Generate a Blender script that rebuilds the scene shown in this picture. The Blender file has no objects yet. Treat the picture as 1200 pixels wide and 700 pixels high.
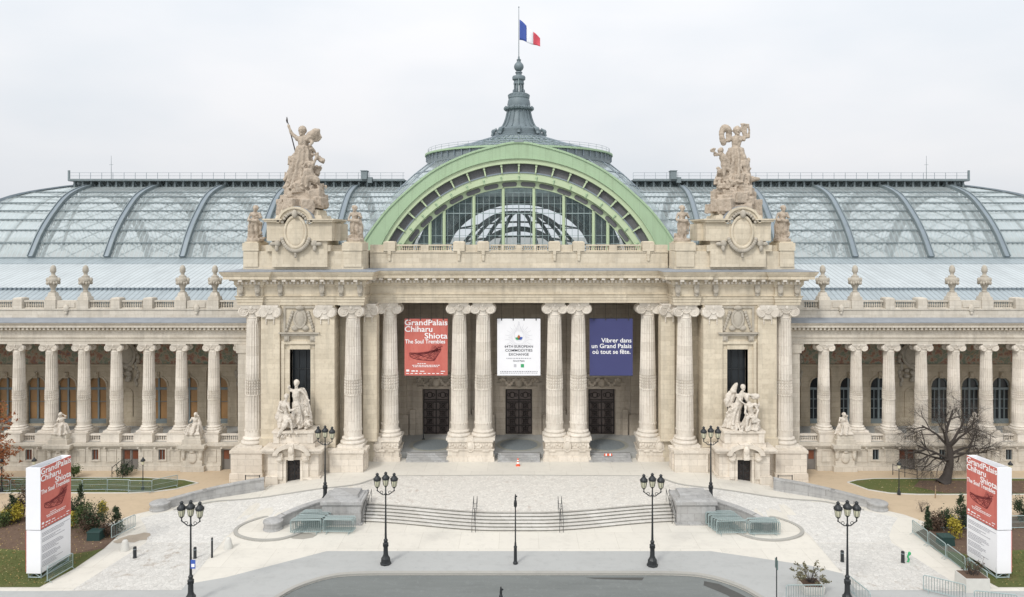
import bpy, bmesh, math, random
from mathutils import Vector, Matrix, geometry
random.seed(7)
R = math.radians
scene = bpy.context.scene
COL = scene.collection

# ------------------------------------------------------------------ camera
CAM_Z = 22.5
cam = bpy.data.cameras.new("camera")
cam_o = bpy.data.objects.new("camera", cam)
COL.objects.link(cam_o)
cam.sensor_width = 36.0
cam.lens = 25.5
cam.shift_x = -8 / 1200
cam.shift_y = -75 / 1200
cam.clip_start = 0.5
cam.clip_end = 9000
cam_o.location = (0, 0, CAM_Z)
cam_o.rotation_euler = (R(90), 0, 0)
scene.camera = cam_o

# ------------------------------------------------------------------ light
SUN_EL, SUN_ROT = 44, 212          # high, behind the viewer and a little to the left
world = bpy.data.worlds.new("World")
scene.world = world
world.use_nodes = True
wn, wl = world.node_tree.nodes, world.node_tree.links
wn.clear()
w_out = wn.new("ShaderNodeOutputWorld")
w_bg = wn.new("ShaderNodeBackground")
w_bg.inputs["Strength"].default_value = 0.1
sky = wn.new("ShaderNodeTexSky")
sky.sky_type = 'NISHITA'
sky.sun_disc = False
sky.sun_elevation = R(SUN_EL)
sky.sun_rotation = R(SUN_ROT)
sky.dust_density = 6.0
sky.air_density = 1.0
hs = wn.new("ShaderNodeHueSaturation")
hs.inputs["Saturation"].default_value = 0.3
wl.new(sky.outputs[0], hs.inputs["Color"])
# the overcast layer: brightest overhead and behind the viewer, soft cloud banks
tc = wn.new("ShaderNodeTexCoord")
mp = wn.new("ShaderNodeMapping"); mp.inputs["Scale"].default_value = (1.0, 1.0, 2.6)
wl.new(tc.outputs["Generated"], mp.inputs[0])
nz = wn.new("ShaderNodeTexNoise")
nz.inputs["Scale"].default_value = 2.1; nz.inputs["Detail"].default_value = 5; nz.inputs["Roughness"].default_value = .48
wl.new(mp.outputs[0], nz.inputs["Vector"])
cr = wn.new("ShaderNodeValToRGB")
cr.color_ramp.elements[0].position = .38; cr.color_ramp.elements[0].color = (.83, .87, .92, 1)
cr.color_ramp.elements[1].position = .62; cr.color_ramp.elements[1].color = (.955, .96, .985, 1)
wl.new(nz.outputs["Fac"], cr.inputs[0])
sx = wn.new("ShaderNodeSeparateXYZ"); wl.new(tc.outputs["Generated"], sx.inputs[0])
def wmath(op, a, b):
    n = wn.new("ShaderNodeMath"); n.operation = op
    for i, v in enumerate((a, b)):
        if isinstance(v, (int, float)): n.inputs[i].default_value = v
        else: wl.new(v, n.inputs[i])
    return n.outputs[0]
up = wmath('MAXIMUM', sx.outputs["Z"], 0.0)
back = wmath('MAXIMUM', wmath('MULTIPLY', sx.outputs["Y"], -1.0), 0.0)
lum = wmath('ADD', wmath('ADD', 8.3, wmath('MULTIPLY', up, 6.0)), wmath('MULTIPLY', back, 3.5))
vm = wn.new("ShaderNodeVectorMath"); vm.operation = 'SCALE'
wl.new(cr.outputs[0], vm.inputs[0]); wl.new(lum, vm.inputs["Scale"])
mix = wn.new("ShaderNodeMix"); mix.data_type = 'RGBA'; mix.inputs[0].default_value = .88
wl.new(hs.outputs[0], mix.inputs[6]); wl.new(vm.outputs[0], mix.inputs[7])
wl.new(mix.outputs[2], w_bg.inputs["Color"])
wl.new(w_bg.outputs[0], w_out.inputs["Surface"])

sun = bpy.data.lights.new("sun", 'SUN')
sun.energy = 1.45
sun.angle = R(11)
sun.color = (1.0, .965, .91)
sun_o = bpy.data.objects.new("sun", sun)
COL.objects.link(sun_o)
def sun_dir(el, rot):               # towards the sun; Nishita rotation 0 = +Y, clockwise seen from above
    return Vector((math.sin(rot) * math.cos(el), math.cos(rot) * math.cos(el), math.sin(el)))
sun_o.rotation_euler = sun_dir(R(SUN_EL), R(SUN_ROT)).to_track_quat('Z', 'Y').to_euler()
sun_o.location = (0, -20, 90)

vs = scene.view_settings
vs.view_transform = 'Standard'
vs.look = 'None'
vs.gamma = 1
vs.use_curve_mapping = False
vs.exposure = 0.18
scene.render.engine = 'CYCLES'
scene.cycles.use_denoising = True
scene.cycles.max_bounces = 7
scene.cycles.transparent_max_bounces = 24
scene.cycles.diffuse_bounces = 4

# ------------------------------------------------------------------ helpers
F = 850.0
def at(px, py, Y):
    """photograph pixel -> world point in the plane y = Y"""
    return Vector(((px - 608) * Y / F, Y, CAM_Z - (py - 275) * Y / F))
LOW = -0.9                            # level of the lower forecourt
def gnd(px, py, z=LOW):
    Y = F * (CAM_Z - z) / (py - 275)
    return ((px - 608) * Y / F, Y)
def sstep(a, b, x):
    t = min(1, max(0, (x - a) / (b - a)))
    return t * t * (3 - 2 * t)
def lerp(a, b, t): return a + (b - a) * t
def interp(pts, x):
    if x <= pts[0][0]: return pts[0][1]
    for (x0, y0), (x1, y1) in zip(pts, pts[1:]):
        if x <= x1: return lerp(y0, y1, (x - x0) / (x1 - x0))
    return pts[-1][1]
def smooth_curve(pts, n=8):
    """Catmull-Rom through points of any dimension"""
    P = [Vector(p) for p in pts]
    P = [2 * P[0] - P[1]] + P + [2 * P[-1] - P[-2]]
    out = []
    for i in range(1, len(P) - 2):
        a, b, c, d = P[i-1:i+3]
        for k in range(n):
            t = k / n
            out.append(.5 * ((2*b) + (c - a)*t + (2*a - 5*b + 4*c - d)*t*t + (3*b - a - 3*c + d)*t**3))
    out.append(P[-2].copy())
    return out

class MB:
    """collects shapes that become ONE mesh object"""
    def __init__(s): s.v = []; s.f = []
    def add(s, vs, fs):
        o = len(s.v); s.v += [tuple(v) for v in vs]; s.f += [tuple(i + o for i in f) for f in fs]; return s
    def box(s, x0, x1, y0, y1, z0, z1, taper=0.0):
        t = taper
        v = [(x0,y0,z0),(x1,y0,z0),(x1,y1,z0),(x0,y1,z0),(x0+t,y0+t,z1),(x1-t,y0+t,z1),(x1-t,y1-t,z1),(x0+t,y1-t,z1)]
        return s.add(v, [(3,2,1,0),(4,5,6,7),(0,1,5,4),(1,2,6,5),(2,3,7,6),(3,0,4,7)])
    def cbox(s, c, sz, rz=0.0):
        hx, hy, hz = (d/2 for d in sz); ca, sa = math.cos(rz), math.sin(rz)
        v = []
        for z in (-hz, hz):
            for x, y in ((-hx,-hy),(hx,-hy),(hx,hy),(-hx,hy)):
                v.append((c[0]+x*ca-y*sa, c[1]+x*sa+y*ca, c[2]+z))
        return s.add(v, [(3,2,1,0),(4,5,6,7),(0,1,5,4),(1,2,6,5),(2,3,7,6),(3,0,4,7)])
    def lathe(s, prof, c=(0,0,0), n=16, a0=0.0, a1=2*math.pi, sx=1.0, sy=1.0, ph=0.0):
        full = abs(a1 - a0 - 2*math.pi) < 1e-6
        m = n if full else n + 1
        v = []
        for r, z in prof:
            for i in range(m):
                a = a0 + (a1 - a0) * i / n + ph
                v.append((c[0]+r*math.cos(a)*sx, c[1]+r*math.sin(a)*sy, c[2]+z))
        f = []
        for j in range(len(prof)-1):
            for i in range(n):
                k = (i+1) % m
                f.append((j*m+i, j*m+k, (j+1)*m+k, (j+1)*m+i))
        if full:
            f.append(tuple(range(m-1, -1, -1))); f.append(tuple((len(prof)-1)*m+i for i in range(m)))
        return s.add(v, f)
    def prism(s, poly, y0, y1):
        """polygon in x,z pushed from y0 to y1"""
        n = len(poly)
        v = [(x, y0, z) for x, z in poly] + [(x, y1, z) for x, z in poly]
        return s.add(v, [tuple(range(n)), tuple(range(2*n-1, n-1, -1))] + [(i, i+n, (i+1)%n+n, (i+1)%n) for i in range(n)])
    def plate(s, poly, z0, z1):
        """polygon in x,y pushed from z0 to z1 (tessellated)"""
        n = len(poly)
        tri = geometry.tessellate_polygon([[Vector((x, y, 0)) for x, y in poly]])
        v = [(x, y, z1) for x, y in poly]
        def upf(t):
            a, b, c = (Vector(poly[i]) for i in t)
            return t if (b-a).cross(c-a) > 0 else t[::-1]
        f = [upf(t) for t in tri]
        if z0 is not None:
            v += [(x, y, z0) for x, y in poly]
            f += [tuple(i+n for i in t[::-1]) for t in f] + [(i+n, (i+1)%n+n, (i+1)%n, i) for i in range(n)]
        return s.add(v, f)
    def sweep(s, path, prof, cap=True):
        """profile (outward offset, z) along a plan polyline; outward is to the right of travel"""
        P = [Vector(p) for p in path]; n = len(P); m = len(prof)
        nor = []
        for a, b in zip(P, P[1:]):
            d = (b - a).normalized(); nor.append(Vector((d.y, -d.x)))
        v = []
        for i, p in enumerate(P):
            if i == 0: w = nor[0]
            elif i == n-1: w = nor[-1]
            else:
                w = nor[i-1] + nor[i]; w = w / max(.35, w.length_squared) * 2
            for d, z in prof: v.append((p.x + w.x*d, p.y + w.y*d, z))
        f = [(i*m+j, i*m+(j+1)%m, (i+1)*m+(j+1)%m, (i+1)*m+j) for i in range(n-1) for j in range(m)]
        if cap: f += [tuple(range(m-1, -1, -1)), tuple((n-1)*m+j for j in range(m))]
        return s.add(v, f)
    def tube(s, pts, rad, n=6, cap=True):
        P = [Vector(p) for p in pts]
        rad = [rad]*len(P) if isinstance(rad, (int, float)) else rad
        d = (P[-1] - P[0])
        ref = Vector((0,0,1)) if abs(d.normalized().z) < .9 else Vector((1,0,0))
        v = []
        for i, p in enumerate(P):
            t = (P[min(i+1, len(P)-1)] - P[max(i-1, 0)]).normalized()
            u = t.cross(ref)
            if u.length < 1e-4: u = t.cross(Vector((0,1,0)))
            u.normalize(); w = t.cross(u)
            for k in range(n):
                a = 2*math.pi*k/n
                v.append(p + (u*math.cos(a) + w*math.sin(a)) * rad[i])
        f = [(i*n+k, i*n+(k+1)%n, (i+1)*n+(k+1)%n, (i+1)*n+k) for i in range(len(P)-1) for k in range(n)]
        if cap: f += [tuple(range(n-1,-1,-1)), tuple((len(P)-1)*n+k for k in range(n))]
        return s.add(v, f)
    def ball(s, c, r, n=10, m=7):
        rx, ry, rz = (r, r, r) if isinstance(r, (int, float)) else r
        prof = [(max(1e-3, math.sin(math.pi*j/m)), -math.cos(math.pi*j/m)) for j in range(m+1)]
        o = len(s.v)
        s.lathe(prof, (0,0,0), n)
        for i in range(o, len(s.v)):
            x, y, z = s.v[i]; s.v[i] = (c[0]+x*rx, c[1]+y*ry, c[2]+z*rz)
        return s
    def rod(s, a, b, w):
        return s.tube([a, b], w, 4)
    def ring(s, c, R0, r, n=24, m=6, axis='y', sz=1.0):
        v = []; f = []
        for i in range(n):
            a = 2*math.pi*i/n
            for j in range(m):
                b = 2*math.pi*j/m; q = R0 + r*math.cos(b); h = r*math.sin(b)
                p = (q*math.cos(a), h, q*math.sin(a)*sz) if axis == 'y' else (q*math.cos(a), q*math.sin(a)*sz, h)
                v.append((c[0]+p[0], c[1]+p[1], c[2]+p[2]))
        for i in range(n):
            for j in range(m):
                f.append((i*m+j, i*m+(j+1)%m, ((i+1)%n)*m+(j+1)%m, ((i+1)%n)*m+j))
        return s.add(v, f)
    def mirror_x(s, cx=0.0):
        o = MB(); o.v = [(2*cx-x, y, z) for x, y, z in s.v]; o.f = [t[::-1] for t in s.f]; return o
    def xform(s, M):
        s.v = [tuple(M @ Vector(p)) for p in s.v]; return s
    def mesh(s, name, mat, smooth=None):
        me = bpy.data.meshes.new(name); me.from_pydata(s.v, [], s.f)
        bm = bmesh.new(); bm.from_mesh(me)
        bmesh.ops.recalc_face_normals(bm, faces=bm.faces); bm.to_mesh(me); bm.free()
        if mat: me.materials.append(mat)
        if smooth is not None:
            for p in me.polygons: p.use_smooth = True
            try: me.set_sharp_from_angle(angle=R(smooth))
            except Exception: pass
        return me
    def build(s, name, mat, parent=None, smooth=None, loc=None):
        o = bpy.data.objects.new(name, s.mesh(name, mat, smooth)); COL.objects.link(o)
        if parent: o.parent = parent
        if loc: o.location = loc
        return o

def link_mesh(name, me, parent=None, loc=(0,0,0), rz=0.0):
    o = bpy.data.objects.new(name, me); COL.objects.link(o); o.location = loc; o.rotation_euler = (0,0,rz)
    if parent: o.parent = parent
    return o
def tag(o, label, cat, group=None, kind=None):
    if label: o["label"] = label
    if cat: o["category"] = cat
    if group: o["group"] = group
    if kind: o["kind"] = kind
    return o
def empty(name, loc, label, cat, group=None, rz=0.0):
    o = bpy.data.objects.new(name, None); COL.objects.link(o)
    o.empty_display_size = .3
    o.location = loc; o.rotation_euler = (0,0,rz)
    return tag(o, label, cat, group)
def copy_tree(o, parent=None):
    c = o.copy(); COL.objects.link(c)
    if parent: c.parent = parent
    for ch in list(o.children): copy_tree(ch, c)
    return c
def again(o, loc, rz=0.0, label=None, group=None):
    c = copy_tree(o); c.location = loc; c.rotation_euler = (0,0,rz)
    if label: c["label"] = label
    if group: c["group"] = group
    return c
def struct(o):
    o["kind"] = "structure"; return o

# ------------------------------------------------------------------ materials
class NT:
    def __init__(s, name):
        s.m = bpy.data.materials.new(name); s.m.use_nodes = True
        s.n = s.m.node_tree.nodes; s.l = s.m.node_tree.links
        s.p = s.n["Principled BSDF"]
        s.pos = s.n.new("ShaderNodeNewGeometry").outputs["Position"]
    def put(s, sock, v):
        if isinstance(v, bpy.types.NodeSocket): s.l.new(v, sock)
        elif isinstance(v, tuple) and len(v) == 3 and sock.type == 'RGBA': sock.default_value = (*v, 1)
        else: sock.default_value = v
    def mapv(s, scale, vec=None, loc=(0,0,0)):
        n = s.n.new("ShaderNodeMapping"); s.l.new(vec or s.pos, n.inputs[0])
        n.inputs["Scale"].default_value = scale; n.inputs["Location"].default_value = loc
        return n.outputs[0]
    def noise(s, scale, detail=4, rough=.55, vec=None):
        n = s.n.new("ShaderNodeTexNoise"); s.l.new(vec or s.pos, n.inputs["Vector"])
        n.inputs["Scale"].default_value = scale; n.inputs["Detail"].default_value = detail; n.inputs["Roughness"].default_value = rough
        return n.outputs["Fac"]
    def ramp(s, fac, stops):
        n = s.n.new("ShaderNodeValToRGB"); s.l.new(fac, n.inputs[0])
        e = n.color_ramp.elements
        while len(e) < len(stops): e.new(.5)
        for q, (p, c) in zip(e, stops):
            q.position = p; q.color = (*c, 1) if isinstance(c, tuple) else (c, c, c, 1)
        return n.outputs[0]
    def mix(s, fac, a, b, mode='MIX'):
        n = s.n.new("ShaderNodeMix"); n.data_type = 'RGBA'; n.blend_type = mode
        s.put(n.inputs[0], fac); s.put(n.inputs[6], a); s.put(n.inputs[7], b)
        return n.outputs[2]
    def math(s, op, a, b=0.0):
        n = s.n.new("ShaderNodeMath"); n.operation = op
        s.put(n.inputs[0], a); s.put(n.inputs[1], b); return n.outputs[0]
    def xyz(s):
        n = s.n.new("ShaderNodeSeparateXYZ"); s.l.new(s.pos, n.inputs[0]); return n.outputs
    def comb(s, x, y, z=0.0):
        n = s.n.new("ShaderNodeCombineXYZ")
        for i, v in enumerate((x, y, z)): s.put(n.inputs[i], v)
        return n.outputs[0]
    def bump(s, h, strength=.3, dist=.05):
        n = s.n.new("ShaderNodeBump"); n.inputs["Strength"].default_value = strength; n.inputs["Distance"].default_value = dist
        s.l.new(h, n.inputs["Height"]); s.l.new(n.outputs[0], s.p.inputs["Normal"])
    def done(s, col, rough=.8, metal=0.0, spec=.3):
        s.put(s.p.inputs["Base Color"], col); s.put(s.p.inputs["Roughness"], rough)
        s.p.inputs["Metallic"].default_value = metal; s.p.inputs["Specular IOR Level"].default_value = spec
        return s.m
def mul(c, k): return tuple(min(1, x*k) for x in c)

def stone(name, col, blocks=(1.3, .48), joint=.62, stain=.45, streak=.35, dirt=(.55,.5,.45), rough=None):
    t = NT(name); o = t.xyz()
    base = t.mix(t.noise(.35, 5), mul(col, .86), mul(col, 1.1))
    if blocks:
        b = t.n.new("ShaderNodeTexBrick")
        t.l.new(t.comb(t.math('ADD', o[0], o[1]), o[2]), b.inputs["Vector"])
        b.inputs["Scale"].default_value = 1; b.inputs["Brick Width"].default_value = blocks[0]; b.inputs["Row Height"].default_value = blocks[1]
        b.inputs["Mortar Size"].default_value = .012; b.inputs["Mortar Smooth"].default_value = .3; b.inputs["Bias"].default_value = 0
        b.inputs["Color1"].default_value = (.90,.885,.865,1); b.inputs["Color2"].default_value = (1.05,1.045,1.04,1); b.inputs["Mortar"].default_value = (joint,joint*.97,joint*.93,1)
        base = t.mix(1.0, base, b.outputs["Color"], 'MULTIPLY')
    st = t.ramp(t.noise(1.0, 6, .6, t.mapv((1.6, 1.6, .22))), [(.48, 0.0), (.75, 1.0)])
    base = t.mix(t.math('MULTIPLY', st, streak), base, mul(col, .55))
    sp = t.ramp(t.noise(3.2, 6, .65), [(.5, 0.0), (.78, 1.0)])
    base = t.mix(t.math('MULTIPLY', sp, stain), base, tuple(c*d for c, d in zip(col, dirt)))
    if rough: t.bump(t.noise(rough, 5, .6), .9, .14)
    else: t.bump(t.noise(9, 5), .25, .03)
    return t.done(base, .85)
def plain(name, col, rough=.6, metal=0.0, var=.12, scale=2.0, spec=.4):
    t = NT(name)
    return t.done(t.mix(t.noise(scale, 4), mul(col, 1-var), mul(col, 1+var)), rough, metal, spec)

M = {}
M['stone'] = stone("facade limestone", (.635, .565, .445), joint=.74, streak=.55)
M['pale'] = stone("column limestone", (.71, .66, .585), blocks=(3.0, .9), joint=.72, stain=.5, streak=.5)
M['pale_wall'] = stone("plinth limestone", (.70, .64, .555), blocks=(1.5, .62), joint=.6, stain=.45, streak=.4)
M['wing'] = stone("wing limestone", (.595, .55, .475), joint=.7, streak=.5)
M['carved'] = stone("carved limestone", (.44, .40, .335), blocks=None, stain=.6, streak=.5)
M['figure'] = stone("statue stone", (.47, .395, .315), blocks=None, stain=.8, streak=.5, dirt=(.5,.45,.42), rough=4.5)
M['figure_pale'] = stone("cleaned statue stone", (.67, .61, .53), blocks=None, stain=.5, streak=.4, dirt=(.5,.43,.37), rough=6)
M['porch'] = stone("shaded porch limestone", (.47, .415, .345), blocks=(1.6, .6), stain=.5, streak=.5)  # same stone as the facade, porch shade put into a darker base colour
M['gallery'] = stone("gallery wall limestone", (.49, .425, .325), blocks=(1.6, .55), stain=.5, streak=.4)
M['granite'] = stone("grey granite", (.40, .40, .395), blocks=(1.1, .6), joint=.6, stain=.7, streak=.6, dirt=(.55,.55,.55))
M['lead'] = plain("lead flashing", (.25, .27, .295), .6, 0.0, .25, 1.2)
M['iron'] = plain("blackened bronze", (.035, .028, .026), .5, .3, .3)
M['black'] = plain("black cast iron", (.028, .031, .033), .45, .2, .3, 5)
M['steel'] = plain("blue grey roof steel", (.215, .255, .285), .5, .1, .2, .8)
M['steel_dark'] = plain("dark roof steel", (.19, .225, .235), .55, .1, .2)
M['spire'] = plain("spire zinc", (.15, .185, .20), .55, .1, .35, .9)
M['truss'] = plain("interior truss steel", (.10, .135, .14), .6, 0, .2)
def painted(name, col):
    t = NT(name); o = t.xyz()
    c = t.mix(t.noise(.7, 5), mul(col, .92), mul(col, 1.07))
    st = t.ramp(t.noise(1.2, 6, .65, t.mapv((1.8, 1.8, .25))), [(.5, 0.0), (.78, .55)])
    c = t.mix(st, c, (col[0]*.72, col[1]*.68, col[2]*.66))
    seam = t.math('LESS_THAN', t.math('FRACT', t.math('DIVIDE', o[0], 1.55)), .025)
    c = t.mix(t.math('MULTIPLY', seam, .5), c, mul(col, .6))
    return t.done(c, .55, 0, .4)
M['green'] = painted("pale green arch paint", (.35, .475, .305))
M['green_light'] = plain("light green rib paint", (.47, .56, .36), .55, 0, .12, .9)
M['recess'] = plain("arch recess grating", (.13, .13, .135), .7, 0, .5, 9)
M['dark'] = plain("dark interior", (.012, .012, .014), .6)
M['white'] = plain("white printed panel", (.80, .80, .82), .5, 0, .03)
M['navy'] = plain("navy banner cloth", (.05, .055, .155), .7, 0, .1, .6)
M['letter'] = plain("white lettering", (.86, .86, .86), .6, 0, .02)
M['ink'] = plain("dark print", (.06, .06, .075), .6)
M['ink_grey'] = plain("grey small print", (.30, .30, .33), .6)
M['ink_red'] = plain("dark red drawing", (.16, .02, .025), .6)
M['galv'] = plain("galvanised steel", (.30, .37, .365), .5, .0, .2, 6)
M['galv_dark'] = plain("green grey mesh panel", (.13, .19, .18), .5, .1, .2)
M['door_bronze'] = plain("brown bronze panel", (.125, .10, .09), .45, .1, .4, 4)
M['galv_bar'] = plain("dull barrier bars", (.19, .24, .235), .5, 0, .2, 6)
M['concrete'] = plain("pale concrete", (.56, .55, .51), .85, 0, .12, 3)
M['lamp_glass'] = plain("aged lamp glass", (.62, .60, .44), .25, 0, .1, 6)
M['bark'] = plain("grey brown bark", (.055, .046, .040), .9, 0, .4, 6)
M['box_green'] = plain("dark green box", (.02, .05, .045), .5)
M['blue'] = plain("blue flag cloth", (.045, .085, .32), .7, 0, .06)
M['flag_white'] = plain("white flag cloth", (.74, .74, .77), .7, 0, .05)
M['flag_red'] = plain("red flag cloth", (.62, .08, .11), .7, 0, .06)
M['orange'] = plain("orange plastic", (.75, .12, .05), .5, 0, .05)
M['sign_blue'] = plain("blue sign", (.06, .12, .42), .4, 0, .05)
M['leaf_green'] = plain("green sign paint", (.05, .35, .14), .5, 0, .1)
M['stake'] = plain("weathered wood", (.30, .22, .14), .8, 0, .3)

def red_print():
    t = NT("red poster print")
    c = t.mix(t.noise(.9, 7, .65), (.47, .10, .08), (.60, .20, .16))
    s = t.ramp(t.noise(2.0, 5, .6, t.mapv((1, 1, .18))), [(.5, 0.0), (.72, 1.0)])
    return t.done(t.mix(t.math('MULTIPLY', s, .35), c, (.36, .03, .03)), .6)
M['red'] = red_print()

def roof_glass(name, axis, step, see=.62, bars=.13):
    """see-through glazing with fine bars along the slope"""
    t = NT(name); o = t.xyz()
    fr = t.math('FRACT', t.math('DIVIDE', o[axis], step))
    bar = t.math('LESS_THAN', fr, bars)
    col = t.mix(t.noise(.5, 4), (.76, .83, .84), (.85, .91, .92))
    t.done(col, .35, 0, .35)
    tr = t.n.new("ShaderNodeBsdfTransparent"); tr.inputs[0].default_value = (.95, .985, .99, 1)
    ms = t.n.new("ShaderNodeMixShader")
    pane = t.ramp(t.noise(.7, 3, .5), [(.3, see-.05), (.7, see+.05)])
    t.l.new(pane, ms.inputs[0]); 
    tl = t.n.new("ShaderNodeBsdfTranslucent"); t.l.new(col, tl.inputs[0])
    m0 = t.n.new("ShaderNodeMixShader"); m0.inputs[0].default_value = .45; t.l.new(t.p.outputs[0], m0.inputs[1]); t.l.new(tl.outputs[0], m0.inputs[2])
    t.l.new(m0.outputs[0], ms.inputs[1]); t.l.new(tr.outputs[0], ms.inputs[2])
    b = t.n.new("ShaderNodeBsdfPrincipled"); b.inputs["Base Color"].default_value = (.30, .36, .37, 1); b.inputs["Roughness"].default_value = .5
    m2 = t.n.new("ShaderNodeMixShader"); t.l.new(bar, m2.inputs[0]); t.l.new(ms.outputs[0], m2.inputs[1]); t.l.new(b.outputs[0], m2.inputs[2])
    t.l.new(m2.outputs[0], t.n["Material Output"].inputs["Surface"])
    return t.m
M['glass_x'] = roof_glass("nave glazing", 0, .62)
M['glass_y'] = roof_glass("hip glazing", 1, .62)
M['glass_v'] = roof_glass("arch glazing", 0, .70, .93, .03)
def dark_glass(name, col, rough=.12):
    t = NT(name)
    return t.done(t.mix(t.noise(.6, 3), mul(col, .6), mul(col, 1.4)), rough, 0, .5)
M['glass_dark'] = dark_glass("dark window glass", (.022, .026, .03))
M['pane_wood'] = dark_glass("window with wooden blind", (.33, .19, .085), .4)
M['pane_red'] = dark_glass("window with red brown shutter", (.16, .055, .03), .35)
def zinc(name, col, step, metal=0.0):
    t = NT(name); o = t.xyz()
    seam = t.math('LESS_THAN', t.math('FRACT', t.math('DIVIDE', o[0], step)), .16)
    row = t.math('LESS_THAN', t.math('FRACT', t.math('DIVIDE', o[1], .95)), .08)
    c = t.mix(t.noise(.45, 4), mul(col, .88), mul(col, 1.1))
    c = t.mix(t.ramp(t.noise(.8, 6, .65, t.mapv((1, .18, 1))), [(.45, 0.0), (.8, .6)]), c, mul(col, .6))
    c = t.mix(t.math('MULTIPLY', seam, .8), c, mul(col, .45))
    c = t.mix(t.math('MULTIPLY', row, .45), c, mul(col, .55))
    return t.done(c, .38, metal, .5)
M['zinc'] = zinc("zinc roof", (.325, .375, .395), .62)
M['zinc_pale'] = zinc("pale glazed lean roof", (.49, .53, .54), .62)

def paving(name, col, joint=None):
    t = NT(name)
    c = t.mix(t.noise(.13, 5), mul(col, .92), mul(col, 1.06))
    c = t.mix(t.ramp(t.noise(1.3, 7, .7), [(.5, 0.0), (.8, .5)]), c, mul(col, .72))
    c = t.mix(t.ramp(t.noise(.35, 6, .75, t.mapv((.5, 1.6, 1))), [(.52, 0.0), (.7, .45)]), c, mul(col, .80))
    c = t.mix(t.ramp(t.noise(5.0, 3, .5), [(.68, 0.0), (.74, .5)]), c, mul(col, .62))
    if joint:
        b = t.n.new("ShaderNodeTexBrick"); t.l.new(t.mapv((1,1,1)), b.inputs["Vector"])
        b.inputs["Scale"].default_value = 1; b.inputs["Brick Width"].default_value = joint[0]; b.inputs["Row Height"].default_value = joint[1]
        b.inputs["Mortar Size"].default_value = .015
        b.inputs["Color1"].default_value = (.97,.97,.97,1); b.inputs["Color2"].default_value = (1.02,1.02,1.02,1); b.inputs["Mortar"].default_value = (.8,.79,.77,1)
        c = t.mix(1.0, c, b.outputs["Color"], 'MULTIPLY')
    t.bump(t.noise(14, 4), .15, .02)
    return t.done(c, .9)
M['plaza'] = paving("pale forecourt paving", (.625, .595, .53), (3.0, 3.0))
M['sidewalk'] = paving("grey sidewalk asphalt", (.39, .395, .385))
M['patch'] = paving("dark asphalt patch", (.085, .085, .08))
M['damp'] = paving("damp stained paving", (.33, .31, .27))
def asphalt(name, col):
    t = NT(name)
    c = t.mix(t.noise(.09, 4), mul(col, .88), mul(col, 1.12))
    c = t.mix(t.ramp(t.noise(.5, 7, .75, t.mapv((.25, 1.6, 1))), [(.45, 0.0), (.7, .6)]), c, mul(col, .66))
    c = t.mix(t.ramp(t.noise(2.2, 6, .7), [(.55, 0.0), (.75, .5)]), c, mul(col, 1.45))
    c = t.mix(t.ramp(t.noise(45, 2, .5), [(.5, 0.0), (.75, .35)]), c, mul(col, 1.7))
    t.bump(t.noise(40, 3), .3, .01)
    return t.done(c, .9)
M['road'] = asphalt("road asphalt", (.165, .176, .170))
M['kerb'] = paving("granite kerb", (.36, .35, .32))
M['sand'] = paving("sand path", (.50, .395, .275))
M['porch_floor'] = paving("porch floor stone", (.36, .365, .355), (1.2, 1.2))
M['mosaic'] = plain("blue grey mosaic", (.20, .225, .235), .5, 0, .3, 5)
M['mosaic_edge'] = plain("mosaic border", (.30, .30, .26), .6, 0, .3, 7)
M['sand_dark'] = paving("trodden earth", (.40, .34, .27))
M['ground'] = paving("distant ground", (.26, .265, .255))
def cobble(name, col, patch=(.36, .29, .24), amount=.75):
    t = NT(name)
    v = t.n.new("ShaderNodeTexVoronoi"); t.l.new(t.mapv((1,1,0)), v.inputs["Vector"]); v.inputs["Scale"].default_value = 4.2
    sepc = t.n.new("ShaderNodeSeparateColor"); t.l.new(v.outputs["Color"], sepc.inputs[0])
    c = t.mix(sepc.outputs[0], mul(col, .90), mul(col, 1.06))
    edge = t.n.new("ShaderNodeTexVoronoi"); edge.feature = 'DISTANCE_TO_EDGE'; t.l.new(t.mapv((1,1,0)), edge.inputs["Vector"]); edge.inputs["Scale"].default_value = 4.2
    c = t.mix(t.ramp(edge.outputs["Distance"], [(.0, .5), (.07, 0.0)]), c, mul(col, .5))
    wear = t.ramp(t.noise(1.6, 7, .72, t.mapv((1, .8, 1))), [(.54, 0.0), (.68, 1.0)])
    big = t.ramp(t.noise(.16, 3), [(.4, .15), (.62, 1.0)])
    c = t.mix(t.math('MULTIPLY', t.math('MULTIPLY', wear, big), amount), c, patch)
    t.bump(edge.outputs["Distance"], .4, .05)
    return t.done(c, .85)
M['cobble'] = cobble("worn pale cobbles", (.62, .595, .545))
M['cobble_ramp'] = cobble("pale ramp cobbles", (.61, .595, .56), (.47, .43, .37), .45)
M['cobble_cross'] = cobble("brown flecked crossing setts", (.56, .545, .51), (.30, .25, .20), .8)
def grass():
    t = NT("lawn grass")
    c = t.mix(t.noise(.5, 6, .7), (.07, .09, .03), (.125, .14, .05))
    c = t.mix(t.ramp(t.noise(22, 5, .8), [(.4, 0.0), (.7, .7)]), c, (.15, .165, .065))
    c = t.mix(t.ramp(t.noise(.9, 5, .7), [(.5, 0.0), (.72, .7)]), c, (.17, .13, .065))
    t.bump(t.noise(30, 5, .8), .8, .06)
    return t.done(c, .95, 0, .1)
M['grass'] = grass()
def soil():
    t = NT("flower bed soil")
    c = t.mix(t.noise(2.2, 7, .75), (.075, .05, .038), (.24, .165, .12))
    t.bump(t.noise(6, 6, .8), 1.0, .12)
    return t.done(c, .95, 0, .1)
M['soil'] = soil()
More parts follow.
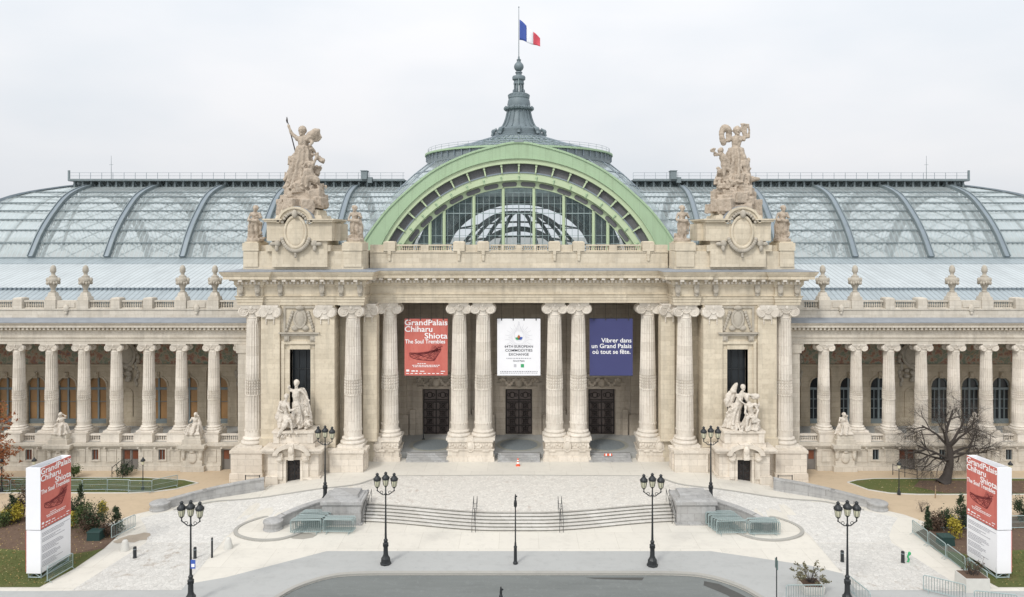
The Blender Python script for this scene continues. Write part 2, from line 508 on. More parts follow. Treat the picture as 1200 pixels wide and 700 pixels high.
def leaf(name, a, b, c):
    t = NT(name)
    g = [n for n in t.n if n.type == 'NEW_GEOMETRY'][0]
    col = t.ramp(g.outputs["Random Per Island"], [(0.0, a), (.55, b), (1.0, c)])
    return t.done(t.mix(t.math('MULTIPLY', t.noise(1.5, 3), .5), col, mul(b, .55)), .7, 0, .25)
M['leaf_dark'] = leaf("dark evergreen leaf", (.018, .035, .016), (.04, .065, .03), (.075, .095, .05))
M['leaf_mid'] = leaf("mid green leaf", (.035, .06, .018), (.075, .11, .035), (.13, .16, .055))
M['leaf_yellow'] = leaf("yellow leaf", (.22, .19, .02), (.42, .34, .04), (.55, .45, .10))
M['leaf_brown'] = leaf("brown leaf", (.05, .035, .025), (.10, .065, .045), (.16, .11, .07))
M['leaf_orange'] = leaf("autumn leaf", (.20, .065, .025), (.36, .13, .05), (.46, .21, .09))
M['leaf_olive'] = leaf("grey olive leaf", (.10, .10, .055), (.19, .175, .105), (.30, .27, .18))
M['litter'] = leaf("fallen leaf", (.30, .17, .06), (.45, .33, .12), (.55, .48, .30))
def frieze():
    t = NT("painted mosaic frieze")
    n = t.noise(1.4, 6, .7)
    c = t.ramp(n, [(.30, (.16, .17, .19)), (.42, (.33, .16, .11)), (.5, (.42, .36, .27)), (.58, (.17, .23, .18)), (.68, (.40, .31, .20)), (.8, (.30, .12, .09))])
    return t.done(c, .7)
M['frieze'] = frieze()
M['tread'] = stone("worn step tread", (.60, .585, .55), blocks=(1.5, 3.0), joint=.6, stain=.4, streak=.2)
M['riser'] = stone("dark step riser", (.22, .215, .195), blocks=(1.5, 3.0), joint=.7, stain=.6, streak=.6)  # risers set much darker than the treads
M['granite_step'] = stone("weathered step stone", (.40, .39, .365), blocks=(1.5, 2.0), joint=.6, stain=.8, streak=.3, dirt=(.35,.34,.33))
M['door_grey'] = plain("grey brown door paint", (.19, .175, .16), .5, 0, .1)
M['door_frame'] = plain("grey door frame", (.27, .25, .225), .5, 0, .1)
M['ray_grey'] = plain("pale grey print", (.50, .50, .53), .6)
M['leaf_orange_flat'] = plain("orange brown print", (.45, .16, .06), .6)
M['bark_leaf'] = leaf("dry twig", (.16, .13, .10), (.24, .2, .16), (.3, .26, .2))

# ------------------------------------------------------------------ ground
def ramp_z(x, y=60.0):
    t = sstep(57.5, 64.5, y)
    return lerp(0.0, LOW, sstep(lerp(15.2, 16.5, t), lerp(20.6, 25.5, t), abs(x)))
def step_y(x):                        # front edge of the upper terrace, bowed towards the viewer
    return 58.85 + 1.9 * sstep(1.5, 13.5, abs(x))
KERB = [(0, 67.8), (11.5, 67.6), (13.3, 66.7), (14.8, 65.1), (18.2, 64.1), (21.6, 63.9), (24.1, 63.9), (26.4, 63.6), (27.9, 62.7), (29.3, 61.6)]
WALLP = [(23.2, 66.1), (25.0, 65.5), (26.8, 64.6), (28.6, 63.4), (30.0, 62.3), (30.6, 61.9)]
CHEEK = [(15.9, 60.3), (16.8, 59.9), (17.7, 59.4), (18.5, 58.8), (19.1, 58.2), (19.5, 57.6)]
ISLE = [(17.2, 59.6), (18.2, 59.2), (20.6, 60.0), (21.9, 59.0), (22.4, 57.6), (21.9, 56.4), (20.6, 55.6), (19.3, 55.4), (18.0, 55.8), (17.0, 57.2)]

g = MB(); g.plate([(-4000, -200), (4000, -200), (4000, 6000), (-4000, 6000)], None, -1.09)
struct(g.build("ground", M['ground']))
g = MB(); g.plate([(-60, 20), (60, 20), (60, 54), (-60, 54)], None, -1.06)
struct(g.build("road", M['road']))
curb = [(-130, 41), (-25, 41), (-20, 42.2), (-17.6, 43.8), (-16.0, 46.0), (-14.9, 48.0), (-13.7, 49.2), (-12.5, 49.85), (-11.3, 50.08), (-10, 50.15), (-8.6, 50.16), (-6, 50.16), (0, 50.16), (6, 50.16), (8.6, 50.16), (10, 50.15), (11.3, 50.08), (12.5, 49.85), (13.7, 49.2), (14.9, 48.0), (16.0, 46.0), (17.6, 43.8), (20, 42.2), (25, 41), (130, 41)]
curb_s = [tuple(p) for p in smooth_curve(curb, 4)]
g = MB(); g.plate(curb_s + [(130, 135), (-130, 135)], -1.2, LOW)
struct(g.build("forecourt_paving", M['plaza']))
g = MB()
g.sweep(curb_s, [(-.28, LOW-.1), (.03, LOW-.1), (.03, LOW+.006), (.0, LOW+.012), (-.28, LOW+.012)])
struct(g.build("road_kerb", M['kerb']))
def sheet(name, poly, mat, lift, base=LOW):
    g = MB(); g.plate(poly, None, base + lift); return struct(g.build(name, M[mat]))
# grey sidewalk behind the kerb
inner = [p for p in curb_s]
walk = [(-60, 47.6), (-31.5, 47.6), (-26, 47.7), (-23.5, 48.0), (-20, 49.5), (-14.2, 53.6), (14.2, 53.6), (20.5, 51.3), (24.5, 48.6), (28, 47.6), (60, 47.6)]
sheet("sidewalk", [(x, y+.2) for x, y in inner if abs(x) <= 60][::1] + walk[::-1] if False else [(-60, 41.2)] + [(x, y+.05) for x, y in inner if abs(x) < 59] + [(60, 41.2)] + walk[::-1], 'sidewalk', .004)

for s in (-1, 1):
    def mx(poly): return [(s*abs(x) if True else x, y) for x, y in poly]
    # cobbled crossing in front of each ramp
    a, b = gnd(170, 637), gnd(259, 637)
    sheet("crossing_cobbles", mx([(abs(a[0]), a[1]), (abs(b[0]), b[1]), (22.2, 47.7), (29.4, 47.7)]), 'cobble_cross', .012)
    low = [gnd(282, 614), (22.4, 57.6), gnd(266, 628), gnd(259, 636.5), gnd(171, 636.5), gnd(174, 628), gnd(170, 616)]
    sheet("ramp_foot_cobbles", [(s*abs(x), y) for x, y in low] + [(s*31.3, 59.9), (s*29.3, 61.5), (s*27.9, 62.6), (s*26.4, 63.4), (s*25.6, 63.4), (s*25.6, 57.6)], 'cobble_ramp', .006)
    # sand paths, lawns, beds
    sand = [(23.5, 73.5), (23.5, 66.0), (26.8, 64.7), (30.8, 61.8), (32.2, 60.6), (33.2, 58.8), (34.4, 58.0), (36, 57.8), (120, 57.8), (120, 73.5)]
    sheet("sand_path", [(s*x, y) for x, y in sand], 'sand', .004)
    lawn = [(-31.5, 66.6), (-33.2, 65.9), (-35.0, 65.6), (-90, 65.6), (-90, 69.6), (-36, 69.7), (-31.8, 69.0), (-30.2, 68.2)]
    if s == 1:
        lawn = [(31.0, 68.4), (32.2, 69.0), (34, 69.4), (90, 69.6), (90, 65.2), (36, 65.2), (33.6, 65.5), (32.0, 66.4)]
    gl = MB(); gl.plate(lawn, None, LOW + .05); struct(gl.build("lawn", M['grass']))
    e = MB(); e.sweep((lawn + [lawn[0]])[::(-1 if s == 1 else 1)], [(-.06, LOW-.05), (.06, LOW-.05), (.06, LOW+.07), (-.06, LOW+.07)]); struct(e.build("lawn_edging", M['concrete']))
    bed = [(30.9, 54.0), (31.2, 57.0), (33.4, 58.4), (37, 59.6), (44, 60.4), (80, 60.6), (80, 54.2), (40, 54.2), (36.0, 53.6), (33, 52.8)]
    sheet("flower_bed", [(s*x, y) for x, y in bed], 'soil', .02)
    turf = [(31.8, 48.1), (31.1, 50.8), (30.9, 54.0), (33, 52.8), (36.0, 53.6), (40, 54.2), (80, 54.2), (80, 48.1)]
    sheet("lawn", [(s*x, y) for x, y in turf], 'grass', .024)
    rp = [(21.8, 56.6), (22.2, 58.2), (25.6, 57.8), (25.6, 63.4)]
sheet("worn_patch", [(-30.9, 55.2), (-30.7, 55.9), (-30.3, 56.4), (-29.9, 56.5), (-29.4, 56.9), (-28.9, 56.8), (-28.6, 56.4), (-28.7, 56.0), (-28.5, 55.6), (-29.0, 55.5), (-29.2, 55.1), (-29.9, 55.2), (-30.4, 54.9)], 'sand_dark', .02)
sheet("asphalt_patch", [(12.6, 49.3), (13.5, 48.9), (14.5, 47.6), (15.4, 46.0), (16.4, 44.2), (17.4, 43.2), (17.0, 42.9), (15.6, 43.8), (14.6, 45.4), (13.6, 47.4), (12.4, 48.7)], 'patch', .006, -1.06)
sheet("asphalt_patch", [(4.6, 49.82), (8.6, 49.82), (8.4, 49.4), (6.9, 49.5), (5.2, 49.6)], 'patch', .006, -1.06)
sheet("damp_patch", [(-18.0, 56.5), (-17.2, 56.9), (-16.3, 56.8), (-15.7, 56.5), (-15.9, 56.0), (-16.6, 55.7), (-17.4, 55.8), (-17.8, 56.1)], 'damp', .006)
# bare planting strip under the tree on the right
sheet("flower_bed", [(38.5, 65.5), (90, 65.5), (90, 68.6), (38.0, 68.8), (36.6, 67.2)], 'soil', .062)

# the raised terrace and the two ramps: one height-field sheet
def terrace(yf, yb, xs, lift, ny=6):
    g = MB(); xs = list(xs)
    for x in xs:
        for j in range(ny+1):
            y = lerp(yf(x), yb(x), j/ny); g.v.append((x, y, ramp_z(x, y) + lift))
    n = ny+1
    for i in range(len(xs)-1):
        for j in range(ny): g.f.append((i*n+j, (i+1)*n+j, (i+1)*n+j+1, i*n+j+1))
    return g
def y_front(x):
    a = abs(x)
    if a <= 13.2: return step_y(x)
    if a <= 15.9: return 60.6
    if a <= 19.5: return interp([(p[0], p[1]+.1) for p in CHEEK], a)
    return interp([(19.5, 57.7), (20.3, 59.7), (21.9, 58.9), (22.4, 57.6), (25.6, 57.6)], a)
def y_back(x):
    a = abs(x)
    return 74.0 if a < 23.2 else interp(WALLP, a)
xs = [i*.4 for i in range(-64, 65)]
struct(terrace(y_front, y_back, xs, 0.003).build("terrace_paving", M['plaza']))
struct(terrace(y_front, lambda x: interp(KERB, abs(x)), xs, .006).build("terrace_cobbles", M['cobble'])) if False else None
mid = [x for x in xs if abs(x) <= 15.2]
struct(terrace(y_front, lambda x: interp(KERB, abs(x)), mid, .009).build("terrace_cobbles", M['cobble']))
for s in (-1, 1):
    side = [x for x in xs if 15.1 <= s*x]
    struct(terrace(y_front, lambda x: interp(KERB, abs(x)), side, .009).build("ramp_cobbles", M['cobble_ramp']))
    k = MB(); pts = smooth_curve([(s*x, y) for x, y in KERB if x > 12], 4)
    for a, b in zip(pts, pts[1:]):
        za, zb = ramp_z(a.x, a.y), ramp_z(b.x, b.y); d = (b-a).normalized(); w = Vector((-d.y, d.x))*.12
        k.add([(a.x-w.x, a.y-w.y, za-.1), (a.x+w.x, a.y+w.y, za-.1), (a.x+w.x, a.y+w.y, za+.05), (a.x-w.x, a.y-w.y, za+.05),
               (b.x-w.x, b.y-w.y, zb-.1), (b.x+w.x, b.y+w.y, zb-.1), (b.x+w.x, b.y+w.y, zb+.05), (b.x-w.x, b.y-w.y, zb+.05)],
              [(0,1,5,4), (1,2,6,5), (2,3,7,6), (3,0,4,7)])
    struct(k.build("ramp_kerb", M['kerb']))
    isl = [(s*x, y) for x, y in [tuple(p) for p in smooth_curve(ISLE + [ISLE[0]], 4)][:-1]]
    g = MB(); g.plate(isl if s > 0 else isl[::-1], LOW-.1, LOW+.05); struct(g.build("island_paving", M['plaza']))
    g = MB(); ed = isl + [isl[0]]
    g.sweep(ed if s > 0 else ed, [(-.14, LOW-.05), (.14, LOW-.05), (.14, LOW+.11), (-.14, LOW+.11)], cap=False)
    struct(g.build("island_kerb", M['kerb']))
# kerb line in front of the cobbled square
k = MB(); pts = [(x, interp(KERB, abs(x))) for x in [i*.8 for i in range(-15, 16)]]
k.sweep(pts, [(-.08, -.05), (.08, -.05), (.08, .02), (-.08, .02)]); struct(k.build("terrace_kerb", M['kerb']))
# bowed flight of steps
st = empty("entrance_steps", (0, 58, LOW), "wide bowed flight of grey stone steps between the two granite blocks", "steps")
NS = 6
for i in range(NS):
    zt = -.15 * i; g = MB(); q = [i_*.53 for i_ in range(-25, 26)]
    q = [max(-13.1, min(13.1, x)) for x in q]
    o = .33 * i
    front = [(x, step_y(x) - o - .02) for x in q]
    back = [(x, step_y(x) - o + .36) for x in q]
    n = len(q)
    for (x, y) in front: g.v += [(x, y+.03, zt-.05), (x, y-.03, zt-.05), (x, y-.03, zt+.004)]
    for (x, y) in back: g.v += [(x, y, zt+.004)]
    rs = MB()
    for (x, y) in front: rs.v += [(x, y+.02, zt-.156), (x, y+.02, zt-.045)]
    for j in range(n-1):
        a, b = j*3, (j+1)*3
        g.f += [(a, b, b+1, a+1), (a+1, b+1, b+2, a+2), (a+2, b+2, 3*n+j+1, 3*n+j)]
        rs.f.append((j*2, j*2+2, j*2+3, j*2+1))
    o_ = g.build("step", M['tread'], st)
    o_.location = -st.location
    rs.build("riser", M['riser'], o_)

# ------------------------------------------------------------------ the palace
PAL = empty("palace", (0, 72, LOW), "long pale limestone palace with colonnades, green arched window and glass roofs", "palace")
def part(mb, name, mat, parent=None, smooth=None):
    return mb.build(name, M[mat], parent or PAL, smooth)

CAPZ = 15.72
YP, YC = 69.9, 72.0                    # pavilion wall face, porch entablature face
def ionic(r, h, volute):
    """Ionic capital standing on z = 0: necking, echinus, four volutes, festoons, abacus"""
    m = MB(); W = r * 1.42
    m.lathe([(r, 0), (r*1.06, .03*h), (r*1.06, .08*h), (r*.98, .1*h), (r*1.0, .45*h), (r*1.22, .6*h), (r*1.25, .72*h)], n=20)
    for sy in (-1, 1):
        for sx in (-1, 1):
            c = (sx*W*.83, sy*r*.86, h*.52)
            v = volute
            m.lathe([(v, -.26*r), (v*1.0, .26*r)], n=16) if False else None
            k = MB(); k.lathe([(v*.86, -.3*r), (v, -.26*r), (v, .26*r), (v*.86, .3*r)], n=16)
            for e in (-1, 1):
                k.ring((0, 0, e*.28*r), v*.80, v*.13, 18, 5, 'z'); k.ring((0, 0, e*.28*r), v*.46, v*.11, 14, 5, 'z')
            k.lathe([(v*.2, -.4*r), (v*.2, .4*r)], n=8)
            k.xform(Matrix.Translation(c) @ Matrix.Rotation(sx*sy*R(14), 4, 'Z') @ Matrix.Rotation(R(90), 4, 'X'))
            m.add(k.v, k.f)
            # bell-flower drop under each volute
            for q in range(4):
                m.ball((sx*r*.66, sy*r*.74, h*(.16 - q*.15)), (r*.15*(1-.1*q), r*.13, h*.085), 6, 4)
        for q in range(-3, 4):
            m.ball((q*r*.2, sy*r*1.12, h*(.42 + .02*q*q)), (r*.12, r*.1, h*.07), 6, 4)
        m.ball((0, sy*r*1.3, h*.86), (r*.22, r*.15, h*.16), 8, 5)
    m.box(-W*.92, W*.92, -W*.86, W*.86, h*.70, h*.8)
    m.box(-W, W, -W*.92, W*.92, h*.8, h*.9)
    m.box(-W*1.06, W*1.06, -W*.98, W*.98, h*.9, h)
    return m
def col_base(r, h):
    m = MB(); p = r*1.42
    m.box(-p, p, -p, p, 0, h*.26)
    prof = [(r*1.36, h*.26)]
    for k in range(7): a = math.pi*k/6 - math.pi/2; prof.append((r*1.28 + r*.12*math.cos(a), h*.42 + h*.15*math.sin(a)))
    prof += [(r*1.16, h*.6), (r*1.12, h*.68)]
    for k in range(7): a = math.pi*k/6 - math.pi/2; prof.append((r*1.13 + r*.09*math.cos(a), h*.79 + h*.1*math.sin(a)))
    prof += [(r*1.05, h*.92), (r*1.0, h)]
    m.lathe(prof, n=28); return m
def shaft(r0, r1, h, bands):
    """fluted tapering shaft with carved rings at the given heights (fractions)"""
    m = MB(); NF = 20; n = NF*4; rows = []
    zs = [0, .015, .03, .17, .335, .35, .36, .47, .48, .6, .8, .97, .985, 1.0]
    for z in zs:
        t = z; r = lerp(r0, r1, t**1.35)
        fl = 0.0 if (z <= .03 or z >= .985 or z in (.35, .48)) else .12
        if z in (.17,): fl = .07
        rows.append((z*h, r * (1.025 if z in (.35, .48) else 1), fl))
    v = []
    for z, r, fl in rows:
        for i in range(n):
            a = 2*math.pi*i/n; q = r * (1 - (fl if i % 4 in (1, 2, 3) else 0) * (1.0 if i % 4 == 2 else .75))
            v.append((q*math.cos(a), q*math.sin(a), z))
    f = []
    for j in range(len(rows)-1):
        for i in range(n): f.append((j*n+i, j*n+(i+1)%n, (j+1)*n+(i+1)%n, (j+1)*n+i))
    m.add(v, f)
    for b in bands:
        r = lerp(r0, r1, b**1.35)
        for i in range(NF):
            a = 2*math.pi*(i+.5)/NF
            m.ball((r*.97*math.cos(a), r*.97*math.sin(a), b*h), (r*.10, r*.10, h*.012), 5, 4)
    return m
# giant order
H1, R1a, R1b = 13.66, .86, .67
BASE1, CAP1 = .95, 1.35
me_sh1 = shaft(R1a, R1b, H1-BASE1-CAP1, (.05, .365, .385, .41, .435, .46, .485)).mesh("giant column shaft", M['pale'], 30)
me_cp1 = ionic(R1b, CAP1, .52).mesh("giant column capital", M['pale'], 35)
me_bs1 = col_base(R1a, BASE1).mesh("giant column base", M['pale'], 30)
H2, R2a, R2b = 8.83, .62, .50
BASE2, CAP2 = .62, .88
me_sh2 = shaft(R2a, R2b, H2-BASE2-CAP2, (.05, .365, .39, .42, .45, .475)).mesh("column shaft", M['pale'], 30)
me_cp2 = ionic(R2b, CAP2, .36).mesh("column capital", M['pale'], 35)
me_bs2 = col_base(R2a, BASE2).mesh("column base", M['pale'], 30)
def column(x, y, z, giant):
    H, sh, cp, bs, b, c = (H1, me_sh1, me_cp1, me_bs1, BASE1, CAP1) if giant else (H2, me_sh2, me_cp2, me_bs2, BASE2, CAP2)
    o = link_mesh("column", sh, PAL, (x, y, z+b), random.uniform(0, 6.28) if False else 0)
    link_mesh("capital", cp, o, (0, 0, H-b-c)); link_mesh("base", bs, o, (0, 0, -b))
    return o
for s in (-1, 1):
    for x in (13.0, 6.0, 3.6): column(s*x, 73.15, 2.06, True)
    for x, y in ((16.15, 70.62), (25.75, 70.55)): column(s*x, y, 2.06, True)
WCOL = [30.85 + 3.285*i for i in range(14)]
WY = 73.4
for s in (-1, 1):
    for x in WCOL: column(s*x, WY, 2.70, False)

# --- porch
p = MB()
def open_wall(m, x0, x1, y0, y1, z0, z1, holes):
    """wall with rectangular openings (hx0,hx1,hz0,hz1) sorted in x"""
    cur = x0
    for a, b, c, d in sorted(holes):
        m.box(cur, a, y0, y1, z0, z1)
        if c > z0: m.box(a, b, y0, y1, z0, c)
        if d < z1: m.box(a, b, y0, y1, d, z1)
        cur = b
    m.box(cur, x1, y0, y1, z0, z1)
DOORX = (-9.07, 0.0, 9.07); DW, DZ0, DZ1 = 1.45, .62, 5.55
open_wall(p, -14.6, 14.6, 79.5, 80.3, 0, 16.4, [(d-DW, d+DW, DZ0, DZ1) for d in DOORX])
part(p, "porch_wall", 'porch')
c = MB(); c.box(-14.3, 14.3, 73.9, 79.5, 15.9, 16.3)
for x in (-10.5, -4.8, 4.8, 10.5): c.box(x-.35, x+.35, 73.95, 79.45, 15.5, 15.9)
part(c, "porch_ceiling", 'porch')
fl = MB(); fl.box(-14.3, 14.3, 73.0, 79.5, -.5, .6); part(fl, "porch_floor", 'porch_floor')
for d in DOORX:
    pst = MB()
    for i in range(4): pst.box(d-2.1, d+2.1, 71.62+.36*i, 73.2, -.2, .15*(i+1)-.004)
    part(pst, "porch_steps", 'granite')
    mo = MB(); mo.lathe([(1.95, 0), (1.95, .012)], (d, 75.6, .6), 40)
    o = part(mo, "floor_mosaic", 'mosaic')
    mo = MB(); mo.lathe([(2.35, 0), (2.35, .006)], (d, 75.6, .6), 40); mb_ = part(mo, "mosaic_border", 'mosaic_edge', o)
    # door surround, carved overdoor and bronze door
    sr = MB()
    for sx in (-1, 1):
        sr.box(*sorted((d+sx*1.5, d+sx*2.05)), 79.28, 79.5, .6, 5.615)
        sr.box(*sorted((d+sx*2.05, d+sx*2.5)), 79.36, 79.5, .6, 6.3)
        for q in range(9): sr.ball((d+sx*(.35+.2*q), 79.3, 6.35+.35*math.cos(q*.9)), (.2, .16, .24), 7, 5)
    sr.box(d-2.05, d+2.05, 79.28, 79.5, 5.62, 5.9); sr.box(d-2.6, d+2.6, 79.0, 79.5, 7.0, 7.3); sr.box(d-2.4, d+2.4, 79.2, 79.5, 6.85, 7.0)
    sr.ball((d, 79.25, 6.3), (.42, .25, .5), 10, 7)
    part(sr, "door_surround", 'porch', smooth=40)
    bk = MB(); bk.box(d-DW, d+DW, 79.75, 79.8, DZ0, DZ1); dr = part(bk, "bronze_door", 'door_bronze')
    fr = MB()
    for x in (-1.42, -.06, 1.30): fr.box(d+x, d+x+.12, 79.6, 79.74, DZ0, DZ1)
    for z in (.63, 1.5, 2.35, 3.2, 4.05, 4.3, 5.42): fr.box(d-1.42, d+1.42, 79.61, 79.735, z, z+.1)
    for lx in (-.72, .72):
        for z in (1.12, 1.98, 2.83, 3.68):
            fr.ring((d+lx, 79.66, z), .25, .045, 14, 5); fr.ball((d+lx, 79.64, z), (.15, .08, .15), 8, 5)
            for a in range(4):
                an = R(45+90*a); fr.rod((d+lx+.25*math.cos(an), 79.66, z+.25*math.sin(an)), (d+lx+.55*math.cos(an), 79.66, z+.42*math.sin(an)), .03)
        for q in range(-2, 3): fr.rod((d+lx+.2*q, 79.68, .7), (d+lx+.2*q, 79.68, 4.1), .014)
        fr.ring((d+lx, 79.66, 4.88), .3, .04, 14, 5)
        for q in (-1, 1): fr.ring((d+lx+q*.38, 79.66, 4.88), .16, .03, 10, 4)
    part(fr, "grille", 'iron', dr)
# pilasters and panels on the porch back wall
for x in (-13.0, -6.0, -3.6, 3.6, 6.0, 13.0):
    pl = MB(); pl.box(x-.75, x+.75, 79.2, 79.5, .6, 15.0); pl.box(x-.95, x+.95, 79.1, 79.5, .6, 2.6); pl.box(x-.95, x+.95, 79.05, 79.5, 2.6, 2.85)
    pl.box(x-.9, x+.9, 79.12, 79.5, 15.0, 15.9); part(pl, "porch_pilaster", 'porch')
for x in (-9.07, 0, 9.07):
    pl = MB()
    for z0, z1 in ((7.5, 9.0), (9.3, 14.8)):
        for a, b, c, d in ((x-2.4, x+2.4, z0, z0+.15), (x-2.4, x+2.4, z1-.15, z1), (x-2.4, x-2.25, z0+.15, z1-.15), (x+2.25, x+2.4, z0+.15, z1-.15)): pl.box(a, b, 79.4, 79.5, c, d)
    part(pl, "wall_panel", 'porch')
for x in (-11.6, -7.3, -4.8, 4.8, 7.3, 11.6): part(MB().box(x-.3, x+.3, 79.15, 79.5, .6, 3.4), "dado_block", 'porch')
# pedestals under the giant columns, with shield cartouches
def pedestal(x0, x1, y0, y1, cart):
    m = MB()
    m.box(x0-.15, x1+.15, y0-.15, y1, -.3, .42, .04); m.box(x0, x1, y0, y1, .42, 1.12)
    m.box(x0-.12, x1+.12, y0-.12, y1, 1.12, 1.24); m.box(x0+.08, x1-.08, y0+.05, y1, 1.24, 1.9); m.box(x0-.02, x1+.02, y0-.05, y1, 1.9, 2.06)
    for x in (x0+.75, x1-.75):
        m.box(x-.3, x+.3, y0-.16, y0, 1.0, 1.14); m.box(x-.13, x+.13, y0-.06, y0, .4, 1.0)
    # relief rinceau
    n = int((x1-x0)/.26)
    for i in range(n): m.ball((x0+.2+i*.26, y0+.03, 1.57+.1*math.sin(i*1.9)), (.12, .06, .17), 6, 4)
    for c in cart:
        m.ball((c, y0-.02, 1.5), (.36, .17, .52), 12, 8); m.ring((c, y0-.06, 1.5), .36, .07, 16, 5, sz=1.4); m.ball((c, y0-.02, 2.05), (.25, .14, .16), 8, 5)
        m.box(c-.3, c+.3, y0-.1, y1-.6, 1.9, 2.4, .03)
    return part(m, "column_pedestal", 'pale_wall', smooth=35)
for s in (-1, 1):
    a, b = sorted((s*7.05, s*2.55)); pedestal(a, b, 71.95, 74.4, [s*4.8])
    a, b = sorted((s*14.3, s*11.9)); pedestal(a, b, 71.95, 74.4, [s*14.0])

# --- pavilions
ENT_PATH = [(-27.0, 78), (-27.0, 69.55), (-24.6, 69.55), (-24.6, 69.8), (-17.35, 69.8), (-17.35, 69.55), (-14.85, 69.55), (-14.85, YC),
            (14.85, YC), (14.85, 69.55), (17.35, 69.55), (17.35, 69.8), (24.6, 69.8), (24.6, 69.55), (27.0, 69.55), (27.0, 78)]
ENT = [(-.7, CAPZ), (0, CAPZ), (0, 16.0), (.06, 16.02), (.06, 16.28), (.12, 16.30), (.12, 16.46), (.24, 16.60), (.02, 16.62), (.02, 17.45), (.14, 17.5), (.14, 17.62),
       (.24, 17.68), (.24, 18.02), (.34, 18.06), (.34, 18.2), (1.0, 18.24), (1.0, 18.55), (1.08, 18.58), (1.24, 18.88), (1.27, 18.96), (.2, 19.0), (-.7, 19.0)]
e = MB(); e.sweep(ENT_PATH, ENT); part(e, "main_entablature", 'stone')
lead = MB(); lead.sweep(ENT_PATH, [(-.3, 19.0), (1.29, 18.965), (1.30, 19.0), (.0, 19.16), (-.3, 19.16)]); part(lead, "cornice_flashing", 'lead')
back = MB(); back.box(-14.85, 14.85, YC+.69, 73.95, CAPZ+.01, 16.9); part(back, "architrave_soffit", 'stone')
dn = MB()
def run(m, path, step, w, d0, d1, z0, z1):
    for a, b in zip(path, path[1:]):
        a, b = Vector(a), Vector(b); L = (b-a).length
        if L < .5: continue
        t = (b-a)/L; nrm = Vector((t.y, -t.x)); n = max(1, int(L/step))
        for i in range(n):
            c = a + t*((i+.5)*L/n); q = c + nrm*((d0+d1)/2)
            m.cbox((q.x, q.y, (z0+z1)/2), (w, d1-d0, z1-z0), math.atan2(t.y, t.x))
run(dn, ENT_PATH, .36, .20, .2, .36, 17.74, 17.99)
run(dn, ENT_PATH, .86, .36, .3, .93, 18.03, 18.238)
part(dn, "dentils", 'pale')
for s in (-1, 1):
    for x in (26.6, 25.0, 22.9, 18.9, 17.0, 15.2):
        y = 69.55 if (x > 24.6 or x < 17.4) else 69.8
        cs = MB(); cs.box(s*x-.24, s*x+.24, y-.3, y, 17.0, 17.66); cs.box(s*x-.2, s*x+.2, y-.22, y, 16.66, 17.0)
        cs.ball((s*x, y-.25, 17.0), (.24, .16, .22), 8, 5); cs.ball((s*x, y-.2, 16.68), (.17, .1, .14), 7, 5)
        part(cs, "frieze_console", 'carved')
PC = 21.05
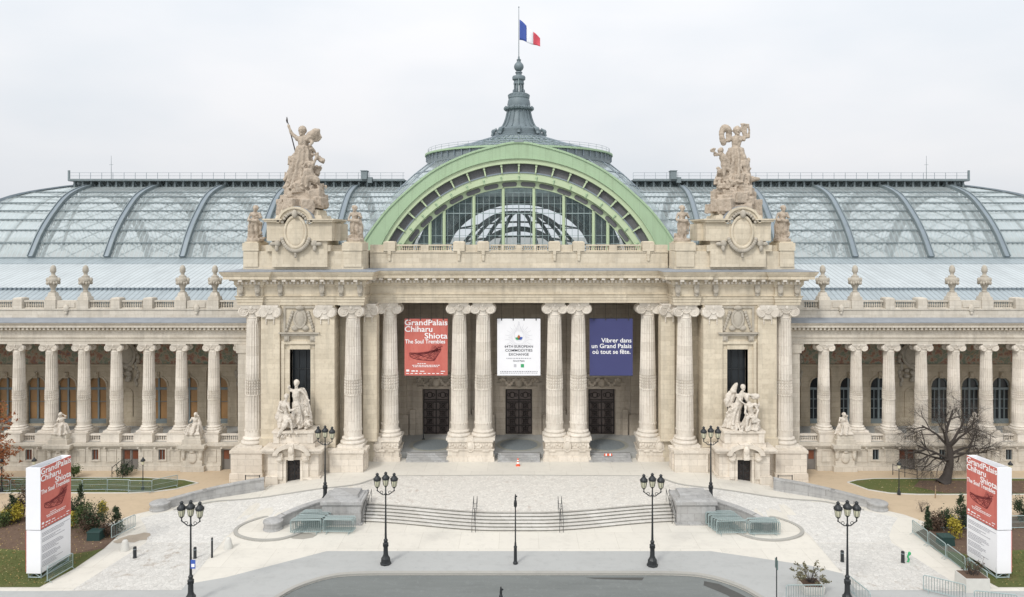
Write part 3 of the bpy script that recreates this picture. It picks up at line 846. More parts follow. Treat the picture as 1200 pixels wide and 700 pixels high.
for s in (-1, 1):
    def X(a, b): return sorted((s*a, s*b))
    w = MB()
    open_wall(w, -24.72, -17.72, YP, 72.5, -1.2, CAPZ+.2, [(-PC-1.0, -PC+1.0, 3.8, 11.45)])
    w.box(-27.0, -24.72, 71.9, 72.5, -1.2, CAPZ+.2); w.box(-17.72, -14.9, 71.9, 72.5, -1.2, CAPZ+.2)
    w.box(-27.0, -24.72, 70.2, 71.9, CAPZ+.01, 16.5); w.box(-17.72, -14.9, 70.2, 71.9, CAPZ+.01, 16.5)
    if s == 1: w = w.mirror_x()
    w.box(*X(26.2, 27.0), 72.5, 79, -1.2, CAPZ+.2); w.box(*X(14.3, 14.9), 71.9, 79.5, -1.2, CAPZ+.2)
    part(w, "pavilion_wall", 'stone')
    # recesses next to the columns are read by their pilasters
    for a, b in ((24.75, 22.95), (19.55, 17.7)):
        ps = MB(); ps.box(*X(a, b), YP-.3, YP, 2.1, CAPZ); ps.box(*X(a+.12, b-.12), YP-.42, YP-.2, 2.1, 3.0)
        part(ps, "pilaster", 'stone')
    for a, b, y0, y1 in ((15.35, 14.0, 71.5, 72.9), (17.5, 16.0, 71.7, 71.9), (26.6, 25.2, 71.7, 71.9)): part(MB().box(*X(a, b), y0, y1, 2.1, CAPZ), "pilaster", 'stone')
    for x in (23.85, 18.62, 14.8):
        k = ionic(.66, CAP1, .52); y = YP-.12 if x > 15 else YP+1.9
        k.xform(Matrix.Translation((s*x, y, CAPZ-CAP1)) @ Matrix.Diagonal((.84, .55 if x > 15 else 1, 1, 1))); part(k, "pilaster_capital", 'pale', smooth=35)
    # tall window with moulded frame
    wi = MB(); wi.box(*X(PC+1.0, PC-1.0), YP+.75, YP+.8, 3.8, 11.45); win = part(wi, "window", 'glass_dark')
    fr = MB()
    for q in (1.0, 1.5):
        d = .1 if q == 1.0 else .2
        for sx in (-1, 1): fr.box(*sorted((s*PC+sx*q, s*PC+sx*(q+(.5 if q == 1 else .28)))), YP-d, YP+(.7 if q == 1 else 0), 2.6, 11.45+q-1.0+.0)
    fr.box(s*PC-1.0, s*PC+1.0, YP-.1, YP+.7, 11.45, 11.85); fr.box(s*PC-1.78, s*PC+1.78, YP-.2, YP, 11.95, 12.25)
    part(fr, "frame", 'stone', win)
    mu = MB()
    for x in (-.34, .34): mu.box(s*PC+x-.035, s*PC+x+.035, YP+.66, YP+.74, 3.8, 11.45)
    for z in (5.4, 7.4, 9.4): mu.box(s*PC-1, s*PC+1, YP+.67, YP+.735, z, z+.08)
    part(mu, "glazing_bars", 'black', win)
    gr = MB()                              # fret strips either side of the frame
    for sx in (-1, 1):
        for i in range(22): gr.box(*sorted((s*PC+sx*2.0, s*PC+sx*2.2)), YP-.06, YP, 6.3+i*.26, 6.45+i*.26)
    part(gr, "fret_strip", 'stone')
    # carved cartouche panel over the window
    ca = MB(); cx = s*PC
    ca.box(cx-1.75, cx+1.75, YP-.32, YP, 12.75, 12.98); ca.box(cx-1.95, cx+1.95, YP-.5, YP, 12.98, 13.12)
    for x in (-1.25, 1.25): ca.box(cx+x-.25, cx+x+.25, YP-.3, YP, 12.25, 12.75); ca.ball((cx+x, YP-.3, 12.5), (.2, .1, .25), 7, 5)
    ca.box(cx-1.6, cx-1.4, YP-.12, YP, 13.12, 15.4); ca.box(cx+1.4, cx+1.6, YP-.12, YP, 13.12, 15.4); ca.box(cx-1.6, cx+1.6, YP-.12, YP, 15.4, 15.6)
    ca.ball((cx, YP-.05, 14.35), (.52, .3, .95), 12, 9); ca.ring((cx, YP-.14, 14.4), .55, .12, 18, 6, sz=1.5)
    ca.ball((cx, YP-.2, 15.45), (.45, .25, .25), 9, 6)
    for sx in (-1, 1):
        for q in range(7): ca.ball((cx+sx*(.75+.09*q), YP-.06, 15.0-.28*q), (.2-.012*q, .14, .2), 7, 5)
        ca.ball((cx+sx*.5, YP-.1, 13.5), (.35, .16, .3), 8, 5)
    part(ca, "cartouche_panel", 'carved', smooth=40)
    # rusticated base
    b = MB()
    b.box(*X(27.3, 14.6), 69.1, 70.4, -1.2, 1.75, .0); b.box(*X(27.45, 14.45), 68.95, 70.5, -1.2, -.15, .05)
    b.box(*X(27.42, 14.5), 69.0, 70.5, 1.75, 2.05)
    for a, c in ((27.25, 24.3), (17.9, 14.75)):
        b.box(*X(a, c), 68.6, 69.6, -1.2, 1.8); b.box(*X(a+.12, c-.12), 68.45, 69.7, -1.2, -.1, .04); b.box(*X(a+.1, c-.1), 68.5, 69.7, 1.8, 2.06)
    for a, c in ((26.95, 24.6), (17.4, 15.0)): b.box(*X(a, c), 68.85, 71.0, 2.04, 2.1)
    part(b, "pavilion_base", 'pale_wall')
    # aedicule with the small door that carries the statue group
    ae = MB(); cx = s*20.95; y0 = 67.35
    open_wall(ae, cx-2.35, cx+2.35, y0, 69.2, -1.2, 2.3, [(cx-.66, cx+.66, -1.2, 1.58)])
    ae.box(cx-2.6, cx-1.35, y0-.25, 69.2, -1.2, .05, .05); ae.box(cx+1.35, cx+2.6, y0-.25, 69.2, -1.2, .05, .05)
    for sx in (-1, 1):
        ae.box(*sorted((cx+sx*.95, cx+sx*1.45)), y0-.15, y0, -.2, 1.7); ae.box(*sorted((cx+sx*.66, cx+sx*.9)), y0-.08, y0, -1.2, 1.58)
        ae.box(*sorted((cx+sx*.9, cx+sx*1.55)), y0-.35, y0, 1.7, 2.3)
        ae.ball((cx+sx*1.2, y0-.3, 1.75), (.3, .2, .3), 8, 6)
        ae.box(*sorted((cx+sx*1.7, cx+sx*2.75)), y0-.45, 69.2, 2.3, 2.52); ae.box(*sorted((cx+sx*1.6, cx+sx*2.85)), y0-.6, 69.2, 2.52, 2.68)
    ae.box(cx-1.0, cx+1.0, y0-.1, y0, 1.6, 1.85)
    arc = [(cx+1.75*math.cos(a), 2.12+1.05*math.sin(a)) for a in [math.pi*i/14 for i in range(15)]]
    arc_i = [(cx+1.3*math.cos(a), 2.12+.68*math.sin(a)) for a in [math.pi*i/14 for i in range(15)]]
    ae.prism(arc + arc_i[::-1], y0-.6, 69.2)
    ae.prism(arc_i[::1] + [(cx-1.3, 2.1), (cx+1.3, 2.1)], y0-.1, 69.2)
    ae.box(cx-.25, cx+.25, y0-.75, y0, 1.75, 3.2, .04); ae.ball((cx, y0-.7, 2.6), (.28, .2, .4), 8, 6)
    ae.box(cx-2.0, cx+2.0, y0+.05, 69.2, 2.3, 3.1); ae.box(cx-1.6, cx+1.6, y0+.1, 69.2, 3.1, 4.0); ae.box(cx-1.85, cx-1.3, y0-.02, 69.2, 3.12, 4.05); ae.box(cx+1.3, cx+1.85, y0-.02, 69.2, 3.12, 4.05)
    ae.box(cx-1.95, cx+1.95, y0-.1, 69.3, 4.05, 4.25)
    part(ae, "statue_aedicule", 'pale_wall', smooth=35)
    dd = MB(); dd.box(cx-.66, cx+.66, y0+.4, y0+.45, -1.0, 1.58); do = part(dd, "small_door", 'iron')
    dq = MB(); dq.box(cx-.03, cx+.03, y0+.34, y0+.4, -1.0, 1.58)
    for lx in (-.33, .33):
        for z in (-.1, .55, 1.15): dq.ring((cx+lx, y0+.37, z), .2, .03, 10, 4)
    part(dq, "grille", 'black', do)
# --- attic over the porch
at_ = MB(); at_.box(-14.85, 14.85, YC+.35, 74.2, 19.1, 20.7); at_.box(-14.85, 14.85, YC+.25, 74.2, 20.7, 20.82)
at_.box(-14.85, 14.85, YC+.28, 74.2, 19.1, 19.45)
part(at_, "attic_wall", 'stone')
def baluster_run(x0, x1, y, z0, z1, pitch, r, m=None):
    m = m or MB(); n = max(1, round((x1-x0)/pitch)); h = z1-z0
    for i in range(n):
        x = x0 + (i+.5)*(x1-x0)/n
        m.lathe([(r*.8, 0), (r*.8, h*.08), (r*.5, h*.12), (r, h*.35), (r*.9, h*.5), (r*.45, h*.78), (r*.8, h*.86), (r*.8, h)], (x, y, z0), 7)
    return m
def balustrade(segs, y, d, z0, z1, pitch, r, mat, zb=.1, zt=.14):
    for x0, x1 in segs:
        m = baluster_run(x0, x1, y+d/2, z0+zb, z1-zt, pitch, r)
        m.box(x0, x1, y, y+d, z0, z0+zb); m.box(x0, x1, y-.05, y+d+.05, z1-zt, z1)
        part(m, "balustrade", mat, smooth=40)
balustrade([(-12.2, -9.8), (-9.0, -6.7), (-2.85, -1.75), (-1.5, -.35), (.35, 1.5), (1.75, 2.85), (6.7, 9.0), (9.8, 12.2)], YC+.4, .34, 20.83, 21.5, .225, .085, 'stone')
for x, w in ((-9.4, .4), (9.4, .4), (-1.62, .12), (1.62, .12), (0, .35), (-14.17, .67), (14.17, .67), (-4.75, .6), (4.75, .6)):
    part(MB().box(x-w, x+w, YC+.35, 73.0, 20.82, 21.48), "parapet_pier", 'stone')
for x in (-12.9, -5.97, -3.55, 3.55, 5.97, 12.9):
    b = MB(); b.box(x-.58, x+.58, YC+.15, 73.3, 20.86, 21.75); b.box(x-.5, x+.5, YC+.2, 73.3, 21.75, 21.83, .05)
    b.box(x-.12, x+.12, YC+.2, YC+.35, 19.9, 20.86); b.box(x-.16, x+.16, YC+.15, YC+.35, 20.5, 20.86)
    part(b, "parapet_block", 'stone')
# --- pavilion attics
for s in (-1, 1):
    def X(a, b): return sorted((s*a, s*b))
    m = MB(); c = 21.25
    m.box(*X(26.5, 15.0), 69.75, 74.5, 19.1, 20.9)
    m.box(*X(26.5, 14.95), 69.7, 74.5, 19.1, 19.4)
    m.box(*X(26.4, 25.05), 69.6, 72.2, 19.4, 20.95); m.box(*X(26.5, 24.95), 69.5, 72.3, 20.95, 21.7); m.box(*X(26.35, 25.1), 69.65, 72.2, 21.7, 21.82)
    m.box(*X(16.85, 15.1), 69.6, 72.2, 19.4, 20.95); m.box(*X(16.95, 15.0), 69.5, 72.3, 20.95, 21.7); m.box(*X(16.8, 15.2), 69.65, 72.2, 21.7, 21.82)
    m.box(*X(25.0, 17.0), 70.1, 73.0, 20.9, 21.45)
    m.box(*X(23.6, 18.3), 69.3, 73.6, 19.4, 21.9); m.box(*X(24.2, 23.0), 69.35, 73.4, 20.9, 21.5); m.box(*X(18.9, 18.0), 69.35, 73.4, 20.9, 21.5)
    m.box(*X(24.0, 17.8), 69.05, 73.8, 21.9, 23.55)
    m.prism([(s*17.8, 21.9), (s*17.3, 21.9), (s*17.3, 23.55), (s*17.8, 23.55)], 70.2, 73.4)
    part(m, "pavilion_attic", 'stone')
    k = MB(); hw = 1.5; cx = s*c
    prof = [(0, 23.55), (.1, 23.6), (.12, 23.72), (.42, 23.85), (.45, 23.95), (0, 24.0)]
    for a, b in ((24.0, c+hw), (c-hw, 17.8)):
        x0, x1 = X(a, b)
        k.box(x0, x1, 68.95, 73.9, 23.55, 23.7); k.box(x0-.15, x1+.15, 68.7, 74.0, 23.7, 23.86); k.box(x0-.3, x1+.3, 68.6, 74.1, 23.86, 24.0)
    for r0, r1, y in ((hw-.02, hw+.2, 68.7), (hw-.28, hw-.02, 68.88)):
        A = [math.pi*i/16 for i in range(17)]
        k.prism([(cx+r1*math.cos(a), 23.62+r1*.9*math.sin(a)) for a in A] + [(cx+r0*math.cos(a), 23.62+r0*.9*math.sin(a)) for a in A[::-1]], y, 73.5)
    part(k, "attic_cornice", 'stone')
    ld = MB(); A = [math.pi*i/16 for i in range(17)]
    ld.prism([(cx+(hw+.26)*math.cos(a), 23.62+(hw+.26)*.9*math.sin(a)) for a in A] + [(cx+(hw+.19)*math.cos(a), 23.62+(hw+.19)*.9*math.sin(a)) for a in A[::-1]], 69.1, 72.9)
    part(ld, "hood_flashing", 'lead')
    ov = MB(); ov.ball((cx, 69.05, 22.72), (.93, .16, 1.42), 24, 10); o = part(ov, "oval_medallion", 'stone', smooth=60)
    ov = MB(); ov.ring((cx, 69.0, 22.72), 1.0, .13, 36, 8, sz=1.48); part(ov, "moulding", 'stone', o, 60)
    gl = MB()
    for i in range(19):
        a = math.pi*(1.12 + .76*i/18); gl.ball((cx+1.38*math.cos(a), 68.98, 22.72+1.78*math.sin(a)), (.2, .16, .2), 8, 6)
    for sx in (-1, 1):
        gl.ball((cx+sx*1.75, 69.1, 21.65), (.34, .22, .36), 8, 6); gl.ball((cx+sx*1.8, 69.05, 21.2), (.2, .16, .34), 8, 6); gl.ball((cx+sx*2.2, 69.1, 21.6), (.3, .16, .2), 8, 6)
        for q in range(6): gl.ball((cx+sx*(.25+.19*q), 68.85, 24.55-.035*q*q), (.16, .12, .15), 7, 5)
    gl.ball((cx, 68.75, 24.45), (.28, .25, .42), 9, 6)
    for q in range(3): gl.ball((cx, 69.0, 20.85-.22*q), (.14, .12, .15), 7, 5)
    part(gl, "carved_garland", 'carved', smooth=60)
    rb = MB()
    rb.box(*X(23.4, 18.9), 69.6, 73.4, 24.0, 24.35, .1); rb.box(*X(23.0, 19.3), 69.8, 73.2, 24.35, 24.9, .12)
    part(rb, "statue_plinth", 'stone')

# --- wings
WF = 72.7
wing_cols = WCOL
for s in (-1, 1):
    def X(a, b): return sorted((s*a, s*b))
    XE = 76.5
    path = [(s*26.9, WF), (s*XE, WF)]
    if s < 0: path = path[::-1]
    e = MB()
    e.sweep(path, [(-1.4, 11.53), (0, 11.53), (0, 11.8), (.05, 11.82), (.05, 12.05), (.14, 12.2), (.02, 12.22), (.02, 12.85), (.1, 12.9), (.16, 12.96), (.16, 13.2), (.62, 13.24), (.62, 13.45), (.78, 13.66), (.8, 13.72), (-1.4, 13.75)])
    part(e, "wing_entablature", 'wing')
    ld = MB(); ld.sweep(path, [(-.75, 13.752), (.82, 13.722), (.83, 13.78), (-.4, 14.12), (-.75, 14.12)]); part(ld, "cornice_flashing", 'lead')
    d = MB(); run(d, path, .42, .22, .12, .5, 13.0, 13.225); part(d, "dentils", 'wing')
    # parapet: attic wall, balustrades and piers
    a = MB(); a.box(*X(26.9, XE), 73.2, 74.3, 13.75, 15.0); a.box(*X(26.9, XE), 73.1, 74.3, 14.9, 15.02); part(a, "parapet_wall", 'wing')
    urn_i = (0, 1, 4, 5, 8, 9, 12, 13)
    piers = [wing_cols[0]-2.2] + wing_cols
    segs = []
    for i, x in enumerate(wing_cols):
        w = .58 if i in urn_i else .46
        pm = MB(); pm.box(s*x-w, s*x+w, 73.08, 74.2, 15.02, 15.9 if i in urn_i else 16.05)
        if i not in urn_i: pm.box(s*x-.4, s*x+.4, 73.12, 74.1, 16.05, 16.12, .05)
        part(pm, "parapet_pier", 'wing')
        if i+1 < len(wing_cols):
            x1 = wing_cols[i+1]; solid = i in (0, 4, 8, 12)
            if solid:
                pm = MB(); pm.box(*X(x+.6, x1-.6), 73.2, 74.0, 15.02, 15.82); pm.box(*X(x+.8, x1-.8), 73.14, 73.25, 15.15, 15.65)
                pm.ball((s*(x+x1)/2, 73.1, 15.05), (.3, .15, .4), 8, 5); pm.ball((s*(x+x1)/2, 73.1, 14.6), (.14, .1, .2), 7, 5); part(pm, "parapet_panel", 'wing', smooth=40)
            else: segs.append(tuple(X(x+.62, x1-.62)))
    part(MB().box(*X(27.2, wing_cols[0]-2.1), 73.15, 74.1, 15.02, 15.85), "parapet_panel", 'wing')
    segs.append(tuple(X(wing_cols[0]-2.1, wing_cols[0]-.62)))
    balustrade(segs, 73.3, .34, 15.02, 15.85, .24, .09, 'wing')
    up_ = MB(); up_.box(*X(26.9, XE), 74.4, 74.6, 13.8, 15.72); part(up_, "gutter_shade_box", 'steel_dark')  # box added behind the balusters; its dark colour stands for the gutter's shade
    # gallery: floor, back wall with arched windows and niches, ceiling
    f = MB(); f.box(*X(26.9, XE), 72.6, 78.6, 1.2, 1.79); part(f, "gallery_floor", 'porch_floor')
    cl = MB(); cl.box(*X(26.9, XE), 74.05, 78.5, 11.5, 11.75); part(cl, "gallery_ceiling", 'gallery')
    mids = [x - 1.64 for x in wing_cols] + [wing_cols[-1]+1.64]
    wins = [m for i, m in enumerate(mids) if i not in (0, 4, 9, 13)]
    HW, WZ0, WZS = .98, 2.0, 6.1
    bw = MB()
    lo, hi = X(26.9, XE)
    open_wall(bw, lo, hi, 78.5, 79.1, 1.2, WZS, [(s*m-HW, s*m+HW, WZ0, WZS) for m in wins])
    cur = lo
    for m in sorted(s*m for m in wins):
        A = [math.pi*i/12 for i in range(13)]
        bw.box(cur, m-HW, 78.5, 79.1, WZS, 11.6)
        bw.prism([(m-HW, WZS), (m-HW, 11.6), (m+HW, 11.6), (m+HW, WZS)] + [(m+HW*math.cos(a), WZS+HW*math.sin(a)) for a in A[1:-1]], 78.5, 79.1)
        cur = m+HW
    bw.box(cur, hi, 78.5, 79.1, WZS, 11.6)
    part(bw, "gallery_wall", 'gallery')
    tr = MB()
    tr.box(lo, hi, 78.2, 78.5, 8.3, 8.5); tr.box(lo, hi, 78.3, 78.5, 8.1, 8.3); tr.box(lo, hi, 78.3, 78.5, 10.9, 11.1)
    for x in wing_cols:
        tr.box(s*x-.4, s*x+.4, 78.32, 78.5, 1.8, 8.1); tr.box(s*x-.5, s*x+.5, 78.25, 78.5, 7.7, 8.1); tr.box(s*x-.48, s*x+.48, 78.27, 78.5, 1.8, 2.5)
    for m in wins:
        tr.box(s*m-.22, s*m+.22, 78.25, 78.5, WZS+HW-.1, WZS+HW+.55)
        tr.ball((s*m, 78.25, WZS+HW+.3), (.2, .14, .28), 7, 5)
        A = [math.pi*i/12 for i in range(13)]
        tr.prism([(s*m+(HW+.2)*math.cos(a), WZS+(HW+.2)*math.sin(a)) for a in A] + [(s*m+(HW+.02)*math.cos(a), WZS+(HW+.02)*math.sin(a)) for a in A[::-1]], 78.42, 78.5)
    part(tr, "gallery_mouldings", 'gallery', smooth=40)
    fz = MB(); fz.box(lo, hi, 78.44, 78.5, 8.52, 10.88); part(fz, "painted_frieze", 'frieze')
    # carved trophies over the two blank bays, a shallow niche below the outer one
    for i in (0, 4, 9, 13):
        m = s*mids[i]; t = MB()
        t.ball((m, 78.35, 9.6), (.85, .3, 1.15), 14, 9); t.ring((m, 78.2, 9.6), .95, .16, 22, 6, sz=1.3)
        for sx in (-1, 1):
            for q in range(12):
                t.ball((m+sx*(1.15+.16*math.sin(q*1.7)), 78.3, 11.0-.42*q), (.30-.012*q, .2, .3), 7, 5)
            t.ball((m+sx*.6, 78.25, 11.0), (.5, .25, .4), 8, 6)
            t.box(*sorted((m+sx*1.25, m+sx*1.42)), 78.36, 78.5, 4.3, 6.4)
        for q in range(8): t.ball((m+.5*math.sin(q*2.2), 78.3, 8.2-.2*q), (.34, .2, .24), 7, 5)
        part(t, "carved_trophy", 'carved', smooth=60)
        if i:
            n = MB(); A = [math.pi*k/12 for k in range(13)]
            n.prism([(m-.62, 2.9), (m-.62, 5.3)] + [(m-.62*math.cos(a), 5.3+.62*math.sin(a)) for a in A[1:-1]] + [(m+.62, 5.3), (m+.62, 2.9), (m+.5, 2.9), (m+.5, 5.3)] + [(m+.5*math.cos(a), 5.3+.5*math.sin(a)) for a in A[1:-1]] + [(m-.5, 5.3), (m-.5, 2.9)], 78.38, 78.5)
            part(n, "niche_frame", 'gallery')
    for m in wins:
        A = [math.pi*i/12 for i in range(13)]
        w = MB(); w.prism([(s*m-HW, WZ0), (s*m+HW, WZ0)] + [(s*m+HW*math.cos(a), WZS+HW*math.sin(a)) for a in A], 78.88, 78.92)
        wo = part(w, "arched_window", 'pane_wood' if s < 0 else 'glass_dark')
        fr = MB()
        fr.box(s*m-.09, s*m+.09, 78.74, 78.87, WZ0, WZS+HW-.03)
        fr.box(s*m-HW, s*m+HW, 78.75, 78.868, WZS-.45, WZS-.2); fr.box(s*m-HW, s*m+HW, 78.745, 78.872, WZ0, WZ0+.5)
        if s > 0:
            for x in (-.5, .5): fr.box(s*m+x-.04, s*m+x+.04, 78.76, 78.865, WZ0+.5, WZS-.45)
            for z in (3.6, 4.6): fr.box(s*m-HW, s*m+HW, 78.765, 78.862, z, z+.06)
            fr.prism([(s*m+HW*math.cos(a), WZS+HW*math.sin(a)) for a in A] + [(s*m+(HW-.13)*math.cos(a), WZS+(HW-.13)*math.sin(a)) for a in A[::-1]], 78.755, 78.871)
        else:
            fr.box(s*m-HW, s*m-HW+.08, 78.755, 78.866, WZ0, WZS); fr.box(s*m+HW-.08, s*m+HW, 78.755, 78.866, WZ0, WZS)
            fr.box(s*m-HW, s*m+HW, 78.77, 78.86, 4.35, 4.40)
        part(fr, "frame", 'steel_dark', wo)
    # plinth wall with small windows and doors
    pw = MB()
    smalls = [35.4, 42.0, 48.6, 55.2]; doors = [28.7, 38.6, 51.9]
    holes = [(s*x-.33, s*x+.33, .15, 1.2) for x in smalls] + [(s*x-.86, s*x+.86, -1.2, 1.22) for x in doors]
    open_wall(pw, lo, hi, 71.95, 72.7, -1.2, 1.45, holes)
    part(pw, "plinth_wall", 'wing')
    tm = MB()
    segx = sorted(h[:2] for h in holes if h[2] < -1); cur = lo
    for a, b in segx + [(hi, hi)]:
        tm.box(cur, a, 71.82, 71.95, -1.2, -.42); cur = b
    tm.box(lo, hi, 71.75, 72.7, 1.45, 1.6); tm.box(lo, hi, 71.65, 72.75, 1.6, 1.78)
    run(tm, [(lo, 71.75), (hi, 71.75)], 1.64, .16, 0, .16, 1.32, 1.46)
    peds = [mids[0]+.45 if False else 32.2, 45.4, 58.6]
    for x in peds:
        tm.box(s*x-1.15, s*x+1.15, 71.45, 71.95, -1.2, -.35); tm.box(s*x-.95, s*x+.95, 71.55, 71.95, -.35, 1.3)
        tm.box(s*x-1.25, s*x+1.25, 71.2, 72.2, 1.3, 1.47); tm.box(s*x-1.35, s*x+1.35, 71.1, 72.3, 1.47, 1.79)
        tm.box(s*x-.95, s*x+.95, 71.35, 72.9, 1.79, 2.25); tm.box(s*x-.8, s*x+.8, 71.5, 72.8, 2.25, 2.75, .03)
        for q in (-1, 1): tm.ball((s*x+q*.85, 71.45, .75), (.2, .14, .5), 8, 6); tm.ball((s*x+q*.85, 71.45, 1.15), (.25, .16, .2), 8, 6)
        tm.ball((s*x, 71.5, .5), (.45, .12, .6), 10, 7); tm.ball((s*x, 71.45, 1.1), (.3, .14, .2), 8, 6)
    pan = [(33.6, 34.7), (36.3, 37.3), (39.9, 41.0), (43.0, 44.0), (46.9, 47.9), (49.5, 50.6), (30.0, 31.0)]
    for a, b in pan:
        x0, x1 = X(a, b)
        for q in ((x0, x1, -.1, 0), (x0, x1, 1.1, 1.2), (x0, x0+.1, 0, 1.1), (x1-.1, x1, 0, 1.1)): tm.box(q[0], q[1], 71.89, 71.95, q[2], q[3])
    part(tm, "plinth_mouldings", 'wing', smooth=40)
    for x in smalls:
        w = MB(); w.box(s*x-.33, s*x+.33, 72.1, 72.14, .15, 1.2); wo = part(w, "small_window", 'pane_red' if s < 0 else 'glass_dark')
        fr = MB()
        for q in ((-.33, -.27), (-.03, .03), (.27, .33)): fr.box(s*x+q[0], s*x+q[1], 72.04, 72.1, .15, 1.2)
        part(fr, "frame", 'steel_dark', wo)
        sf = MB()
        for q in ((-.47, -.33), (.33, .47)): sf.box(s*x+q[0], s*x+q[1], 71.88, 71.95, .02, 1.32)
        sf.box(s*x-.33, s*x+.33, 71.88, 71.95, 1.2, 1.32); sf.box(s*x-.33, s*x+.33, 71.85, 71.95, .02, .15)
        part(sf, "stone_surround", 'wing', wo)
    for x in doors:
        w = MB(); w.box(s*x-.86, s*x+.86, 72.3, 72.35, -.9, 1.22); do = part(w, "service_door", 'stake' if False else 'door_grey')
        pn = MB()
        for lx in (-.42, .42): pn.box(s*x+lx-.27, s*x+lx+.27, 72.27, 72.3, .15, 1.0)
        part(pn, "pane", 'pane_red', do)
        fr = MB()
        for q in ((-.86, -.78), (-.04, .04), (.78, .86)): fr.box(s*x+q[0], s*x+q[1], 72.2, 72.28, -.9, 1.22)
        fr.box(s*x-.78, s*x+.78, 72.2, 72.28, 1.08, 1.22)
        part(fr, "frame", 'steel_dark' if False else 'door_frame', do)
    # white blocks under the columns and low balustrades between
    for x in wing_cols: blk = MB(); blk.box(s*x-.92, s*x+.92, 72.2, 74.4, 1.79, 2.66); blk.box(s*x-.97, s*x+.97, 72.15, 74.45, 2.62, 2.70); part(blk, "column_block", 'pale')
    sg = []
    ped = [p_ for p_ in peds]
    for i, x in enumerate(wing_cols[:-1]):
        sg.append(tuple(X(x+.95, wing_cols[i+1]-.95)))
    sg.append(tuple(X(28.0, wing_cols[0]-.95)))
    balustrade(sg, 72.7, .3, 1.8, 2.5, .22, .08, 'pale')
    an = MB(); an.box(*X(26.9, 28.0), 72.3, 78.5, 1.79, 11.55); an.box(*X(27.0, 28.15), 72.2, 74.2, 10.7, 11.5)
    k = ionic(.5, .85, .3); k.xform(Matrix.Translation((s*27.75, 73.2, 10.66))); an.add(k.v, k.f)
    part(an, "gallery_anta", 'wing', smooth=35)
    body = MB(); body.box(lo, hi, 79.1, 92, -1.2, 14.4); part(body, "wing_rear_block", 'gallery')

# ------------------------------------------------------------------ roofs of the palace
AX = 107.0
prof_n = smooth_curve([(15.0, 19.58), (13.1, 22.5), (10.7, 25.1), (7.4, 27.7), (3.0, 29.25), (0.0, 29.6)], 5)   # (distance from axis, z)
XH = 61.9
ARCH_PX = [(0, 167), (21.5, 169.8), (63.5, 182), (104.5, 202.8), (146.5, 238), (168, 263), (183, 285.5), (194, 306)]
YA = 84.0
arch_half = [(dx*YA/F, CAM_Z-(py-275)*YA/F) for dx, py in ARCH_PX]
_full = smooth_curve([(-x, z) for x, z in arch_half[::-1]] + arch_half[1:], 5)
arch_half = [tuple(p) for p in _full[len(_full)//2:]]
arch = [(-x, z) for x, z in arch_half[::-1]] + arch_half[1:]          # left to right over the crown
def circle_arch(d):
    """inner bands are true circular arcs"""
    top, hw = 186 + (d-1.86)*9.2, 160.5 - (d-1.86)*9.2
    h = 286 - top; Rr = (hw*hw + h*h)/(2*h); cy = top + Rr
    th = math.acos(max(-1, min(1, (cy-304)/Rr))); n = len(arch)
    return [(Rr*math.sin(lerp(-th, th, i/(n-1)))*YA/F, CAM_Z - (cy - Rr*math.cos(lerp(-th, th, i/(n-1))) - 275)*YA/F) for i in range(n)]
def offset(poly, d):
    if d > 1.0 and poly is arch: return circle_arch(d)
    out = []
    for i, p in enumerate(poly):
        a = Vector(poly[max(0, i-1)]); b = Vector(poly[min(len(poly)-1, i+1)]); t = (b-a).normalized(); n = Vector((t.y, -t.x))
        out.append((p[0]+n.x*d, p[1]+n.y*d))
    return out
def barrel_x(z):                         # half width of the transept vault at height z
    z = min(z, arch_half[0][1]-.05)
    return interp(sorted((q[1], q[0]) for q in arch_half), z) * 1.10
def band(m, d0, d1, y0, y1):
    a, b = offset(arch, d0), offset(arch, d1); n = len(a)
    for i in range(n-1):
        q = [a[i], a[i+1], b[i+1], b[i]]
        v = [(x, y0, z) for x, z in q] + [(x, y1, z) for x, z in q]
        f = [(0,1,2,3), (7,6,5,4), (0,4,5,1), (3,2,6,7)]
        if i == 0: f.append((0,3,7,4))
        if i == n-2: f.append((1,5,6,2))
        m.add(v, f)
    return m

# low roofs in front of the nave
for s in (-1, 1):
    def X(a, b): return sorted((s*a, s*b))
    lo, hi = X(19.8, 90)
    z1 = MB(); z1.add([(lo, 74.6, 14.3), (hi, 74.6, 14.3), (hi, 80.0, 16.45), (lo, 80.0, 16.45)], [(0,1,2,3)]); part(z1, "eaves_roof", 'zinc')
    gt = MB(); gt.box(lo, hi, 79.95, 80.2, 16.2, 16.62)
    for i in range(int((hi-lo)/.5)): gt.box(lo+i*.5, lo+i*.5+.2, 79.75, 79.95, 16.42, 16.66)
    part(gt, "roof_gutter", 'steel')
    z2 = MB(); z2.add([(lo, 80.2, 16.6), (hi, 80.2, 16.6), (hi, 89.6, 18.85), (lo, 89.6, 18.85)], [(0,1,2,3)]); part(z2, "lean_to_roof", 'zinc_pale')
    z3 = MB(); z3.box(lo, hi, 89.6, 89.7, 18.5, 18.93); z3.add([(lo, 89.7, 18.93), (hi, 89.7, 18.93), (hi, 92.1, 19.5), (lo, 92.1, 19.5)], [(0,1,2,3)]); part(z3, "valley_roof", 'zinc')
    sl = MB(); sl.box(lo, s*77.5 if s > 0 else hi, 91.9, 92.15, 19.35, 19.62) if s > 0 else sl.box(-77.5, hi, 91.9, 92.15, 19.35, 19.62)
    part(sl, "nave_sill", 'steel_dark')
fr_ = MB(); fr_.box(-19.8, 19.8, 74.2, 91.5, 19.9, 20.4); part(fr_, "flat_roof", 'lead')
fr_ = MB(); fr_.box(-90, 90, 92.2, 121.8, 18.6, 19.0)
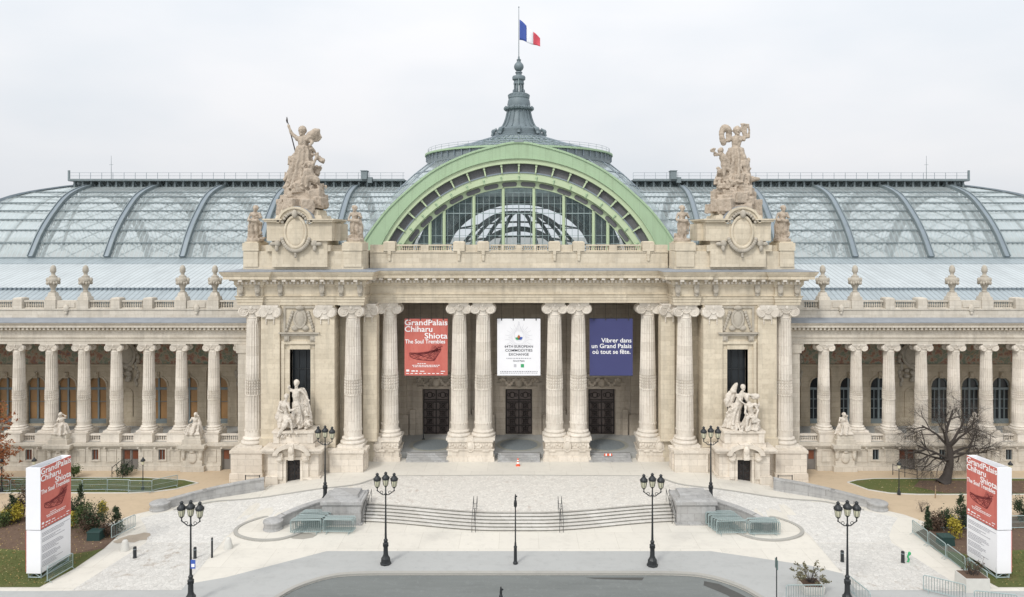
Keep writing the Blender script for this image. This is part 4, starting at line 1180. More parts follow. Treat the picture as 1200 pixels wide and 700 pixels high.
# glazed nave
NV = empty("nave_roof", (0, 0, 0), None, None); NV.parent = PAL
front = MB(); hipg = MB()
np_ = len(prof_n)
for yd in (-1, 1):
    for s in (-1, 1):
        for i in range(np_-1):
            (u0, a0), (u1, a1) = prof_n[i], prof_n[i+1]
            x0 = barrel_x(a0) if a0 < 33 else 0; x1 = barrel_x(a1)
            front.add([(s*x0, AX+yd*u0, a0), (s*(XH+u0), AX+yd*u0, a0), (s*(XH+u1), AX+yd*u1, a1), (s*x1, AX+yd*u1, a1)], [(0,1,2,3)])
            if yd == 1:
                hipg.add([(s*(XH+u0), AX-u0, a0), (s*(XH+u0), AX+u0, a0), (s*(XH+u1), AX+u1, a1), (s*(XH+u1), AX-u1, a1)], [(0,1,2,3)])
part(front, "nave_glazing", 'glass_x', NV); part(hipg, "hip_glazing", 'glass_y', NV)
def rib_curve(x, yd=-1, off=.0): return [(x, AX+yd*(u+off), z+off*.6) for u, z in prof_n]
def flat_rib(pts, wdir, w, d):
    """rectangular section rib along pts; wdir = width direction"""
    m = MB(); W = Vector(wdir).normalized()*w/2; P = [Vector(p) for p in pts]; n = len(P)
    for i, p in enumerate(P):
        t = (P[min(i+1, n-1)]-P[max(i-1, 0)]).normalized(); q = t.cross(W).normalized()*d/2
        m.v += [p-W-q, p+W-q, p+W+q, p-W+q]
    for i in range(n-1):
        for j in range(4): m.f.append((i*4+j, i*4+(j+1)%4, (i+1)*4+(j+1)%4, (i+1)*4+j))
    m.f += [(3,2,1,0), tuple((n-1)*4+j for j in range(4))]
    return m
RX = [23.4 + 9.6*i for i in range(5)]
for s in (-1, 1):
    for x in RX:
        part(flat_rib(rib_curve(s*x, -1, .12), (1,0,0), .60, .42), "rib", 'steel', NV)
        e = MB()
        for q in (-.33, .33): k = flat_rib(rib_curve(s*x+q, -1, .2), (1,0,0), .1, .5); e.add(k.v, k.f)
        part(e, "rib_flange", 'steel_dark', NV)
        part(flat_rib(rib_curve(s*x, 1, .12), (1,0,0), .60, .42), "rib", 'steel', NV)
        # lattice girder under the glass
        g = MB(); inn = [(s*x, AX-u*.92, z-1.3) for u, z in prof_n] ; inn2 = [(s*x, 2*AX-b, c) for a, b, c in inn]
        k = flat_rib(inn, (1,0,0), .5, .2); g.add(k.v, k.f); k = flat_rib(inn2, (1,0,0), .5, .2); g.add(k.v, k.f)
        for yd in (-1, 1):
            o1 = rib_curve(s*x, yd)
            for j in range(0, len(inn)-1):
                a = inn[j] if yd < 0 else inn2[j]; b = inn[j+1] if yd < 0 else inn2[j+1]
                g.rod(a, o1[j+1], .07); g.rod(o1[j], a, .06)
        part(g, "girder", 'truss', NV)
    # diagonal bracing seen through the panes
    br = MB()
    xs_ = [barrel_x(20)+.5] + RX
    for a, b in zip(RX, RX[1:]):
        for yd in (-1, 1):
            pts = rib_curve(0, yd)
            for j in range(0, np_-3, 3):
                p0, p1 = pts[j], pts[min(j+3, np_-1)]
                nb = 3
                for q in range(nb):
                    xa = lerp(a, b, q/nb); xb = lerp(a, b, (q+1)/nb)
                    br.rod((s*xa, p0[1], p0[2]-.5), (s*xb, p1[1], p1[2]-.5), .06); br.rod((s*xb, p0[1], p0[2]-.5), (s*xa, p1[1], p1[2]-.5), .06)
    part(br, "wind_bracing", 'truss', NV)
    for yd in (-1, 1):
        part(flat_rib([(s*(XH+u+.1), AX+yd*(u+.1), z+.15) for u, z in prof_n], (1, yd*s, 0), .8, .5), "hip_rib", 'steel', NV)
    for k in range(-1, 2):
        part(flat_rib([(s*(XH+u+.1), AX+k*7.0*min(1, u/7.5), z+.12) for u, z in prof_n], (0,1,0), .4, .3), "hip_rib", 'steel', NV)
    zs = [z for _, z in prof_n]
    for py in (225.8, 231, 238.6, 247.4, 258, 270.5, 285):
        # find the profile point seen at this picture height
        best = min(range(200), key=lambda i: abs(CAM_Z + (275-py)*(AX-lerp(0, 15, i/200))/F - interp(sorted([(u, z) for u, z in prof_n]), lerp(0, 15, i/200))))
        u = lerp(0, 15, best/200); z = interp(sorted([(a, b) for a, b in prof_n]), u)
        p_ = MB(); x0 = barrel_x(z)
        p_.box(*sorted((s*x0, s*(XH+u))), AX-u-.16, AX-u-.04, z-.02, z+.13)
        for i in range(int((XH+u-x0)/.62)): p_.box(s*(x0+i*.62)-.1, s*(x0+i*.62)+.1, AX-u-.26, AX-u-.15, z-.1, z+.04)
        p_.box(*sorted((s*(XH+u), s*(XH+u+.12))), AX-u, AX+u, z, z+.14)
        p_.box(*sorted((s*x0, s*(XH+u))), AX+u+.02, AX+u+.10, z, z+.10)
        part(p_, "purlin", 'steel_dark', NV)
    # ridge walkway on brackets
    lo, hi = sorted((s*16.4, s*64.6))
    r = MB(); r.box(lo, hi, 104.0, 110.0, 30.15, 30.4); r.box(lo, hi, 103.85, 104.0, 30.2, 30.48)
    r.box(lo, hi, 104.6, 104.8, 29.2, 29.35); r.box(lo, hi, 106.2, 107.8, 28.95, 30.14)
    n = int((hi-lo)/1.2)
    for i in range(n):
        x = lo + (i+.5)*(hi-lo)/n
        r.rod((x-.55, 104.7, 29.3), (x, 104.7, 30.15), .07); r.rod((x+.55, 104.7, 29.3), (x, 104.7, 30.15), .07); r.box(x-.12, x+.12, 104.4, 105.0, 29.3, 30.15)
    part(r, "ridge_walkway", 'steel_dark', NV)
    h = MB()
    for z in (30.9, 31.35): h.box(lo, hi, 103.98, 104.02, z, z+.035)
    for i in range(int((hi-lo)/1.6)+1): h.box(lo+i*1.6-.02, lo+i*1.6+.02, 103.97, 104.03, 30.4, 31.38)
    part(h, "railing", 'steel', NV)
    ex = s*64.5; pk = MB(); pk.box(ex-.12, ex+.12, 103.9, 104.1, 30.4, 31.7); part(pk, "railing_post", 'steel_dark', NV)
    # lift housing and aerial on the ridge
    bx = MB(); bx.box(s*22.1-.42, s*22.1+.42, 103.4, 104.6, 30.4, 31.55); bx.box(s*22.1-.5, s*22.1+.5, 103.3, 104.7, 31.55, 31.65); bx.box(s*22.1+.45, s*22.1+1.1, 103.6, 104.4, 29.9, 30.7)
    part(bx, "roof_box", 'steel_dark', NV)
    ae_ = MB(); ae_.tube([(s*59.0, 105, 30.4), (s*59.0, 105, 33.9)], [.045, .02], 5); ae_.rod((s*59.0-.3, 105, 32.6), (s*59.0+.3, 105, 32.6), .02); part(ae_, "aerial", 'steel_dark', NV)
# transept vault behind the big arch
TV = empty("transept_vault", (0, 0, 0), None, None); TV.parent = PAL
tg = MB(); A = [(x*1.10, z-.12) for x, z in arch]
ys = [85.4, 92, 98, 104, 110, 116, 122, 128.5]
for i in range(len(A)-1):
    for y0, y1 in zip(ys, ys[1:]):
        za, zb = A[i][1], A[i+1][1]
        if y0 >= 92 and max(za, zb) < 19.5: continue
        # stay outside the nave below its ridge
        lim = lambda z: AX - interp(sorted((b, -a) for a, b in prof_n), z)*-1 if z < 29.6 else None
        tg.add([(A[i][0], y0, za), (A[i+1][0], y0, zb), (A[i+1][0], y1, zb), (A[i][0], y1, za)], [(0,1,2,3)])
part(tg, "vault_glazing", 'glass_y', TV)
for y in (91.0, 97.5, 116.5, 123.0, 128.6):
    m = MB()
    for (x0, z0), (x1, z1) in zip(A, A[1:]):
        m.add([(x0, y, z0+.12), (x1, y, z1+.12), (x1, y+.5, z1+.12), (x0, y+.5, z0+.12), (x0*.965, y, z0-.7), (x1*.965, y, z1-.7), (x1*.965, y+.5, z1-.7), (x0*.965, y+.5, z0-.7)],
              [(0,1,2,3), (7,6,5,4), (0,4,5,1), (3,2,6,7)])
    part(m, "vault_rib", 'steel', TV)
# diagonal crossing arches and interior galleries seen through the tympanum
cr_ = MB()
for s in (-1, 1):
    pts = [(s*lerp(18.5, 6, sstep(0, 1, t)), lerp(93, 101, t), 19 + 11.5*math.sin(t*math.pi/2)) for t in [i/12 for i in range(13)]]
    k = flat_rib(pts, (1, s*.6, 0), 1.1, .9); cr_.add(k.v, k.f)
    k = flat_rib([(x, 2*AX-y, z) for x, y, z in pts], (1, -s*.6, 0), 1.1, .9); cr_.add(k.v, k.f)
for y, hw_, zt in ((98.5, 12.6, 28.6), (115.5, 13.0, 28.8)):
    pts = [(hw_*math.cos(a), y, 18.5 + (zt-18.5)*math.sin(a)) for a in [math.pi*i/24 for i in range(25)]]
    k = flat_rib(pts, (0,1,0), .8, 3.0); cr_.add(k.v, k.f)
for i in range(-4, 5):
    a = i*R(17)
    pts = [(math.sin(a)*lerp(1.5, 11.5, t), 121 - 6*t*abs(math.cos(a)), 26.2 - 7.5*t*t) for t in [q/8 for q in range(9)]]
    cr_.tube(pts, .3, 6)
for zt in (20.2, 22.6): cr_.tube([(x, 121, zt + 2.0*math.cos(x/9)) for x in range(-12, 13, 2)], .16, 5)
part(cr_, "crossing_arch", 'truss', TV)
far = MB()                                   # far glazed end of the transept with its own stair arch
for i in range(-8, 9):
    x = i*2.1; far.box(x-.08, x+.08, 128.4, 128.6, 8, interp(sorted((q[0], q[1]) for q in arch_half), abs(x))-1 if abs(x) < 18 else 18)
for z in (20, 23.5, 27): far.box(-16, 16, 128.35, 128.5, z, z+.15)
pts = [(8.5*math.cos(a), 126, 15 + 8.5*math.sin(a)) for a in [math.pi*i/20 for i in range(21)]]
k = flat_rib(pts, (0,1,0), 2.0, .9); far.add(k.v, k.f)
part(far, "far_gable", 'truss', TV)
# the arch itself
AR = empty("arched_window", (0, 0, 0), None, None); AR.parent = PAL
part(band(MB(), 0, 1.85, YA, YA+1.6), "fascia", 'green', AR)
part(band(MB(), -.10, .12, YA-.14, YA+1.7), "outer_moulding", 'green', AR)
part(band(MB(), 1.86, 2.45, YA+.12, YA+1.6), "inner_moulding", 'green_light', AR)
part(band(MB(), 1.70, 1.855, YA-.1, YA+.3), "bead_moulding", 'green', AR)
part(band(MB(), 2.45, 3.75, YA+.75, YA+1.0), "grating", 'recess', AR)
rb = band(MB(), 3.62, 4.55, YA+.55, YA+1.7); part(rb, "inner_rib", 'green_light', AR)
rb = band(MB(), 3.50, 3.66, YA+.45, YA+1.7); part(rb, "rib_bead", 'steel', AR)
part(band(MB(), 4.55, 5.45, YA+1.2, YA+1.6), "slotted_band", 'green_light', AR)
# evenly spaced consoles and slots along the curve
def along(d, step):
    P = [Vector((x, z)) for x, z in offset(arch, d)]; out = []; L = [0]
    for a, b in zip(P, P[1:]): L.append(L[-1]+(b-a).length)
    n = int(L[-1]/step); n -= n % 2
    for k in range(n+1):
        t = L[-1]*k/n; i = max(j for j in range(len(L)-1) if L[j] <= t+1e-6); q = (t-L[i])/(L[i+1]-L[i])
        p = P[i].lerp(P[i+1], q); out.append((p, (P[i+1]-P[i]).normalized()))
    return out
cn = MB()
for p, t in along(3.0, 1.92):
    n = Vector((t.y, -t.x)); a = math.atan2(t.y, t.x); M_ = Matrix.Translation((p.x, 0, p.y)) @ Matrix.Rotation(-a, 4, 'Y')
    k = MB(); k.box(-.08, .08, YA+.35, YA+.8, -.58, .5, .0); k.box(-.12, .12, YA+.28, YA+.6, .2, .5); k.ball((0, YA+.45, -.45), (.1, .2, .18), 6, 5); k.xform(M_); cn.add(k.v, k.f)
part(cn, "consoles", 'green_light', AR, 40)
br_ = MB()
for p, t in along(4.1, 1.92):
    a = math.atan2(t.y, t.x); k = MB(); k.ball((0, YA+.5, 0), (.13, .12, .13), 6, 5); k.box(-.05, .05, YA+.42, YA+.6, -.45, .1); k.xform(Matrix.Translation((p.x, 0, p.y)) @ Matrix.Rotation(-a, 4, 'Y')); br_.add(k.v, k.f)
part(br_, "rosettes", 'green', AR, 40)
so = MB()
sl_ = along(4.98, 2.1)
for (p, t), (p2, t2) in zip(sl_, sl_[1:]):
    q = (p+p2)/2; tt = (p2-p).normalized(); a = math.atan2(tt.y, tt.x); h = (p2-p).length/2 - .22
    k = MB(); A2 = [math.pi*i/8 for i in range(9)]; r = .26
    k.prism([(h-r+r*math.sin(b), r*math.cos(b)) for b in A2] + [(-(h-r)-r*math.sin(b), -r*math.cos(b)) for b in A2], YA+1.12, YA+1.198)
    k.xform(Matrix.Translation((q.x, 0, q.y)) @ Matrix.Rotation(-a, 4, 'Y')); so.add(k.v, k.f)
part(so, "slots", 'recess', AR)
inn = offset(arch, 5.45)
innh = sorted((x, z) for x, z in inn if x >= -.01)
def top_in(x): return interp(innh, abs(x))
gl_ = MB(); poly = [(x, z) for x, z in inn if z > 19.6]
v = []; n_ = len(poly)
for x, z in poly: v += [(x, YA+1.75, z), (x, YA+1.75, 20.4)]
gl_.add(v, [(2*i, 2*i+1, 2*i+3, 2*i+2) for i in range(n_-1)]); part(gl_, "pane", 'glass_v', AR)
for px in (501.6, 518.6, 554, 589, 625.5, 661, 696.5, 713.5):
    x = (px-607.5)*YA/F; m = MB(); m.box(x-.17, x+.17, YA+1.3, YA+1.62, 20.4, top_in(x)+.1); m.box(x-.08, x+.08, YA+1.2, YA+1.3, 20.4, top_in(x)+.1)
    part(m, "mullion", 'green_light', AR)
gb = MB()
for i in range(-17, 18):
    x = i*.70
    if top_in(x) > 20.6: gb.box(x-.025, x+.025, YA+1.66, YA+1.72, 20.4, top_in(x))
for z in (21.4, 22.35, 24.95, 26.1, 27.4):
    hw_ = max([abs(x) for x, zz in inn if zz >= z] or [0]); gb.box(-hw_, hw_, YA+1.63, YA+1.655, z, z+(.10 if z == 24.95 else .05))
part(gb, "glazing_bars", 'galv', AR)
kp = MB(); kp.box(-.55, .55, YA-.2, YA+1.2, 33.2, 33.5, .1); part(kp, "crown_cap", 'steel_dark', AR)
# dome, lantern and spire
DM = empty("dome", (0, 0, 0), None, None); DM.parent = PAL
def pz(py): return CAM_Z + (275-py)*AX/F
d = MB(); d.lathe([(13.25, 33.2), (13.4, 34.0), (11.0, 34.6), (8.0, 35.35), (5.6, 36.0), (4.2, 36.6)], (0, AX, 0), 48); part(d, "dome_glazing", 'glass_y', DM, 60)
d = MB(); d.lathe([(13.0, 32.5), (13.4, 32.6), (13.4, 33.7), (13.0, 33.7)], (0, AX, 0), 64)
part(d, "drum", 'steel_dark', DM, 40)
d = MB()
sk = MB(); sk.lathe([(18.7, 27.6), (17.1, 29.3), (15.3, 31.0), (13.3, 32.6)], (0, AX, 0), 48); part(sk, "skirt_glazing", 'glass_y', DM, 60)
sk = MB()
for i in range(24): a = 2*math.pi*i/24; sk.tube([(r_*math.cos(a), AX+r_*math.sin(a), z_+.05) for r_, z_ in ((18.7, 27.6), (17.1, 29.3), (15.3, 31.0), (13.3, 32.6))], .1, 4)
for r_, z_ in ((17.1, 29.35), (15.3, 31.05)): sk.ring((0, AX, z_), r_, .1, 48, 4, 'z')
part(sk, "skirt_ribs", 'steel', DM)
for zt, rr in ((33.95, 13.75),):
    d.lathe([(rr-.3, zt-.15), (rr, zt-.12), (rr, zt+.12), (rr-.3, zt+.15)], (0, AX, 0), 64)
part(d, "drum_cornice", 'green', DM, 40)
d = MB()
for i in range(64):
    a = 2*math.pi*i/64; d.cbox((13.55*math.cos(a), AX+13.55*math.sin(a), 33.5), (.12, .12, .9), a)
for i in range(40):
    a = 2*math.pi*i/40; c_, s_ = math.cos(a), math.sin(a)
    d.rod((13.4*c_, AX+13.4*s_, 34.06), (8.0*c_, AX+8.0*s_, 35.42), .06); d.rod((8.0*c_, AX+8.0*s_, 35.42), (4.2*c_, AX+4.2*s_, 36.66), .06)
for r_, z_ in ((11.9, 34.42), (10.2, 34.84), (8.0, 35.4), (6.0, 35.95)): d.ring((0, AX, z_), r_, .09, 48, 4, 'z')
part(d, "dome_ribs", 'steel', DM)
d = MB()
for i in range(48):
    a = 2*math.pi*i/48; d.rod((13.3*math.cos(a), AX+13.3*math.sin(a), 34.0), (13.3*math.cos(a), AX+13.3*math.sin(a), 34.8), .018)
d.ring((0, AX, 34.8), 13.3, .018, 64, 4, 'z'); d.ring((0, AX, 34.5), 13.3, .02, 64, 4, 'z')
part(d, "railing", 'steel', DM)
def oct_(m, prof, n=16): return m.lathe([(r, pz(y)) for r, y in prof], (0, AX, 0), n)
sp = MB()
oct_(sp, [(4.3, 166), (4.25, 164), (3.95, 163.5), (3.95, 161), (3.6, 160), (3.6, 157.5), (3.35, 157), (3.35, 153.5), (3.05, 152.6), (2.9, 151.5), (2.62, 150.6), (2.35, 147.5), (2.1, 143.5), (1.88, 138.5), (1.72, 133), (1.66, 130.2), (2.0, 129.4), (2.08, 127.3), (1.95, 126.3), (1.68, 125.6), (1.7, 122.5), (1.6, 118.5), (1.5, 116), (1.58, 115.5), (1.58, 113), (1.38, 112.3), (1.36, 110.3), (1.2, 109.8), (1.0, 109.4), (.8, 108.8)], 16)
part(sp, "spire", 'spire', DM, 30)
sr = MB()
for i in range(16):
    a = 2*math.pi*i/16; c_, s_ = math.cos(a), math.sin(a)
    pts = [(r*c_, AX+r*s_, pz(y)) for r, y in ((2.7, 150.5), (2.4, 147.5), (2.14, 143.5), (1.92, 138.5), (1.76, 133), (1.7, 130.2))]
    sr.tube(pts, .09, 4)
    sr.ball((2.05*c_, AX+2.05*s_, pz(127.6)), (.2, .2, .3), 6, 5)
    if i % 2 == 0:
        sr.tube([(3.9*c_, AX+3.9*s_, pz(160)), (3.7*c_, AX+3.7*s_, pz(154)), (3.2*c_, AX+3.2*s_, pz(152))], .28, 6)
        sr.ball((3.75*c_, AX+3.75*s_, pz(155)), (.35, .35, .4), 7, 5)
    sr.ball((1.5*c_, AX+1.5*s_, pz(112.5)), (.14, .14, .2), 6, 4)
part(sr, "spire_ribs", 'spire', DM, 40)
ln = MB()
for i in range(8):
    a = 2*math.pi*(i+.5)/8; ln.cbox((.62*math.cos(a), AX+.62*math.sin(a), (pz(109)+pz(94))/2), (.24, .24, pz(94)-pz(109)), a); ln.ball((.78*math.cos(a), AX+.78*math.sin(a), pz(107.5)), (.2, .2, .3), 6, 4)
oct_(ln, [(.8, 99), (.78, 97.5), (.72, 96), (.72, 94)], 12)
oct_(ln, [(.72, 94.6), (.95, 93.8), (.98, 91), (.9, 89.5), (.45, 88.6), (.4, 86.2), (.55, 85.8), (.5, 84.6), (.42, 84.2)], 16)
part(ln, "lantern", 'spire', DM, 30)
fb = MB(); fb.ball((0, AX, pz(78.5)), (.72, .72, .72), 16, 10); oct_(fb, [(.42, 74), (.28, 72), (.3, 71), (.36, 70.4), (.15, 69), (.12, 66.5)], 12); part(fb, "finial", 'spire', DM, 50)
fp = MB(); fp.tube([(0, AX, pz(67)), (0, AX, pz(9))], [.075, .045], 6); fp.ball((0, AX, pz(8.5)), .1, 6, 5); part(fp, "flagpole", 'steel_dark', DM)
rd = MB(); rd.tube([(-.02, AX-1.6, pz(164)), (-.02, AX-1.25, pz(112)), (-.02, AX-.98, pz(94))], .045, 5); part(rd, "downlead", 'galv', DM)
# children of the palace are drawn in world coordinates: shift them to the palace's own base
for ch in list(PAL.children): ch.location = Vector(ch.location) - PAL.location

# ------------------------------------------------------------------ flag
fl = empty("flag", (.1, AX, pz(37)), "blue white and red flag flying from the spire", "flag")
def cloth(u0, u1, mat, name):
    m = MB(); nu, nv = 6, 8
    for i in range(nu+1):
        u = lerp(u0, u1, i/nu)
        for j in range(nv+1):
            w = j/nv
            x = 3.05*u; z = lerp(1.76 - 2.75*u, -1.26 - 1.0*u, w) + .10*math.sin(u*9)
            m.v.append((x, .28*math.sin(u*8+w*1.2)*u, z))
    n = nv+1
    for i in range(nu):
        for j in range(nv): m.f.append((i*n+j, (i+1)*n+j, (i+1)*n+j+1, i*n+j+1))
    o = m.build(name, M[mat], fl, 60)
    so_ = o.modifiers.new("thickness", 'SOLIDIFY'); so_.thickness = .02
cloth(0, .34, 'blue', "blue_stripe"); cloth(.34, .67, 'flag_white', "white_stripe"); cloth(.67, 1, 'flag_red', "red_stripe")

# ------------------------------------------------------------------ statues
from mathutils import noise as mnoise
def limb(m, pts, rad, n=8):
    m.tube(pts, rad, n)
    for p, r in zip(pts, rad): m.ball(p, r, 8, 6)
def v3(a, b, t): return tuple(lerp(x, y, t) for x, y in zip(a, b))
def figure(m, hr, head, chest, hip, arms=(), legs=(), face=-1, hair=1.0):
    """one human figure; hr = head radius, arms = [(shoulder, elbow, hand)], legs = [(hip, knee, foot)]"""
    h = Vector(head)
    m.ball(h, (hr*.82, hr*.92, hr*1.12), 10, 8)
    m.ball(h + Vector((0, hr*.35, hr*.3)), (hr*.98*hair, hr*.9*hair, hr*.95*hair), 10, 7)
    m.ball(h + Vector((0, face*hr*.95, -hr*.12)), (hr*.16, hr*.28, hr*.3), 6, 5)
    m.ball(h + Vector((0, face*hr*.7, -hr*.85)), (hr*.35, hr*.32, hr*.28), 6, 5)
    m.ball(h + Vector((0, face*hr*.78, hr*.3)), (hr*.6, hr*.22, hr*.15), 6, 5)
    c, p = Vector(chest), Vector(hip)
    limb(m, [tuple(h - Vector((0, 0, hr*.8))), tuple(c + (h-c)*.45)], [hr*.5, hr*.62])
    limb(m, [tuple(c + (h-c)*.28), tuple(c), tuple(c.lerp(p, .55)), tuple(p)], [hr*.95, hr*1.25, hr*1.0, hr*1.3], 10)
    for sh, el, ha in arms:
        m.ball(sh, hr*.62, 8, 6)
        limb(m, [tuple(c + (h-c)*.2), sh], [hr*.8, hr*.58]); limb(m, [sh, el], [hr*.52, hr*.4]); limb(m, [el, ha], [hr*.4, hr*.27]); m.ball(ha, (hr*.36, hr*.34, hr*.42), 8, 6)
    for a, k, f in legs:
        limb(m, [a, k], [hr*.95, hr*.62]); limb(m, [k, f], [hr*.58, hr*.34]); m.ball((f[0], f[1]+face*hr*.4, f[2]-hr*.1), (hr*.38, hr*.75, hr*.3), 8, 5)
def robe(m, pts, rad, folds=9, depth=.13, seed=0, flat=.8):
    depth *= 1.7
    """hanging drapery with vertical folds along a line of centres"""
    n = folds*6; v = []; rr = random.Random(seed); ph = [rr.uniform(0, 6.28) for _ in range(4)]
    for i, (p, r) in enumerate(zip(pts, rad)):
        t = i/(len(pts)-1)
        for k in range(n):
            a = 2*math.pi*k/n
            q = r * (1 + depth*(.4+.8*t)*(math.cos(folds*a + ph[0] + .8*t) + .5*math.cos((folds-3)*a + ph[1] + 2*t)))
            v.append((p[0]+q*math.cos(a), p[1]+q*math.sin(a)*flat, p[2]))
    f = [(i*n+k, i*n+(k+1)%n, (i+1)*n+(k+1)%n, (i+1)*n+k) for i in range(len(pts)-1) for k in range(n)]
    f += [tuple(range(n-1, -1, -1)), tuple((len(pts)-1)*n+k for k in range(n))]
    m.add(v, f)
def lumps(m, c, size, n, r, seed):
    rr = random.Random(seed)
    for _ in range(n):
        q = r*rr.uniform(.55, 1.25)
        p = Vector((c[0]+size[0]*rr.uniform(-1, 1), c[1]+size[1]*rr.uniform(-1, 1), c[2]+size[2]*rr.uniform(-1, 1)))
        d = Vector((rr.gauss(0, 1), rr.gauss(0, .6), rr.gauss(0, 1.2))).normalized()*q*1.25
        e = Vector((rr.gauss(0, .25), rr.gauss(0, .25), rr.gauss(0, .25)))*q
        m.tube([p-d, p-d*.4+e, p+d*.35+e, p+d], [q*.18, q*.62, q*.55, q*.12], 7)
def rock(m, c0, c1, r0, r1, seed, flat=.75):
    """craggy tapering stone mass between two heights"""
    rr = random.Random(seed); k = 7
    for i in range(k):
        t = i/(k-1); z = lerp(c0[2], c1[2], t); x = lerp(c0[0], c1[0], t); y = lerp(c0[1], c1[1], t); r = lerp(r0, r1, t**.8)
        m.cbox((x, y, z), (r*1.35, r*1.35*flat, (c1[2]-c0[2])/k*1.3), rr.uniform(-.5, .5))
        for _ in range(9):
            a = rr.uniform(0, 6.28); q = r*rr.uniform(.14, .3)
            m.cbox((x+r*.74*math.cos(a), y+r*.74*flat*math.sin(a), z+rr.uniform(-.25, .25)), (q*1.8, q*1.6, q*rr.uniform(1.2, 2.6)), rr.uniform(0, 3))
def carve(m, name, mat, parent, voxel, loc=None):
    """fuse the shapes into one continuous stone surface"""
    tmp = bpy.data.objects.new("tmp", m.mesh("tmp", None)); COL.objects.link(tmp)
    md = tmp.modifiers.new("fuse", 'REMESH'); md.mode = 'VOXEL'; md.voxel_size = voxel
    sm = tmp.modifiers.new("soften", 'SMOOTH'); sm.factor = .25; sm.iterations = 1
    dg = bpy.context.evaluated_depsgraph_get()
    me = bpy.data.meshes.new_from_object(tmp.evaluated_get(dg)); me.name = name
    bpy.data.objects.remove(tmp)
    nf = 1.0/(voxel*9)
    for v in me.vertices:
        c = v.co; w = mnoise.noise_vector(c*nf*.5)*voxel*1.5 + mnoise.noise_vector(c*nf*1.6)*voxel*.8
        v.co = c + w
    me.materials.clear(); me.materials.append(M[mat])
    for p in me.polygons: p.use_smooth = True
    o = bpy.data.objects.new(name, me); COL.objects.link(o)
    if parent: o.parent = parent
    if loc: o.location = loc
    return o
class Tr:
    """reads joints off an enlargement: picture px -> local metres round a foot point"""
    def __init__(s, x0, y0, k, cx, cy, Y): s.__dict__.update(x0=x0, y0=y0, k=k, cx=cx, cy=cy, m=Y/F)
    def __call__(s, x, y, d=0.0): return ((s.x0+x/s.k-s.cx)*s.m, d, (s.cy-s.y0-y/s.k)*s.m)
    def r(s, px): return px/s.k*s.m

# roof group with the spear
T = Tr(320, 140, 5.84, 355, 257.5, 71.3)
loc = at(355, 257.5, 71.3); loc.z = 24.9 - .35
grp = empty("statue_group", loc, "roof statue group with a standing woman raising a tall spear", "statue", "pairs of sculpture groups on the pavilions")
m = MB()
figure(m, .42, T(199, 122, -.1), T(205, 190), T(210, 262), [(T(168, 172), T(128, 135), T(108, 88)), (T(240, 176), T(276, 200, -.3), T(262, 222, -.6))], hair=1.05)
robe(m, [T(208, 225), T(208, 262), T(205, 330), T(200, 400), T(196, 470), T(195, 520)], [.62, .75, .85, 1.0, 1.2, 1.5], 10, .12, 1)
for pts in ([T(236, 180), T(262, 150, .1), T(290, 128, .1), T(306, 118, .1)],): limb(m, pts, [.42, .5, .42, .25])
robe(m, [T(270, 190, .2), T(278, 160, .2), T(292, 130, .2)], [.5, .62, .3], 6, .15, 2, .5)
lumps(m, T(128, 325, .4), (.3, .3, .5), 9, .38, 3); lumps(m, T(112, 430, .3), (.5, .4, .25), 8, .38, 4)
limb(m, [T(150, 330, .3), T(120, 380, .3), T(105, 430, .2)], [.35, .3, .35])
# reclining second figure
figure(m, .36, T(268, 362, -.6), T(258, 405, -.7), T(300, 462, -.5), [(T(272, 385, -.7), T(297, 330, -.6), T(316, 276, -.4)), (T(240, 392, -.8), T(225, 372, -.9), T(240, 350, -.9))], [(T(300, 465, -.6), T(240, 410, -1.0), T(225, 490, -1.1)), (T(305, 470, -.4), T(262, 450, -1.1), T(252, 505, -1.2))])
lumps(m, T(300, 360, .1), (.35, .35, .9), 14, .36, 5); lumps(m, T(268, 262, .2), (.4, .3, .35), 8, .3, 9)
rock(m, T(212, 640), T(212, 490), 2.75, 1.55, 6)
lumps(m, T(345, 525, -.2), (.5, .5, .3), 9, .36, 7); lumps(m, T(190, 500, -.5), (1.2, .5, .35), 16, .32, 8)
carve(m, "figures", 'figure', grp, .058)
sp_ = MB(); sp_.tube([T(92, 30, 0), T(110, 95, 0), T(157, 285, .1)], [.03, .055, .06], 6); sp_.lathe([(.02, -.35), (.1, -.1), (.03, .25)], T(95, 42, 0), 6); sp_.build("spear", M['iron'], grp)
# roof group with the lyre
T = Tr(820, 145, 6.087, 860.5, 257.5, 71.3)
loc = at(861, 257.5, 71.3); loc.z = 24.9 - .35
grp = empty("statue_group", loc, "roof statue group with a standing figure lifting a lyre", "statue", "pairs of sculpture groups on the pavilions")
m = MB()
figure(m, .40, T(262, 98, -.1), T(262, 165), T(255, 235), [(T(292, 148), T(308, 160, -.2), T(318, 128, -.1)), (T(228, 150), T(198, 165, .1), T(196, 125, .1))], hair=1.1)
for q in range(14):
    a = q/13*4.6 - .5; m.ball(T(184+30*math.cos(a)*.9, 125-58*math.sin(a), .15+.1*math.sin(q)), (.3, .26, .34), 7, 5)
lumps(m, T(168, 85, .2), (.15, .1, .1), 3, .26, 11)
robe(m, [T(255, 215), T(255, 255), T(262, 310), T(265, 370), T(262, 440)], [.68, .85, .95, 1.05, 1.2], 10, .13, 12)
limb(m, [T(315, 140, -.1), T(345, 135, -.1), T(352, 95, -.1), T(338, 50, -.1)], [.14, .15, .11, .11]); limb(m, [T(315, 140, -.1), T(297, 90, -.1), T(297, 50, -.1)], [.13, .10, .11]); limb(m, [T(290, 48, -.1), T(342, 48, -.1)], [.1, .1])
for q in range(3): limb(m, [T(308+q*10, 50, -.1), T(316+q*8, 130, -.1)], [.05, .05])
